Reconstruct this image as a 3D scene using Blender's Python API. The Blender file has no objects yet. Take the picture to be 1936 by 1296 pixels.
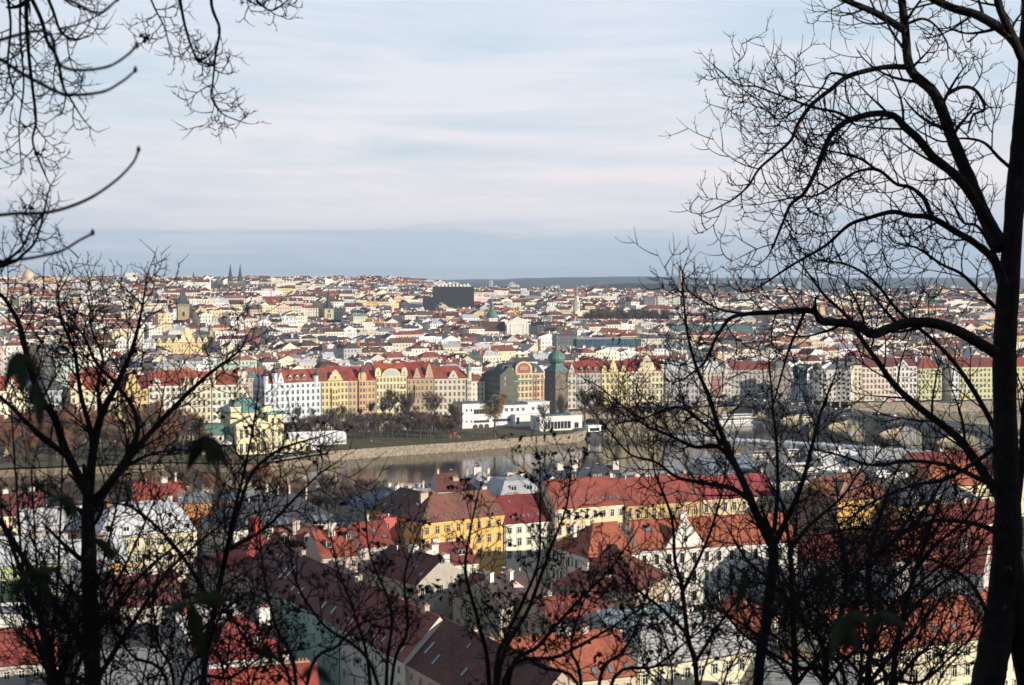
import bpy, math, random
import numpy as np
from mathutils import Vector, Matrix
R = math.radians
rnd = random.Random(7)
S = bpy.context.scene
# ---------------------------------------------------------------- camera
F = 2850.0; CZ = 103.0; PITCH = R(2.53)
cd = bpy.data.cameras.new('camera'); cam = bpy.data.objects.new('camera', cd); S.collection.objects.link(cam)
cam.location = (0, 0, CZ); cam.rotation_euler = (R(90) - PITCH, 0, 0)
cd.sensor_width = 36; cd.lens = 36 * F / 1936; cd.clip_start = .2; cd.clip_end = 60000
cd.dof.use_dof = True; cd.dof.focus_distance = 600; cd.dof.aperture_fstop = 5.6
S.camera = cam
# ---------------------------------------------------------------- light
SUN_EL, SUN_AZ = R(17), R(121)            # azimuth clockwise from +Y
TS = Vector((math.sin(SUN_AZ) * math.cos(SUN_EL), math.cos(SUN_AZ) * math.cos(SUN_EL), math.sin(SUN_EL)))
ld = bpy.data.lights.new('sun', 'SUN'); sun = bpy.data.objects.new('sun', ld); S.collection.objects.link(sun)
ld.energy = 5.0; ld.angle = R(.55); ld.color = (1, .90, .75)
sun.rotation_euler = TS.to_track_quat('Z', 'Y').to_euler(); sun.location = TS * 300
S.view_settings.view_transform = 'Standard'; S.view_settings.look = 'None'
S.view_settings.exposure = 0.3; S.view_settings.gamma = 1
W = bpy.data.worlds.new('World'); S.world = W; W.use_nodes = True

class NT:
    """tiny helper to wire shader nodes"""
    def __init__(s, tree): s.t = tree; s.t.nodes.clear()
    def n(s, kind, **kw):
        nd = s.t.nodes.new('ShaderNode' + kind)
        for k, v in kw.items():
            if k.startswith('i_'):
                key = k[2:]; key = int(key) if key.isdigit() else key
                s.put(nd.inputs[key], v)
            else: setattr(nd, k, v)
        return nd
    def put(s, inp, v):
        if isinstance(v, bpy.types.NodeSocket): s.t.links.new(v, inp)
        elif isinstance(v, bpy.types.Node): s.t.links.new(v.outputs[0], inp)
        else: inp.default_value = v
    def m(s, op, a, b=0.0, c=None, clamp=False):
        nd = s.t.nodes.new('ShaderNodeMath'); nd.operation = op; nd.use_clamp = clamp
        s.put(nd.inputs[0], a); s.put(nd.inputs[1], b)
        if c is not None: s.put(nd.inputs[2], c)
        return nd.outputs[0]
    def mix(s, f, a, b, blend='MIX'):
        nd = s.t.nodes.new('ShaderNodeMix'); nd.data_type = 'RGBA'; nd.blend_type = blend
        s.put(nd.inputs[0], f); s.put(nd.inputs[6], a); s.put(nd.inputs[7], b)
        return nd.outputs[2]
    def sep(s, v): return s.n('SeparateXYZ', i_0=v)
    def comb(s, x, y, z=0.0): return s.n('CombineXYZ', i_0=x, i_1=y, i_2=z).outputs[0]
    def ramp(s, f, stops, interp='LINEAR'):
        nd = s.n('ValToRGB', i_0=f); cr = nd.color_ramp; cr.interpolation = interp
        while len(cr.elements) < len(stops): cr.elements.new(.5)
        for e, (p, c) in zip(cr.elements, stops):
            e.position = p; e.color = (c if len(c) == 4 else (*c, 1)) if not isinstance(c, (int, float)) else (c, c, c, 1)
        return nd.outputs[0]
    def noise(s, v, scale, detail=4, rough=.5, dist=0.0):
        return s.n('TexNoise', i_Vector=v, i_Scale=scale, i_Detail=detail, i_Roughness=rough, i_Distortion=dist).outputs[0]

def make_world():
    N = NT(W.node_tree)
    sky = N.n('TexSky', sky_type='NISHITA', sun_disc=False, sun_elevation=SUN_EL, sun_rotation=SUN_AZ, altitude=280, air_density=1.0, dust_density=1.6, ozone_density=1.2)
    d = N.n('TexCoord').outputs['Generated']; x = N.sep(d)
    az = N.m('ARCTAN2', x.outputs[0], x.outputs[1]); el = N.m('ARCSINE', x.outputs[2])
    # thin high cloud: long streaks, flatter towards the horizon
    v1 = N.comb(N.m('MULTIPLY', az, 4.2), N.m('MULTIPLY', N.m('ADD', el, N.m('MULTIPLY', az, .03)), 34.0), 3.1)
    v2 = N.comb(N.m('MULTIPLY', az, 5.0), N.m('MULTIPLY', el, 75.0), 9.4)
    v3 = N.comb(N.m('MULTIPLY', az, 2.2), N.m('MULTIPLY', el, 13.0), 5.7)
    n1 = N.noise(v1, 1.0, 10, .64, .9); n2 = N.noise(v2, 1.0, 6, .55, .3); n3 = N.noise(v3, 1.0, 4, .5, .4)
    cl = N.m('ADD', N.m('MULTIPLY', n1, .5), N.m('ADD', N.m('MULTIPLY', n2, .18), N.m('MULTIPLY', n3, .42)))
    f = N.ramp(cl, [(.41, 0), (.62, 1)])
    e2 = N.m('DIVIDE', el, R(12), clamp=True)
    blue = N.ramp(e2, [(0, (.48, .57, .69)), (.12, (.44, .54, .68)), (.3, (.53, .64, .74)), (.62, (.56, .68, .79)), (1, (.52, .655, .81))])
    white = N.ramp(e2, [(0, (.60, .65, .73)), (.16, (.72, .725, .78)), (.32, (.83, .80, .83)), (.6, (.77, .80, .87)), (1, (.69, .76, .88))])
    cloudy = N.mix(f, blue, white)
    # the low grey bank over the horizon
    nb = N.noise(N.comb(N.m('MULTIPLY', az, 4.0), N.m('MULTIPLY', el, 95.0), 4.7), 1.0, 7, .6, .5)
    bank = N.m('MULTIPLY', N.ramp(N.m('ADD', el, N.m('MULTIPLY', N.m('SUBTRACT', nb, .5), .05)), [(0.0, .35), (.012, .75), (.020, .9), (.030, 0.1), (.042, .0)]), .8)
    cloudy = N.mix(bank, cloudy, (.43, .535, .655, 1))
    # above the view the cloud thins and the clear sky takes over
    up = N.m('MULTIPLY', N.m('SUBTRACT', el, R(13)), 1 / R(26), clamp=True)
    skyc = N.mix(1.0, sky.outputs[0], (.10, .10, .10, 1), 'MULTIPLY')
    col = N.mix(up, cloudy, skyc)
    low = N.m('MULTIPLY', el, -12.0, clamp=True)
    col = N.mix(low, col, (.2, .2, .2, 1))
    bg = N.n('Background', i_Color=col, i_Strength=.85)
    out = N.n('OutputWorld'); N.t.links.new(bg.outputs[0], out.inputs[0])
make_world()

# ---------------------------------------------------------------- pixels of the photograph -> places
FW = Vector((0, math.cos(PITCH), -math.sin(PITCH))); UPV = Vector((0, math.sin(PITCH), math.cos(PITCH)))
def ray(u, v): return FW + Vector(((u - 968) / F, 0, 0)) - UPV * ((v - 648) / F)
def at(u, v, Y):
    d = ray(u, v); k = Y / d.y; return Vector((d.x * k, Y, CZ + d.z * k))
def gz(u, v, z):
    d = ray(u, v); k = (z - CZ) / d.z; return Vector((d.x * k, d.y * k, z))
def px(p):
    q = Vector(p) - Vector((0, 0, CZ)); w = q.dot(FW); return 968 + F * q.x / w, 648 - F * q.dot(UPV) / w
def lerp(a, b, t): return a + (b - a) * t
def interp(x, pts):
    if x <= pts[0][0]: return pts[0][1]
    for (a, b), (c, d) in zip(pts, pts[1:]):
        if x <= c: return lerp(b, d, (x - a) / (c - a))
    return pts[-1][1]
def sstep(a, b, x):
    t = min(1, max(0, (x - a) / (b - a))); return t * t * (3 - 2 * t)

# ---------------------------------------------------------------- materials
M = {}
def mat(name, rough=.8, spec=.3):
    m = bpy.data.materials.new(name); m.use_nodes = True; N = NT(m.node_tree)
    b = N.n('BsdfPrincipled', i_Roughness=rough); b.inputs['Specular IOR Level'].default_value = spec
    o = N.n('OutputMaterial'); N.t.links.new(b.outputs[0], o.inputs[0]); M[name] = m
    return N, b
def obj_co(N): return N.n('TexCoord').outputs['Object']
def bump(N, b, h, strength=.5, dist=.1):
    bp = N.n('Bump', i_Height=h, i_Strength=strength, i_Distance=dist); N.t.links.new(bp.outputs[0], b.inputs['Normal'])
def attr(N): return N.n('Attribute', attribute_name='Col').outputs[0]

def m_plaster():
    N, b = mat('plaster', .88, .2); c = attr(N); g = N.n('NewGeometry').outputs['Position']
    st = N.n('Mapping', i_Vector=g, i_Scale=(.9, .9, .16)).outputs[0]
    k = N.m('ADD', N.m('MULTIPLY', N.noise(g, .25, 4, .6), .35), N.m('MULTIPLY', N.noise(st, 1.0, 4, .6), .35))
    N.put(b.inputs[0], N.mix(1.0, c, N.ramp(k, [(.18, .72), (.5, 1.06)]), 'MULTIPLY'))
    bump(N, b, N.noise(g, 4, 3), .2, .03)
m_plaster()
def m_facade():
    N, b = mat('facade', .85, .3); c = attr(N); g = N.n('NewGeometry').outputs['Position']
    uv = N.sep(N.n('UVMap', uv_map='UVMap').outputs[0])
    bay = N.n('Attribute', attribute_name='Bay'); bs = N.sep(bay.outputs['Vector'])
    fu = N.m('FRACT', N.m('DIVIDE', uv.outputs[0], bs.outputs[0])); fv = N.m('FRACT', N.m('DIVIDE', uv.outputs[1], bs.outputs[1]))
    au = N.m('ABSOLUTE', N.m('SUBTRACT', fu, .5)); av = N.m('ABSOLUTE', N.m('SUBTRACT', fv, .52))
    def inside(w, h): return N.m('MULTIPLY', N.m('LESS_THAN', au, w), N.m('LESS_THAN', av, h))
    win = inside(.17, .27); ring = inside(.23, .33); bar = N.m('LESS_THAN', au, .018)
    cu = N.m('FLOOR', N.m('DIVIDE', uv.outputs[0], bs.outputs[0])); cv = N.m('FLOOR', N.m('DIVIDE', uv.outputs[1], bs.outputs[1]))
    wn = N.n('TexWhiteNoise', noise_dimensions='3D', i_Vector=N.comb(cu, cv, bs.outputs[2]))
    st = N.m('ADD', N.m('MULTIPLY', N.noise(g, .12, 4, .6), .5), N.m('MULTIPLY', N.noise(g, .9, 3, .6), .2))
    base = N.mix(1.0, c, N.ramp(st, [(.2, .7), (.5, 1.05)]), 'MULTIPLY')
    base = N.mix(N.m('MULTIPLY', ring, .7), base, N.mix(1.0, base, (1.18, 1.16, 1.12, 1), 'MULTIPLY'))
    band = N.m('LESS_THAN', fv, .05); base = N.mix(N.m('MULTIPLY', band, .6), base, N.mix(1.0, base, (1.15, 1.14, 1.1, 1), 'MULTIPLY'))
    gl = N.ramp(wn.outputs[0], [(.0, (.012, .014, .018)), (.75, (.05, .055, .06)), (.85, (.30, .30, .28)), (1, (.42, .40, .36))])
    gl = N.mix(bar, gl, (.5, .48, .44, 1))
    has = N.m('GREATER_THAN', bs.outputs[0], .1); w2 = N.m('MULTIPLY', win, has)
    N.put(b.inputs[0], N.mix(w2, N.mix(has, c, base), gl)); N.put(b.inputs['Roughness'], N.m('SUBTRACT', .86, N.m('MULTIPLY', w2, .66)))
    bump(N, b, N.m('MULTIPLY', N.m('SUBTRACT', N.m('MULTIPLY', ring, .4), win), has), .6, .12)
m_facade()
def m_roof(name, row, seam, rough, spec, var):
    N, b = mat(name, rough, spec); c = attr(N); g = N.n('NewGeometry').outputs['Position']
    uv = N.n('UVMap', uv_map='UVMap').outputs[0]; s = N.sep(uv)
    fr = N.m('FRACT', N.m('DIVIDE', s.outputs[1], row)) if row else None
    fs = N.m('FRACT', N.m('DIVIDE', s.outputs[0], seam))
    seamm = N.m('LESS_THAN', fs, .12 if row else .08)
    h = N.m('MULTIPLY', seamm, .6 if row else 1.0)
    if row: h = N.m('ADD', h, fr)
    cell = N.comb(N.m('FLOOR', N.m('DIVIDE', s.outputs[0], seam)), N.m('FLOOR', N.m('DIVIDE', s.outputs[1], row or 3.0)))
    wn = N.n('TexWhiteNoise', noise_dimensions='2D', i_Vector=cell).outputs[0]
    pat = N.m('ADD', N.m('MULTIPLY', N.noise(g, .22, 5, .65), .69), N.m('ADD', N.m('MULTIPLY', wn, .13), N.m('MULTIPLY', N.noise(g, 1.6, 3, .6), .3)))
    c = N.mix(.05, c, (.13, .12, .12, 1))
    c2 = N.mix(1.0, c, N.ramp(pat, [(.34, 1 - var), (.56, 1.0), (.70, 1 + var * .55)]), 'MULTIPLY')
    if row: c2 = N.mix(N.m('MULTIPLY', N.m('LESS_THAN', fr, .3), .42), c2, N.mix(1.0, c2, (.35, .32, .32, 1), 'MULTIPLY'))
    N.put(b.inputs[0], c2); bump(N, b, h, .7, .08)
m_roof('tiles', .46, .32, .8, .25, .6); m_roof('slate', .7, .9, .6, .4, .4); m_roof('sheet', 0, .75, .5, .35, .3)
def m_plain(name, col, rough, spec=.4, metal=0.0, var=.25, sc=1.5):
    N, b = mat(name, rough, spec); b.inputs['Metallic'].default_value = metal
    k = N.noise(obj_co(N), sc, 4, .6)
    N.put(b.inputs[0], N.mix(1.0, (*col, 1), N.ramp(k, [(.3, 1 - var), (.7, 1 + var * .5)]), 'MULTIPLY'))
    if name == 'bark': bump(N, b, N.noise(N.n('Mapping', i_Vector=obj_co(N), i_Scale=(26, 26, 5)).outputs[0], 1.0, 5, .65), 1.0, .03)
    return N, b
m_plain('frame', (.66, .64, .6), .6, .3, 0, .12); m_plain('darkframe', (.09, .07, .055), .6)
m_plain('glass', (.02, .024, .03), .12, .6, 0, .4, .6); m_plain('blueglass', (.05, .11, .15), .12, .7, 0, .45, .12)
m_plain('skyglass', (.16, .19, .23), .08, .8, 0, .3); m_plain('white', (.78, .77, .74), .65, .3, 0, .12)
m_plain('dark', (.03, .03, .035), .6); m_plain('iron', (.05, .05, .055), .5, .5); m_plain('gold', (.75, .5, .12), .3, .5, 1)
m_plain('copper', (.11, .20, .175), .6, .3, 0, .35, .6); m_plain('brick', (.32, .12, .07), .85, .2, 0, .3); m_plain('pot', (.45, .17, .08), .85)
m_plain('cloth', (.8, .8, .8), .7); m_plain('tyre', (.02, .02, .02), .8); m_plain('rubberred', (.5, .04, .03), .5)
m_plain('asphalt', (.06, .06, .063), .9, .2, 0, .3, .3); m_plain('stonepale', (.5, .46, .38), .85, .2, 0, .3, .4)
m_plain('bark', (.024, .019, .018), .9, .15, 0, .45, 9); m_plain('twig', (.016, .011, .011), .85, .2, 0, .3, 5)
m_plain('barkfar', (.075, .052, .042), .9, .15, 0, .4, 1)
N, b = mat('colour', .75, .25); N.put(b.inputs[0], attr(N))
N, b = mat('paint', .35, .5); N.put(b.inputs[0], attr(N))
N, b = mat('leaf', .6, .3); N.put(b.inputs[0], attr(N)); b.inputs['Transmission Weight'].default_value = 0
def m_stone():
    N, b = mat('stone', .9, .2); c = attr(N); uv = N.n('UVMap', uv_map='UVMap').outputs[0]
    br = N.n('TexBrick', i_Vector=uv, i_Scale=1.0); br.inputs['Brick Width'].default_value = 1.1; br.inputs['Row Height'].default_value = .5
    br.inputs['Mortar Size'].default_value = .05; br.inputs['Color1'].default_value = (.55, .5, .46, 1); br.inputs['Color2'].default_value = (1.25, 1.2, 1.1, 1); br.inputs['Mortar'].default_value = (1.1, 1.05, .95, 1)
    g = N.n('NewGeometry').outputs['Position']; k = N.noise(g, .5, 4, .65)
    N.put(b.inputs[0], N.mix(1.0, N.mix(1.0, c, br.outputs[0], 'MULTIPLY'), N.ramp(k, [(.3, .6), (.7, 1.15)]), 'MULTIPLY'))
    bump(N, b, br.outputs[1], -.5, .08)
m_stone()
def m_water():
    N, b = mat('water', .05, .5); g = N.n('NewGeometry').outputs['Position']
    N.put(b.inputs[0], N.mix(N.noise(g, .012, 3), (.016, .015, .014, 1), (.028, .025, .022, 1)))
    a = N.noise(N.n('Mapping', i_Vector=g, i_Rotation=(0, 0, R(30)), i_Scale=(.35, .9, 1)).outputs[0], .9, 4, .6)
    c = N.noise(g, .07, 3, .5)
    bump(N, b, N.m('ADD', a, N.m('MULTIPLY', c, .8)), .22, .13); b.inputs['IOR'].default_value = 1.33
m_water()
def m_foam():
    N, b = mat('foam', .7, .3); g = N.n('NewGeometry').outputs['Position']
    k = N.noise(g, .8, 5, .65); N.put(b.inputs[0], N.ramp(k, [(.35, (.35, .38, .42)), (.6, (.85, .87, .9))])); bump(N, b, k, 1, .4)
m_foam()
def m_ground():
    N, b = mat('ground', .95, .1); g = N.n('NewGeometry').outputs['Position']
    k = N.noise(g, .03, 6, .65); k2 = N.noise(g, .35, 4, .6)
    c = N.ramp(k, [(.35, (.035, .03, .022)), (.5, (.06, .055, .04)), (.65, (.05, .055, .03))])
    N.put(b.inputs[0], N.mix(1.0, c, N.ramp(k2, [(.3, .6), (.7, 1.25)]), 'MULTIPLY')); bump(N, b, k2, .6, .2)
m_ground()
def m_lawn():
    N, b = mat('lawn', .95, .1); g = N.n('NewGeometry').outputs['Position']; k = N.noise(g, .06, 5, .65)
    N.put(b.inputs[0], N.ramp(k, [(.38, (.12, .085, .06)), (.5, (.085, .09, .04)), (.62, (.16, .12, .085))])); bump(N, b, N.noise(g, 2, 3), .5, .15)
m_lawn()
def m_hill():
    N, b = mat('wooded_hill', .95, .05); g = N.n('NewGeometry').outputs['Position']; k = N.noise(g, .012, 8, .7)
    N.put(b.inputs[0], N.ramp(k, [(.36, (.035, .042, .045)), (.54, (.06, .066, .065)), (.62, (.11, .105, .10)), (.7, (.24, .23, .22))])); bump(N, b, N.noise(g, .05, 5, .7), 1, 14)
m_hill()

# ---------------------------------------------------------------- meshes and objects
class MB:
    def __init__(s): s.V = []; s.f = []; s.m = []; s.c = []; s.uv = []; s.bay = []; s.sm = []
    def face(s, pts, m='plaster', c=(.7, .7, .7), uv=None, bay=(0, 0, 0), smooth=False):
        i = len(s.V); n = len(pts); s.V.extend(tuple(p) for p in pts); s.f.append(tuple(range(i, i + n)))
        s.m.append(m); s.c.append(c); s.bay.append(bay); s.sm.append(smooth)
        if uv is None:
            p0, p1 = Vector(pts[0]), Vector(pts[1]); e = (p1 - p0); e = e.normalized() if e.length > 1e-6 else Vector((1, 0, 0))
            nn = e.cross(Vector(pts[-1]) - p0); t = nn.cross(e); t = t.normalized() if t.length > 1e-9 else Vector((0, 0, 1))
            uv = [((Vector(p) - p0).dot(e), (Vector(p) - p0).dot(t)) for p in pts]
        s.uv.extend(uv)
    def box(s, x0, x1, y0, y1, z0, z1, m='plaster', c=(.7, .7, .7), skip='', bay=(0, 0, 0)):
        P = lambda a, b, d: (a, b, d)
        if 'f' not in skip: s.face([P(x0, y0, z0), P(x1, y0, z0), P(x1, y0, z1), P(x0, y0, z1)], m, c, None, bay)
        if 'k' not in skip: s.face([P(x1, y1, z0), P(x0, y1, z0), P(x0, y1, z1), P(x1, y1, z1)], m, c, None, bay)
        if 'l' not in skip: s.face([P(x0, y1, z0), P(x0, y0, z0), P(x0, y0, z1), P(x0, y1, z1)], m, c, None, bay)
        if 'r' not in skip: s.face([P(x1, y0, z0), P(x1, y1, z0), P(x1, y1, z1), P(x1, y0, z1)], m, c, None, bay)
        if 't' not in skip: s.face([P(x0, y0, z1), P(x1, y0, z1), P(x1, y1, z1), P(x0, y1, z1)], m, c)
        if 'b' not in skip: s.face([P(x0, y1, z0), P(x1, y1, z0), P(x1, y0, z0), P(x0, y0, z0)], m, c)
    def ext(s, out, y0, y1, m='plaster', c=(.7, .7, .7)):
        """outline in the x-z plane (counter-clockwise seen from -y) given thickness along y"""
        s.face([(x, y0, z) for x, z in out], m, c); s.face([(x, y1, z) for x, z in reversed(out)], m, c)
        for (a, b), (d, e) in zip(out, out[1:] + out[:1]): s.face([(a, y0, b), (a, y1, b), (d, y1, e), (d, y0, e)], m, c)
    def prism(s, poly, z0, z1, m='plaster', c=(.7, .7, .7), top=True, bay=(0, 0, 0), topm=None, topc=None):
        for (a, b), (d, e) in zip(poly, poly[1:] + poly[:1]): s.face([(a, b, z0), (d, e, z0), (d, e, z1), (a, b, z1)], m, c, None, bay)
        if top: s.face([(a, b, z1) for a, b in poly], topm or m, topc or c)
    def lathe(s, prof, n=12, cx=0, cy=0, m='copper', c=(.2, .3, .3), rot=0, smooth=True):
        for (r0, z0), (r1, z1) in zip(prof, prof[1:]):
            for k in range(n):
                a, b = rot + 2 * math.pi * k / n, rot + 2 * math.pi * (k + 1) / n
                q = [(cx + r0 * math.cos(a), cy + r0 * math.sin(a), z0), (cx + r0 * math.cos(b), cy + r0 * math.sin(b), z0), (cx + r1 * math.cos(b), cy + r1 * math.sin(b), z1), (cx + r1 * math.cos(a), cy + r1 * math.sin(a), z1)]
                if r1 < 1e-4: q = q[:3]
                elif r0 < 1e-4: q = [q[0], q[2], q[3]]
                s.face(q, m, c, None, (0, 0, 0), smooth)
    def tube(s, pts, rad, n=5, m='bark', c=(.02, .02, .02), cap=True):
        pts = [Vector(p) for p in pts]; base = len(s.V); k = len(pts); t0 = (pts[1] - pts[0]).normalized()
        a = t0.orthogonal().normalized()
        for i, p in enumerate(pts):
            t = (pts[min(i + 1, k - 1)] - pts[max(i - 1, 0)])
            t = t.normalized() if t.length > 1e-9 else t0
            a = (a - t * a.dot(t)); a = a.normalized() if a.length > 1e-6 else t.orthogonal().normalized()
            b = t.cross(a)
            for j in range(n):
                w = 2 * math.pi * j / n; s.V.append(tuple(p + (a * math.cos(w) + b * math.sin(w)) * rad[i]))
        for i in range(k - 1):
            for j in range(n):
                q = (base + i * n + j, base + i * n + (j + 1) % n, base + (i + 1) * n + (j + 1) % n, base + (i + 1) * n + j)
                s.f.append(q); s.m.append(m); s.c.append(c); s.bay.append((0, 0, 0)); s.sm.append(n > 4)
                s.uv.extend(((0, 0), (1, 0), (1, 1), (0, 1)))
        if cap:
            for e in (0, k - 1):
                s.f.append(tuple(base + e * n + j for j in range(n))); s.m.append(m); s.c.append(c); s.bay.append((0, 0, 0)); s.sm.append(False); s.uv.extend([(0, 0)] * n)
    def mesh(s, name):
        me = bpy.data.meshes.new(name); me.from_pydata(s.V, [], s.f); keys = list(dict.fromkeys(s.m))
        for k in keys: me.materials.append(M[k])
        ix = {k: i for i, k in enumerate(keys)}; n = len(s.f)
        me.polygons.foreach_set('material_index', [ix[k] for k in s.m]); me.polygons.foreach_set('use_smooth', s.sm)
        a = me.attributes.new('Col', 'FLOAT_COLOR', 'FACE'); a.data.foreach_set('color', np.array([(*c[:3], 1) for c in s.c], dtype=np.float32).ravel())
        if 'facade' in ix:
            a = me.attributes.new('Bay', 'FLOAT_VECTOR', 'FACE'); a.data.foreach_set('vector', np.array(s.bay, dtype=np.float32).ravel())
        u = me.uv_layers.new(name='UVMap'); u.data.foreach_set('uv', np.array(s.uv, dtype=np.float32).ravel())
        me.update(); return me
    def build(s, name, parent=None, loc=None, rz=0.0):
        o = bpy.data.objects.new(name, s.mesh(name)); return link(o, parent, loc, rz)
def link(o, parent=None, loc=None, rz=0.0):
    S.collection.objects.link(o); o.parent = parent
    if loc is not None: o.location = loc
    if rz: o.rotation_euler = (0, 0, rz)
    return o
def tag(o, label, cat, group=None):
    o['label'] = label; o['category'] = cat
    if group: o['group'] = group
    return o
def thing(name, label, cat, loc=(0, 0, 0), rz=0.0, group=None):
    o = bpy.data.objects.new(name, None); o.empty_display_size = .5; link(o, None, loc, rz); return tag(o, label, cat, group)
def struct(name, mb, kind='structure'):
    o = mb.build(name); o['kind'] = kind; return o
def copy_tree(o, parent=None):
    c = o.copy(); S.collection.objects.link(c); c.parent = parent
    for ch in o.children: copy_tree(ch, c)
    return c
def rot2(x, y, a): return x * math.cos(a) - y * math.sin(a), x * math.sin(a) + y * math.cos(a)

# colours (linear, as painted)
CREAM = (.72, .62, .43); WHITE = (.74, .72, .67); YELLOW = (.72, .58, .30); OCHRE = (.62, .40, .13); ORANGE = (.72, .42, .10); PINK = (.68, .49, .40)
GREY = (.42, .41, .40); PGREY = (.55, .53, .50); GREEN = (.38, .52, .40); BEIGE = (.55, .45, .34); TAN = (.48, .33, .19); SALMON = (.66, .40, .22); PEACH = (.76, .60, .40)
LEMON = (.70, .64, .30); BLUISH = (.62, .66, .70)
RED = (.30, .07, .045); ORED = (.38, .115, .06); PINKRED = (.36, .045, .05); DRED = (.17, .038, .03); BROWN = (.15, .062, .04); DBROWN = (.09, .045, .036)
SLATE = (.045, .05, .065); BSLATE = (.05, .07, .10); LGREY = (.40, .42, .45); MGREY = (.2, .21, .22); TEAL = (.17, .33, .32); SILVER = (.55, .57, .6)
# ---------------------------------------------------------------- ground, river, banks
QL = [(-700, 560), (0, 900), (130, 922), (300, 938), (468, 952), (497, 976), (605, 1000), (890, 1032), (945, 1060), (1030, 1076), (1090, 1086), (1255, 1104), (1385, 1122), (1500, 1140), (1620, 1152), (1936, 1180), (2700, 1240)]
def quay(u):                                   # a point of the building line on the far quay
    Y = interp(u, QL); return at(u, 522, Y)
QX = [(quay(u).x, quay(u).y) for u, _ in QL]
def qy(x): return interp(x, QX)
NB = [(-2000, 100), (-400, 520), (-101, 672), (60, 712), (150, 752), (400, 850), (2000, 1200)]
def hillz(x, y):                               # the wooded slope the camera stands on
    d = y + .28 * max(0, -x) * 0
    z = interp(d, [(-600, 150), (-140, 141), (-70, 128), (-20, 108), (0, 101.2), (12, 95.5), (40, 80), (110, 46), (190, 20), (235, 10), (260, 9)])
    if y < 60: z += sstep(4, 60, x) * 17 * sstep(60, 0, y) if x > 0 else 0  # unseen rise at right, added to keep the sun off the viewpoint trees
    return z
def bump2(x, y): return math.sin(x * .0021 + 1) * math.cos(y * .0017 + .5)
def gh(x, y):
    n = interp(x, NB)
    if y < n - 4: return hillz(x, y)
    q = qy(x) - 24
    if y < q: return -5.0
    if y < qy(x) + 30: return 7.0
    r = x / max(y, 1); d = y - qy(x) - 30
    left = 1 - sstep(-.075, .03, r)
    zl = 7 + 67 * min(1, d / 1700) ** .95
    zr = 7 + 50 * min(1, d / 1250) - 34 * sstep(1350, 2300, d)
    z = lerp(zr, zl, left)
    # distant hills
    if y > 3400:
        t = lerp(sstep(3700, 4600, y), 0, left); prof = interp(x / y * F + 968, [(700, 60), (860, 74), (915, 88), (955, 80), (1005, 64), (1060, 65), (1110, 72), (1160, 77), (1250, 80), (1400, 78), (1480, 66), (1560, 60), (1700, 68), (1850, 62), (2300, 70)])
        z = lerp(z, prof + 3.5 * bump2(x * 9, y * 3), t * sstep(5600, 4700, y)) if y < 5600 else z
        t2 = sstep(8000, 11500, y); pr2 = interp(x / y * F + 968, [(300, 60), (850, 62), (950, 68), (1000, 80), (1100, 89), (1200, 95), (1290, 90), (1350, 80), (1480, 84), (1600, 78), (1750, 86), (2000, 80)])
        z = lerp(z, pr2 + 5 * bump2(x * 3.3, y), t2)
    return z
def axis(spans):
    out = []
    for a, b, st in spans:
        v = a
        while v < b - 1e-6: out.append(v); v += st
    return out + [spans[-1][1]]
def make_ground():
    xs = axis([(-9000, -1500, 300), (-1500, -420, 45), (-420, 480, 9), (480, 1600, 45), (1600, 9000, 250)])
    ys = axis([(-900, -200, 70), (-200, 260, 10), (260, 540, 20), (540, 1320, 9), (1320, 3400, 65), (3400, 6000, 200), (6000, 16000, 700)])
    V = [(x, y, gh(x, y)) for y in ys for x in xs]; nx = len(xs); fs = []; mi = []
    for j in range(len(ys) - 1):
        for i in range(nx - 1):
            a = j * nx + i; fs.append((a, a + 1, a + nx + 1, a + nx)); mi.append(1 if ys[j] > 3200 else 0)
    me = bpy.data.meshes.new('ground'); me.from_pydata(V, [], fs); me.materials.append(M['ground']); me.materials.append(M['wooded_hill'])
    me.polygons.foreach_set('material_index', mi); me.polygons.foreach_set('use_smooth', [True] * len(fs)); me.update()
    o = bpy.data.objects.new('ground', me); link(o); o['kind'] = 'structure'
make_ground()
mb = MB(); mb.face([(-1800, 150, 0), (1800, 300, 0), (1800, 1240, 0), (-1800, 1240, 0)], 'water'); struct('river', mb)
# far quay wall with its promenade and the road behind it
def strip(pts, w0, w1, z0, z1, m, c):
    """band along a polyline between two offsets; offsets are metres towards the river (negative y side)"""
    b = MB(); P = [Vector((x, y, 0)) for x, y in pts]; N_ = []
    for i, p in enumerate(P):
        d = (P[min(i + 1, len(P) - 1)] - P[max(i - 1, 0)]).normalized(); N_.append(Vector((d.y, -d.x, 0)))
    acc = 0
    for i in range(len(P) - 1):
        a, d = P[i], P[i + 1]; L = (d - a).length
        f0, f1 = a + N_[i] * w1, d + N_[i + 1] * w1; k0, k1 = a + N_[i] * w0, d + N_[i + 1] * w0
        q = lambda p, z: (p.x, p.y, z)
        b.face([q(f0, z0), q(f1, z0), q(f1, z1), q(f0, z1)], m, c, [(acc, z0), (acc + L, z0), (acc + L, z1), (acc, z1)])
        b.face([q(f0, z1), q(f1, z1), q(k1, z1), q(k0, z1)], m, c, [(acc, 0), (acc + L, 0), (acc + L, w1 - w0), (acc, w1 - w0)])
        b.face([q(k1, z0), q(k0, z0), q(k0, z1), q(k1, z1)], m, c); acc += L
    return b
def dens(pts, step=20):
    out = []
    for (a, b), (c, d) in zip(pts, pts[1:]):
        n = max(1, int(math.hypot(c - a, d - b) / step))
        out += [(lerp(a, c, k / n), lerp(b, d, k / n)) for k in range(n)]
    return out + [pts[-1]]
QV = [p for p in QX if -420 < p[0] < 480]
struct('quay_wall', strip(dens(QV), 26.5, 28, -3, 8.1, 'stone', (.32, .29, .24)))
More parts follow.
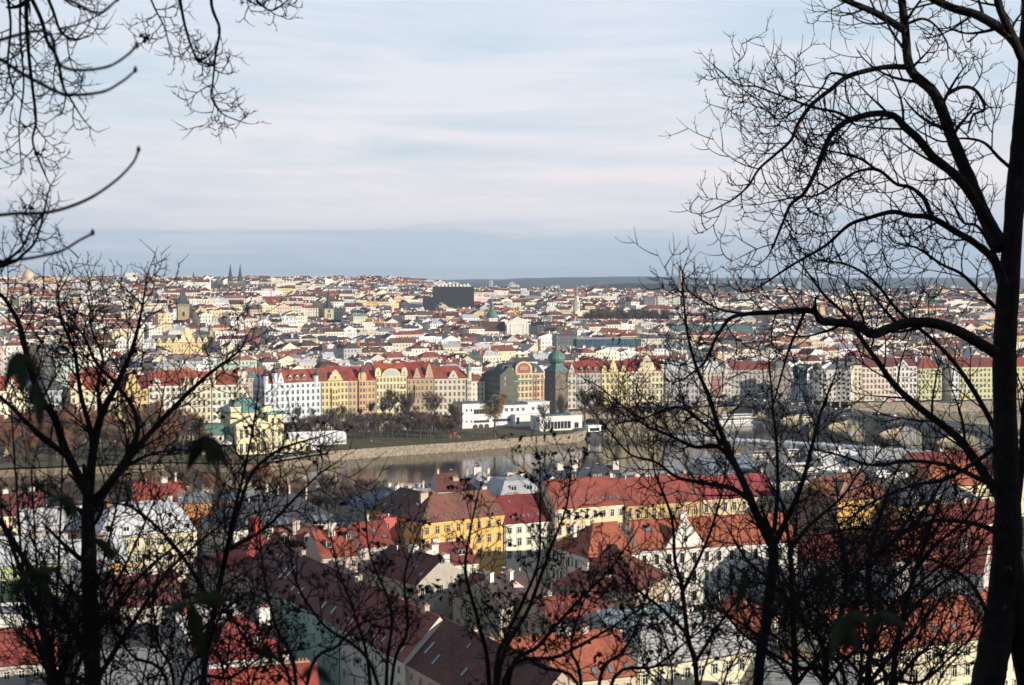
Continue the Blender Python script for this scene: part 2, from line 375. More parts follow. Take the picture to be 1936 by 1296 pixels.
b = strip(dens(QV), 13, 27, 6.5, 7.12, 'asphalt', (.1, .1, .1)); struct('promenade', b)
struct('quay_road', strip(dens(QV), 2.5, 12.9, 6.5, 7.04, 'asphalt', (.1, .1, .1)))
# the island with its retaining wall
IS = [gz(-60, 905, 0), gz(150, 897, 0), gz(330, 890, 0), gz(420, 893, 0), gz(500, 892, 0), gz(620, 872, 0), gz(745, 862, 0), gz(880, 853, 0), gz(1000, 843, 0), gz(1090, 836, 0), gz(1112, 827, 0)]
IB = [(p.x, p.y) for p in IS]
BK = [(x + 6 * t - 40 * (1 - t) * (i > 0), 0) for i, (x, y) in enumerate(IB) for t in (i / 10,)]
BK = [(x, min(qy(x) - 40, IB[i][1] + [85, 100, 110, 110, 105, 100, 95, 90, 85, 70, 45][i])) for i, (x, _) in enumerate(BK)]
b = MB()
for i in range(len(IB) - 1):
    (x0, y0), (x1, y1), (x2, y2), (x3, y3) = IB[i], IB[i + 1], BK[i + 1], BK[i]
    b.face([(x0, y0, 4.6), (x1, y1, 4.6), (x2, y2, 4.6), (x3, y3, 4.6)], 'lawn'); b.face([(x2, y2, -3), (x3, y3, -3), (x3, y3, 4.6), (x2, y2, 4.6)], 'stone', (.4, .35, .27))
b.face([(*IB[-1], -3), (*BK[-1], -3), (*BK[-1], 4.6), (*IB[-1], 4.6)], 'stone', (.4, .35, .27)); b.face([(*IB[0], 4.6), (*BK[0], 4.6), (*BK[0], -3), (*IB[0], -3)], 'lawn')
struct('island_ground', b)
b = strip(dens(IB[5:], 12), -.6, .7, -3, 5.4, 'stone', (.30, .265, .22)); o = struct('embankment_wall', b)
b = strip(dens(IB[:6], 12), -2, .5, -3, 3.6, 'stone', (.22, .185, .14)); struct('island_bank', b)
b = strip(dens([(x - 3, y + 4.6) for x, y in IB[4:]], 14), 0, 3.2, 4.5, 4.72, 'stonepale', (.4, .36, .3)); struct('island_path', b)
struct('low_bank', strip(dens([p for p in QX if 40 < p[0] < 160]), 28.2, 68, -3, 2.6, 'stone', (.3, .26, .2)))
# weir across the river and the broken water below it
WE = [gz(1268, 826, 0), gz(1330, 830, 0), gz(1440, 834, 0), gz(1560, 841, 0), gz(1720, 853, 0), gz(1900, 868, 0), gz(2300, 900, 0)]
b = MB(); P = dens([(p.x, p.y) for p in WE], 1.6)
wr = random.Random(3)
for (x0, y0), (x1, y1) in zip(P, P[1:]):
    w0, w1, h = wr.uniform(3.5, 7), wr.uniform(3.5, 7), wr.uniform(.7, 1.3)
    b.face([(x0, y0 - w0, .05), (x1, y1 - w1, .05), (x1, y1, h), (x0, y0, h)], 'foam'); b.face([(x0, y0, h), (x1, y1, h), (x1, y1 + .8, .02), (x0, y0 + .8, .02)], 'foam')
o = struct('weir_foam', b, 'stuff')
b = MB()
for k in range(260):
    (x, y) = wr.choice(P); y -= 8 + abs(wr.gauss(0, 26)); L = wr.uniform(2, 12); w = wr.uniform(.12, .4)
    b.face([(x, y, .03), (x + L, y + L * .2 - w, .03), (x + L + 1, y + L * .2, .035), (x, y + w, .03)], 'foam')
o = struct('foam_streaks', b, 'stuff')

# ---------------------------------------------------------------- house builder
WC = {}
def window_mesh(w, h, arch, frame, dark=False, surround=True):
    k = (round(w, 2), round(h, 2), arch, frame, dark, surround)
    if k in WC: return WC[k]
    f = MB(); p = MB(); t = .12; d = .14; fm, fc = ('plaster', frame)
    if arch:
        r = w / 2; n = 8; arc = [(r * math.cos(math.pi * i / n), h - r + r * math.sin(math.pi * i / n)) for i in range(n + 1)]
        out = [(a * (1 + 2 * t / w * 1.5), h - r + (b_ - h + r) * (1 + 3 * t / w)) for a, b_ in arc]
        p.face([(-r, -.03, 0), (r, -.03, 0)] + [(a, -.03, b_) for a, b_ in arc], 'glass')
        if surround:
            for i in range(n): f.ext([arc[i], out[i], out[i + 1], arc[i + 1]], -d, 0, fm, fc)
            for s_ in (-1, 1): f.box(min(s_ * r, s_ * (r + .16)), max(s_ * r, s_ * (r + .16)), -d, 0, 0, h - r, fm, fc)
    else:
        p.face([(-w / 2, -.03, 0), (w / 2, -.03, 0), (w / 2, -.03, h), (-w / 2, -.03, h)], 'glass')
        if surround:
            for s_ in (-1, 1): f.box(min(s_ * w / 2, s_ * (w / 2 + .16)), max(s_ * w / 2, s_ * (w / 2 + .16)), -d, 0, 0, h, fm, fc)
            f.box(-w / 2 - .22, w / 2 + .22, -d - .1, 0, h, h + .22, fm, fc)
    f.box(-w / 2 - .2, w / 2 + .2, -d - .12, 0, -.16, 0, fm, fc)
    sm = 'darkframe' if dark else 'frame'
    f.box(-.05, .05, -.075, -.035, 0.01, h - .02, sm); f.box(-w / 2, w / 2, -.07, -.033, h * .64, h * .64 + .09, sm)
    for s_ in (-1, 1): f.box(min(s_ * w / 2, s_ * (w / 2 - .09)), max(s_ * w / 2, s_ * (w / 2 - .09)), -.08, -.036, 0.015, h - (w / 2 if arch else .02), sm)
    WC[k] = (f, f.mesh('window'), p.mesh('pane'), None); return WC[k]
def add_window(parent, x, y, z, w, h, arch=False, frame=WHITE, rz=0.0, dark=False, split=True, surround=True):
    _, fm, pm, _ = window_mesh(w, h, arch, frame, dark, surround)
    o = link(bpy.data.objects.new('window', fm), parent, (x, y, z), rz)
    link(bpy.data.objects.new('pane', pm), o); return o
def roof_mesh(b, W_, D, H, rt, rh, rc, rm, wc, ov=.45, inset=None):
    x0, x1, y0, y1, ym = -W_ / 2, W_ / 2, -ov, D + ov, D / 2; z0, z1 = H, H + rh
    if rt in ('hip', 'hipl', 'hipr', 'gable', 'pyr'):
        i = inset if inset is not None else min(D / 2, W_ / 2 - .01)
        if rt == 'pyr': i = W_ / 2
        il = i if rt in ('hip', 'hipl', 'pyr') else 0; ir = i if rt in ('hip', 'hipr', 'pyr') else 0
        a, c_ = x0 - (ov if il else 0), x1 + (ov if ir else 0); rl, rr = x0 + il, x1 - ir
        b.face([(a, y0, z0), (c_, y0, z0), (rr, ym, z1), (rl, ym, z1)], rm, rc); b.face([(c_, y1, z0), (a, y1, z0), (rl, ym, z1), (rr, ym, z1)], rm, rc)
        b.face([(a, y1, z0), (a, y0, z0), (rl, ym, z1)], rm if il else 'plaster', rc if il else wc)
        b.face([(c_, y0, z0), (c_, y1, z0), (rr, ym, z1)], rm if ir else 'plaster', rc if ir else wc)
        b.face([(a, y1, z0), (c_, y1, z0), (c_, y0, z0), (a, y0, z0)], 'plaster', wc)
        if W_ > 8 and rh > 2: b.box(rl, rr, ym - .18, ym + .18, z1 - .12, z1 + .12, 'colour', tuple(k * .8 for k in rc))
    elif rt == 'gablef':
        a, c_ = x0 - ov, x1 + ov
        b.face([(a, y0, z0), (0, y0, z1), (0, y1, z1), (a, y1, z0)][::-1], rm, rc); b.face([(c_, y0, z0), (c_, y1, z0), (0, y1, z1), (0, y0, z1)], rm, rc)
        b.face([(x0, .0, z0), (x1, .0, z0), (0, .0, z1 - .1)], 'plaster', wc); b.face([(x1, D, z0), (x0, D, z0), (0, D, z1 - .1)], 'plaster', wc)
        b.face([(a, y1, z0), (c_, y1, z0), (c_, y0, z0), (a, y0, z0)], 'plaster', wc)
    elif rt == 'mans':
        i = min(rh * .45, D * .3); zm = z0 + rh * .78
        for q in ([(x0, y0, z0), (x1, y0, z0), (x1 - i, i, zm), (x0 + i, i, zm)], [(x1, y0, z0), (x1, y1, z0), (x1 - i, D - i, zm), (x1 - i, i, zm)], [(x1, y1, z0), (x0, y1, z0), (x0 + i, D - i, zm), (x1 - i, D - i, zm)], [(x0, y1, z0), (x0, y0, z0), (x0 + i, i, zm), (x0 + i, D - i, zm)]): b.face(q, rm, rc)
        k = (D - 2 * i) / 2 * .9
        for q in ([(x0 + i, i, zm), (x1 - i, i, zm), (x1 - i - k, ym, z1), (x0 + i + k, ym, z1)], [(x1 - i, D - i, zm), (x0 + i, D - i, zm), (x0 + i + k, ym, z1), (x1 - i - k, ym, z1)], [(x0 + i, D - i, zm), (x0 + i, i, zm), (x0 + i + k, ym, z1)], [(x1 - i, i, zm), (x1 - i, D - i, zm), (x1 - i - k, ym, z1)]): b.face(q, rm, rc)
        b.face([(x0, y1, z0), (x1, y1, z0), (x1, y0, z0), (x0, y0, z0)], 'plaster', wc)
    else:                                       # flat with a parapet
        b.box(x0, x1, 0, D, z0, z0 + .25, rm, rc)
        for q in ((x0, x1, 0, .3), (x0, x1, D - .3, D), (x0, x0 + .3, .3, D - .3), (x1 - .3, x1, .3, D - .3)): b.box(*q, z0 + .25, z0 + max(rh, .6), 'plaster', wc)
CH = {}
def chimney_mesh(w, d, h, c, pots=3):
    k = (w, d, h, c, pots)
    if k not in CH:
        b = MB(); b.box(-w / 2, w / 2, -d / 2, d / 2, -2.5, h, 'plaster', c, 'b'); b.box(-w / 2 - .12, w / 2 + .12, -d / 2 - .12, d / 2 + .12, h, h + .2, 'plaster', tuple(x * .8 for x in c))
        for i in range(pots):
            x = (i - (pots - 1) / 2) * w / max(pots, 1) * .8; b.lathe([(.2, h + .2), (.16, h + .7)], 6, x, 0, 'pot', (.4, .2, .1))
        CH[k] = b.mesh('chimney')
    return CH[k]
SK = {}
def skylight_mesh(w, h):
    if (w, h) not in SK:
        f = MB(); g = MB(); f.box(-w / 2, w / 2, 0, h, 0, .12, 'iron'); g.face([(-w / 2 + .1, .1, .135), (w / 2 - .1, .1, .135), (w / 2 - .1, h - .1, .135), (-w / 2 + .1, h - .1, .135)], 'skyglass')
        SK[(w, h)] = (f.mesh('skylight'), g.mesh('pane'))
    return SK[(w, h)]
DM = {}
def dormer_mesh(w, h, d, wc, rc, kind):
    k = (w, h, d, wc, rc, kind)
    if k not in DM:
        b = MB(); b.box(-w / 2, w / 2, 0, d, -.8, h, 'plaster', wc, 'b')
        if kind == 'gable': b.ext([(-w / 2 - .2, h), (w / 2 + .2, h), (0, h + w * .55)], -.15, d, 'tiles', rc); b.face([(-w / 2, -.16, h), (w / 2, -.16, h), (0, -.16, h + w * .45)], 'plaster', wc)
        elif kind == 'flat': b.box(-w / 2 - .2, w / 2 + .2, -.25, d, h, h + .25, 'sheet', rc)
        b.face([(-w / 2 + .2, -.02, .2), (w / 2 - .2, -.02, .2), (w / 2 - .2, -.02, h - .15), (-w / 2 + .2, -.02, h - .15)], 'glass')
        b.box(-.06, .06, -.06, -.025, .2, h - .15, 'frame')
        for s_ in (-1, 1): b.box(s_ * (w / 2 - .15) - .06, s_ * (w / 2 - .15) + .06, -.07, -.022, .12, h - .1, 'frame')
        DM[k] = b.mesh('dormer')
    return DM[k]
GC = {}
def gable_part(parent, x, y, z, w, h, style, wc, win=True, thick=.7, split=False):
    if style == 'tri': o = [(-w / 2, 0), (w / 2, 0), (0, h)]
    elif style == 'step':
        n = 4; L = [(-w / 2, 0)]
        for i in range(n): L += [(-w / 2 * (1 - i / n), h * (i + 1) / n), (-w / 2 * (1 - (i + 1) / (n + .6)), h * (i + 1) / n)]
        o = L[:-1] + [(-x_, z_) for x_, z_ in reversed(L[:-1])]; o = [(-w / 2, 0)] + L[1:-1]; o = o + [(-x_, z_) for x_, z_ in reversed(o)]; o = o[::-1]
    elif style == 'curve':
        L = [(1, 0), (1, .16), (.82, .24), (.74, .40), (.70, .52), (.52, .60), (.44, .72), (.40, .82), (.2, .92), (0.08, 1.0)]
        o = [(a * w / 2, b_ * h) for a, b_ in L]; o = [(-w / 2, 0)] + o + [(-a, b_) for a, b_ in reversed(o[1:])]
    elif style == 'round':
        n = 10; o = [(-w / 2, 0), (w / 2, 0)] + [(w / 2 * math.cos(math.pi * i / n), h * .35 + h * .65 * math.sin(math.pi * i / n)) for i in range(n + 1)]
    else: o = [(-w / 2, 0), (w / 2, 0), (w / 2, h), (-w / 2, h)]
    b = MB(); b.ext(o, -.06, thick, 'plaster', wc); b.box(-w / 2 - .1, w / 2 + .1, -.25, -.06, -.25, .12, 'plaster', tuple(min(.85, k * 1.1) for k in wc))
    g = b.build('gable', parent, (x, y, z))
    if win and h > 2.5: add_window(g, 0, -.07, h * .22, min(1.2, w * .22), min(1.7, h * .36), style in ('curve', 'round'), WHITE)
    return g
def turret_part(parent, x, y, z, r, h, kind, wc, rc, z0=None, name='turret'):
    b = MB(); zb = -(z - z0) if z0 is not None else -3
    n = 8
    b.lathe([(r, zb), (r, h * .38), (r * 1.15, h * .40), (r * 1.15, h * .44)], n, 0, 0, 'plaster', wc, math.pi / 8, False)
    if kind == 'spire': b.lathe([(r * 1.2, h * .44), (r * .35, h * .72), (.05, h)], n, 0, 0, 'sheet', rc, math.pi / 8, False)
    elif kind == 'onion': b.lathe([(r * 1.05, h * .44), (r * 1.25, h * .52), (r * 1.1, h * .60), (r * .45, h * .67), (r * .35, h * .74), (r * .5, h * .79), (.18, h * .87), (.05, h)], 10, 0, 0, 'sheet', rc)
    else: b.lathe([(r * 1.1, h * .44), (r * .95, h * .62), (r * .5, h * .78), (.12, h * .86), (.05, h)], 10, 0, 0, 'sheet', rc)
    return b.build(name, parent, (x, y, z))

def house(label, A, B, D=13, zg=9.0, zt=29.0, rt='gable', rh=6, wall=CREAM, roof=RED, rm='tiles', ns=5, nb=7, arch=(), frame=None, name='town_house', cat='house', group=None, win='f', top=99,
          sky=(), dorm=(), chim=(), gables=(), turrets=(), inset=None, ww=None, wh=.54, ov=.45, dark=False, bay=None, split=True, cornice=True, dormc=None, sill=True, base=None, detail=True):
    A, B = Vector((A[0], A[1], 0)), Vector((B[0], B[1], 0)); AB = B - A; W_ = AB.length; rz = math.atan2(AB.y, AB.x); mid = (A + B) / 2; H = zt - zg
    t = thing(name, label, cat, (mid.x, mid.y, zg), rz, group); fr = frame or tuple(min(.85, k * 1.12 + .03) for k in wall)
    st = H / ns; bw = W_ / nb
    bayv = (2.9, st, W_ * 3.7 % 7)
    b = MB(); b.box(-W_ / 2, W_ / 2, 0, D, -3, 0, 'plaster', tuple(k * .7 for k in wall), 'tb')
    b.box(-W_ / 2, W_ / 2, 0, D, 0, H, 'facade', wall, 'tbf' if win != '' else 'tb', bayv)
    if win != '': b.face([(-W_ / 2, 0, 0), (W_ / 2, 0, 0), (W_ / 2, 0, H), (-W_ / 2, 0, H)], 'plaster', wall)
    if cornice:
        cc = tuple(min(.85, k * 1.12) for k in wall)
        b.box(-W_ / 2, W_ / 2, -.4, 0, H - .75, H - .02, 'plaster', cc, ''); b.box(-W_ / 2, W_ / 2, -.14, 0, H - 1.25, H - 1.0, 'plaster', cc)
        b.box(-W_ / 2, W_ / 2, -.22, 0, st * 1.0 - .2, st * 1.0 + .12, 'plaster', cc); b.box(-W_ / 2, W_ / 2, -.14, 0, H - st - .1, H - st + .1, 'plaster', cc)
    b.build('walls', t)
    r = MB(); roof_mesh(r, W_, D, H, rt, rh, roof, rm, wall, ov, inset); ro = r.build('roof', t)
    if win != '':
        for s_ in range(ns):
            if ns - s_ > top: continue
            for k in range(nb):
                w = ww or min(1.35, bw * .42); h = st * (wh if s_ else wh * .9); z = s_ * st + st * .24
                if s_ == ns - 1 and cornice and z + h > H - 1.3: h = min(h, max(1.0, H - 1.35 - z))
                x = -W_ / 2 + (k + .5) * bw
                add_window(t, x, 0, z, w, h, s_ in arch or (ns - s_) in [-a for a in arch if a < 0], fr, 0, dark)
    if 'l' in win or 'r' in win:
        nd = max(2, int(D / (bw * 1.05)))
        for sd in [c for c in win if c in 'lr']:
            for s_ in range(ns):
                if ns - s_ > top: continue
                for k in range(nd):
                    h = min(st * wh, 9); z = s_ * st + st * .24
                    if s_ == ns - 1 and cornice and z + h > H - 1.3: h = min(h, max(1.0, H - 1.35 - z))
                    add_window(t, -W_ / 2 if sd == 'l' else W_ / 2, (k + .5) * D / nd, z, ww or min(1.35, bw * .42), h, s_ in arch, fr, -math.pi / 2 if sd == 'l' else math.pi / 2, dark)
    half = D / 2 + ov; ang = math.atan2(rh, half)
    def onslope(x, tt): return (x, -ov + half * tt, H + rh * tt)
    for x, tt, w, h in sky:
        fm, gm = skylight_mesh(w, h); o = link(bpy.data.objects.new('skylight', fm), ro, onslope(x * W_ / 2, tt)); o.rotation_euler = (ang, 0, 0); link(bpy.data.objects.new('pane', gm), o)
    for x, tt, w, h, kind in dorm:
        p = onslope(x * W_ / 2, tt); o = link(bpy.data.objects.new('dormer', dormer_mesh(w, h, max(1.2, h / math.tan(ang) + .3), dormc or wall, roof, kind)), ro, p)
    for x, yy, w, d, h, c in chim:
        tt = 1 - abs(yy - .5) * 2; zz = H + rh * max(0, tt) if rt != 'flat' else H
        link(bpy.data.objects.new('chimney', chimney_mesh(w, d, h, c)), ro, (x * W_ / 2, yy * D, zz))
    hr = random.Random(int(W_ * 1000) % 9973)
    if rt != 'flat':
        gm_ = MB(); gm_.box(-W_ / 2, W_ / 2, -ov - .16, -ov + .02, H - .14, H + .02, 'iron'); gm_.box(-W_ / 2 + .25, -W_ / 2 + .37, -.16, -.03, 0, H - .8, 'iron'); gm_.box(-W_ / 2 + .25, -W_ / 2 + .37, -ov - .1, -.03, H - .8, H - .1, 'iron'); gm_.build('gutter', t)
    if detail:
        for k in range(hr.choice((1, 2, 2, 3))):
            xx, yy = hr.uniform(-.4, .4) * W_, hr.uniform(.38, .7) * D; zz = H + rh * max(0, 1 - abs(yy / D - .5) * 2) if rt != 'flat' else H; hh = hr.uniform(2, 3.6); am = MB(); am.tube([(0, 0, -1), (0, 0, hh)], [.045, .035], 4, 'iron')
            if hr.random() < .55: [am.tube([(-.6 + .1 * i, 0, hh - .15 - i * .28), (.6 - .1 * i, 0, hh - .15 - i * .28)], [.025, .025], 4, 'iron') for i in range(4)]; am.tube([(0, -.7, hh - .3), (0, .7, hh - .3)], [.03, .03], 4, 'iron'); am.build('antenna', ro, (xx, yy, zz))
            elif hr.random() < .5: am.lathe([(.02, hh - .5), (.35, hh - .42), (.5, hh - .25)], 10, 0, -.1, 'white'); am.build('satellite_dish', ro, (xx, yy, zz))
            else: am.lathe([(.16, -1), (.16, .8), (.24, .82), (.24, 1.1), (.02, 1.25)], 8, 0, 0, 'white'); am.build('vent_pipe', ro, (xx, yy, zz))
        if rt in ('gable', 'hipl', 'hipr') and not chim:
            for k in range(2): link(bpy.data.objects.new('chimney', chimney_mesh(hr.choice((1.0, 1.8, 2.4)), .9, 1.2, hr.choice((CW, CB, CR)))), ro, (hr.uniform(-.4, .4) * W_, D * .55, H + rh * .85))
    for x, w, h, style in gables: gable_part(t, x * W_ / 2, 0, H - .05, w, h, style, wall)
    for x, rr, h, kind, rc in turrets: turret_part(t, x * W_ / 2, rr * .5, H, rr, h, kind, wall, rc)
    return t, W_, H
CW = (.66, .63, .58); CR = (.36, .15, .09); CB = (.5, .44, .36)
def row_sky(n, tt, w=.8, h=1.3, a=-.85, b=.85): return [(lerp(a, b, k / max(1, n - 1)), tt, w, h) for k in range(n)]
def row_dorm(n, tt, w=1.6, h=1.7, kind='gable', a=-.8, b=.8): return [(lerp(a, b, (k + .5) / n), tt, w, h, kind) for k in range(n)]
# ---------------------------------------------------------------- houses on the near bank
def eave(label, p, q, zt, **k):
    a, c = gz(*p, zt), gz(*q, zt); return house(label, a, c, zt=zt, **k)
NG = 'houses on the near bank'
def near():
    g = dict(group=NG)
    eave('ochre corner house with brown tiled hip roof, skylights and a row of small attic windows', (797, 990), (953, 973), 31, D=17, rt='hipl', rh=6.6, wall=(.70, .45, .16), roof=(.2, .085, .06), ns=5, nb=8, frame=(.62, .36, .1), sky=row_sky(8, .16) + row_sky(6, .66, .7, 1.0), chim=[(-.55, .55, 2.6, .8, 1.2, CB), (.9, .52, 1.6, .8, 1.0, CW)], win='fl', top=3, **g)
    eave('brown roofed wing with slanting skylights running behind the red brick stair tower', (700, 962), (779, 981), 30.5, D=17, rt='hipl', inset=4, rh=6.4, wall=OCHRE, roof=(.13, .06, .05), ns=5, nb=6, top=2, sky=row_sky(7, .2, .6, 1.6) + row_sky(6, .7, .6, 1.2), **g)
    eave('narrow ivory house with dark red roof beside the ochre corner house', (954, 991), (1046, 984), 28.2, D=15, rt='gable', rh=7.4, wall=(.74, .72, .60), roof=(.19, .03, .032), ns=5, nb=5, frame=(.45, .5, .4), sky=[(-.6, .16, .8, 1.3), (-.15, .18, .8, 1.3), (.05, .18, .8, 1.3), (.45, .2, .8, 1.3), (-.5, .72, .8, 1.3)], top=3, **g)
    eave('peach house with orange red roof and arched second row of windows', (1050, 963), (1182, 953), 32, D=16, rt='gable', rh=7.8, wall=PEACH, roof=(.27, .07, .05), ns=5, nb=8, arch=(3,), frame=WHITE, sky=row_sky(9, .2, .8, 1.3), chim=[(.95, .5, .9, .9, .9, CW)], top=3, **g)
    eave('tan ornamented house with round arched top windows and brick red roof', (1183, 957), (1322, 947), 31.5, D=16, rt='gable', rh=7.4, wall=(.55, .38, .17), roof=(.26, .062, .042), ns=4, nb=9, arch=(3,), frame=(.6, .45, .25), sky=row_sky(8, .26, .8, 1.4, -.8, .9) + [(-.7, .7, .8, 1.1), (.3, .72, .8, 1.1)], chim=[(-.35, .6, 1.8, 1, 1, CW), (.3, .6, 2.2, 1, 1, CW)], top=2, **g)
    eave('cream house under a bright crimson roof with a stone attic block', (1326, 945), (1468, 936), 31, D=16, rt='gable', rh=6.4, wall=(.68, .56, .36), roof=(.29, .055, .06), ns=4, nb=8, sky=[(-.3, .2, .8, 1.3), (.0, .2, .8, 1.3), (.5, .25, .8, 1.3), (-.5, .75, .8, 1.1), (.2, .75, .8, 1.1)], chim=[(.95, .5, 1, 1, 1.3, CW)], top=2, **g)
    eave('brown corner tenement with dark roof seen behind the forked stem', (1500, 944), (1582, 950), 31.5, D=18, rt='hipl', rh=6, wall=(.25, .16, .11), roof=(.10, .055, .045), ns=5, nb=6, frame=(.4, .3, .2), sky=[(.2, .3, .8, 1.3)], top=4, **g)  # shaded side of the ochre tenement, its shade put into the wall colour
    eave('golden ochre tenement with rusty brown roof and paired skylights', (1583, 950), (1694, 936), 31.5, D=18, rt='hipr', rh=7, wall=(.66, .42, .13), roof=(.22, .09, .06), ns=5, nb=7, sky=[(-.4, .35, .8, 1.5), (-.28, .35, .8, 1.5), (.3, .45, .8, 1.5), (.42, .45, .8, 1.5)], top=4, **g)
    eave('ochre house with slate roof half hidden by the thick trunk', (1700, 958), (1852, 944), 29.5, D=16, rt='hip', rh=6.5, wall=(.45, .33, .14), roof=SLATE, rm='slate', ns=5, nb=8, top=4, dorm=row_dorm(3, .15, 1.6, 1.6, 'flat'), **g)
    eave('pink house with maroon roof right beside the thick trunk', (1785, 1002), (1905, 985), 28, D=14, rt='gable', rh=6, wall=PINK, roof=DRED, ns=4, nb=6, chim=[(.2, .5, 1, 1, 1, CW)], top=3, **g)
    # second row, towards the river
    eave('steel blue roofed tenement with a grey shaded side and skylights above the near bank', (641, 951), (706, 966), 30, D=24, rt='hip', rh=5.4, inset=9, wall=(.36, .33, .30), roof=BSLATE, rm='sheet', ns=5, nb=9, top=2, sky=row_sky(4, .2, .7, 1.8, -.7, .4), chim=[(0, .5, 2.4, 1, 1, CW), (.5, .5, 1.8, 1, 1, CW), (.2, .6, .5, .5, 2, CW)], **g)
    eave('dark roof terrace with satellite dish beyond the steel blue roof', (745, 931), (815, 929), 31, D=13, rt='flat', rh=1.0, wall=(.3, .3, .29), roof=MGREY, rm='sheet', ns=5, nb=5, top=1, chim=[(-.5, .3, 1.0, .8, 2.2, PGREY), (.2, .6, 3.5, 1.2, 1.2, PGREY), (.7, .4, .6, .6, 2.4, CW)], **g)
    eave('russet hipped roof house with stub chimney between terrace and pale metal roofs', (826, 930), (906, 928), 29, D=17, rt='hipr', rh=5.2, wall=PGREY, roof=(.17, .06, .045), ns=5, nb=6, top=1, chim=[(0, .3, 2.2, 1.2, 1.0, CB), (-.8, .5, .7, .7, 1.0, CW), (.6, .5, .7, .7, 1, CB)], sky=[(-.6, .7, .7, 1), (.6, .7, .7, 1.1)], **g)
    eave('pale grey metal roofed house with attic dormers in front of the river', (890, 926), (962, 922), 29, D=18, rt='hip', rh=5.4, wall=(.5, .48, .42), roof=LGREY, rm='sheet', ns=5, nb=5, top=1, dorm=[(-.4, .15, 1.8, 2, 'flat'), (.5, .1, 2.2, 2.2, 'flat')], chim=[(-.2, .5, 2.8, 1.2, 1, CW), (.3, .4, .9, .9, 1.6, CW), (.1, .2, .9, .9, 1.8, CW)], **g)
    eave('silver mansard house with a folded roof and tall white chimneys', (945, 938), (1024, 934), 29.5, D=18, rt='mans', rh=5.8, wall=(.5, .46, .38), roof=(.36, .385, .42), rm='sheet', ns=5, nb=6, top=1, dorm=[(-.3, .12, 2.2, 2.2, 'flat'), (.45, .12, 2.4, 2.2, 'flat')], chim=[(.0, .55, 3, 1.4, 1, CW), (-.4, .3, .9, .9, 1.4, CW), (.5, .5, 2.4, 1, .8, CW)], **g)
    eave('long slate roofed house with white dormers and broad white chimney stacks', (1026, 919), (1184, 912), 31.5, D=18, rt='gable', rh=4.8, wall=(.5, .48, .44), roof=(.06, .066, .08), rm='slate', ns=5, nb=10, top=1, dorm=[(-.75, .1, 1.8, 1.9, 'gable'), (-.2, .3, 1.4, 1.6, 'flat'), (.3, .3, 1.2, 1.5, 'flat'), (.42, .3, 1.2, 1.5, 'flat'), (.75, .3, 1.2, 1.5, 'flat')], chim=[(-.4, .45, 2.4, 1.2, 2.2, CW), (-.12, .4, 2.2, 1.2, 1.8, CW), (.0, .5, 1.2, 1.2, 3.0, CW), (.92, .4, 2.2, 1.2, 2.6, CW)], dormc=WHITE, **g)
    eave('long black topped roof terrace with railings right of the slate roof', (1186, 912), (1330, 905), 30, D=16, rt='flat', rh=1.2, wall=(.25, .25, .26), roof=(.07, .07, .08), rm='sheet', ns=5, nb=9, top=1, chim=[(-.6, .3, 2, 1.2, 2, CW), (-.2, .5, 3, 1.2, 1, CW), (.3, .4, 3, 1.2, 1.1, CW), (.7, .4, 1.4, 1.2, 2.2, CB)], **g)
    eave('blue grey sheet roof with a white gable edge near the weir', (1348, 906), (1448, 900), 27, D=22, rt='gable', rh=7, wall=PGREY, roof=(.17, .21, .26), rm='sheet', ns=4, nb=7, top=1, **g)
    eave('greenish slate hip roof house below the weir with a row of small windows', (1436, 912), (1534, 907), 27, D=18, rt='hip', rh=6.5, wall=(.6, .57, .5), roof=(.06, .075, .075), rm='slate', ns=4, nb=9, top=2, sky=[(.5, .4, .7, 1.1)], **g)
    eave('white cubic modern block with roof terrace below the weir', (1482, 890), (1562, 887), 27, D=14, rt='flat', rh=1, wall=(.72, .68, .58), roof=MGREY, rm='sheet', ns=4, nb=6, top=2, ww=2.0, wh=.5, cornice=False, **g)
    eave('stepped white modern house with square windows left of the thick trunk', (1590, 900), (1676, 894), 28.5, D=14, rt='flat', rh=1, wall=WHITE, roof=LGREY, rm='sheet', ns=4, nb=4, top=2, ww=1.8, wh=.45, cornice=False, chim=[(-.5, .4, 2.5, 2, 2.4, WHITE)], **g)
    eave('broad pale flat roofed block in front of the white modern houses', (1530, 922), (1700, 914), 25, D=18, rt='flat', rh=1, wall=(.66, .64, .6), roof=SILVER, rm='sheet', ns=4, nb=9, top=2, cornice=False, chim=[(-.5, .5, 3, 1.4, 1.4, CW), (.2, .4, 2, 1.4, 1.8, CW), (.6, .6, 3, 1.4, 1, CW)], **g)
    eave('orange tiled roof house just left of the trunk near the bridge', (1752, 924), (1890, 914), 27, D=16, rt='hip', rh=7, wall=CREAM, roof=ORED, ns=4, nb=7, top=2, **g)
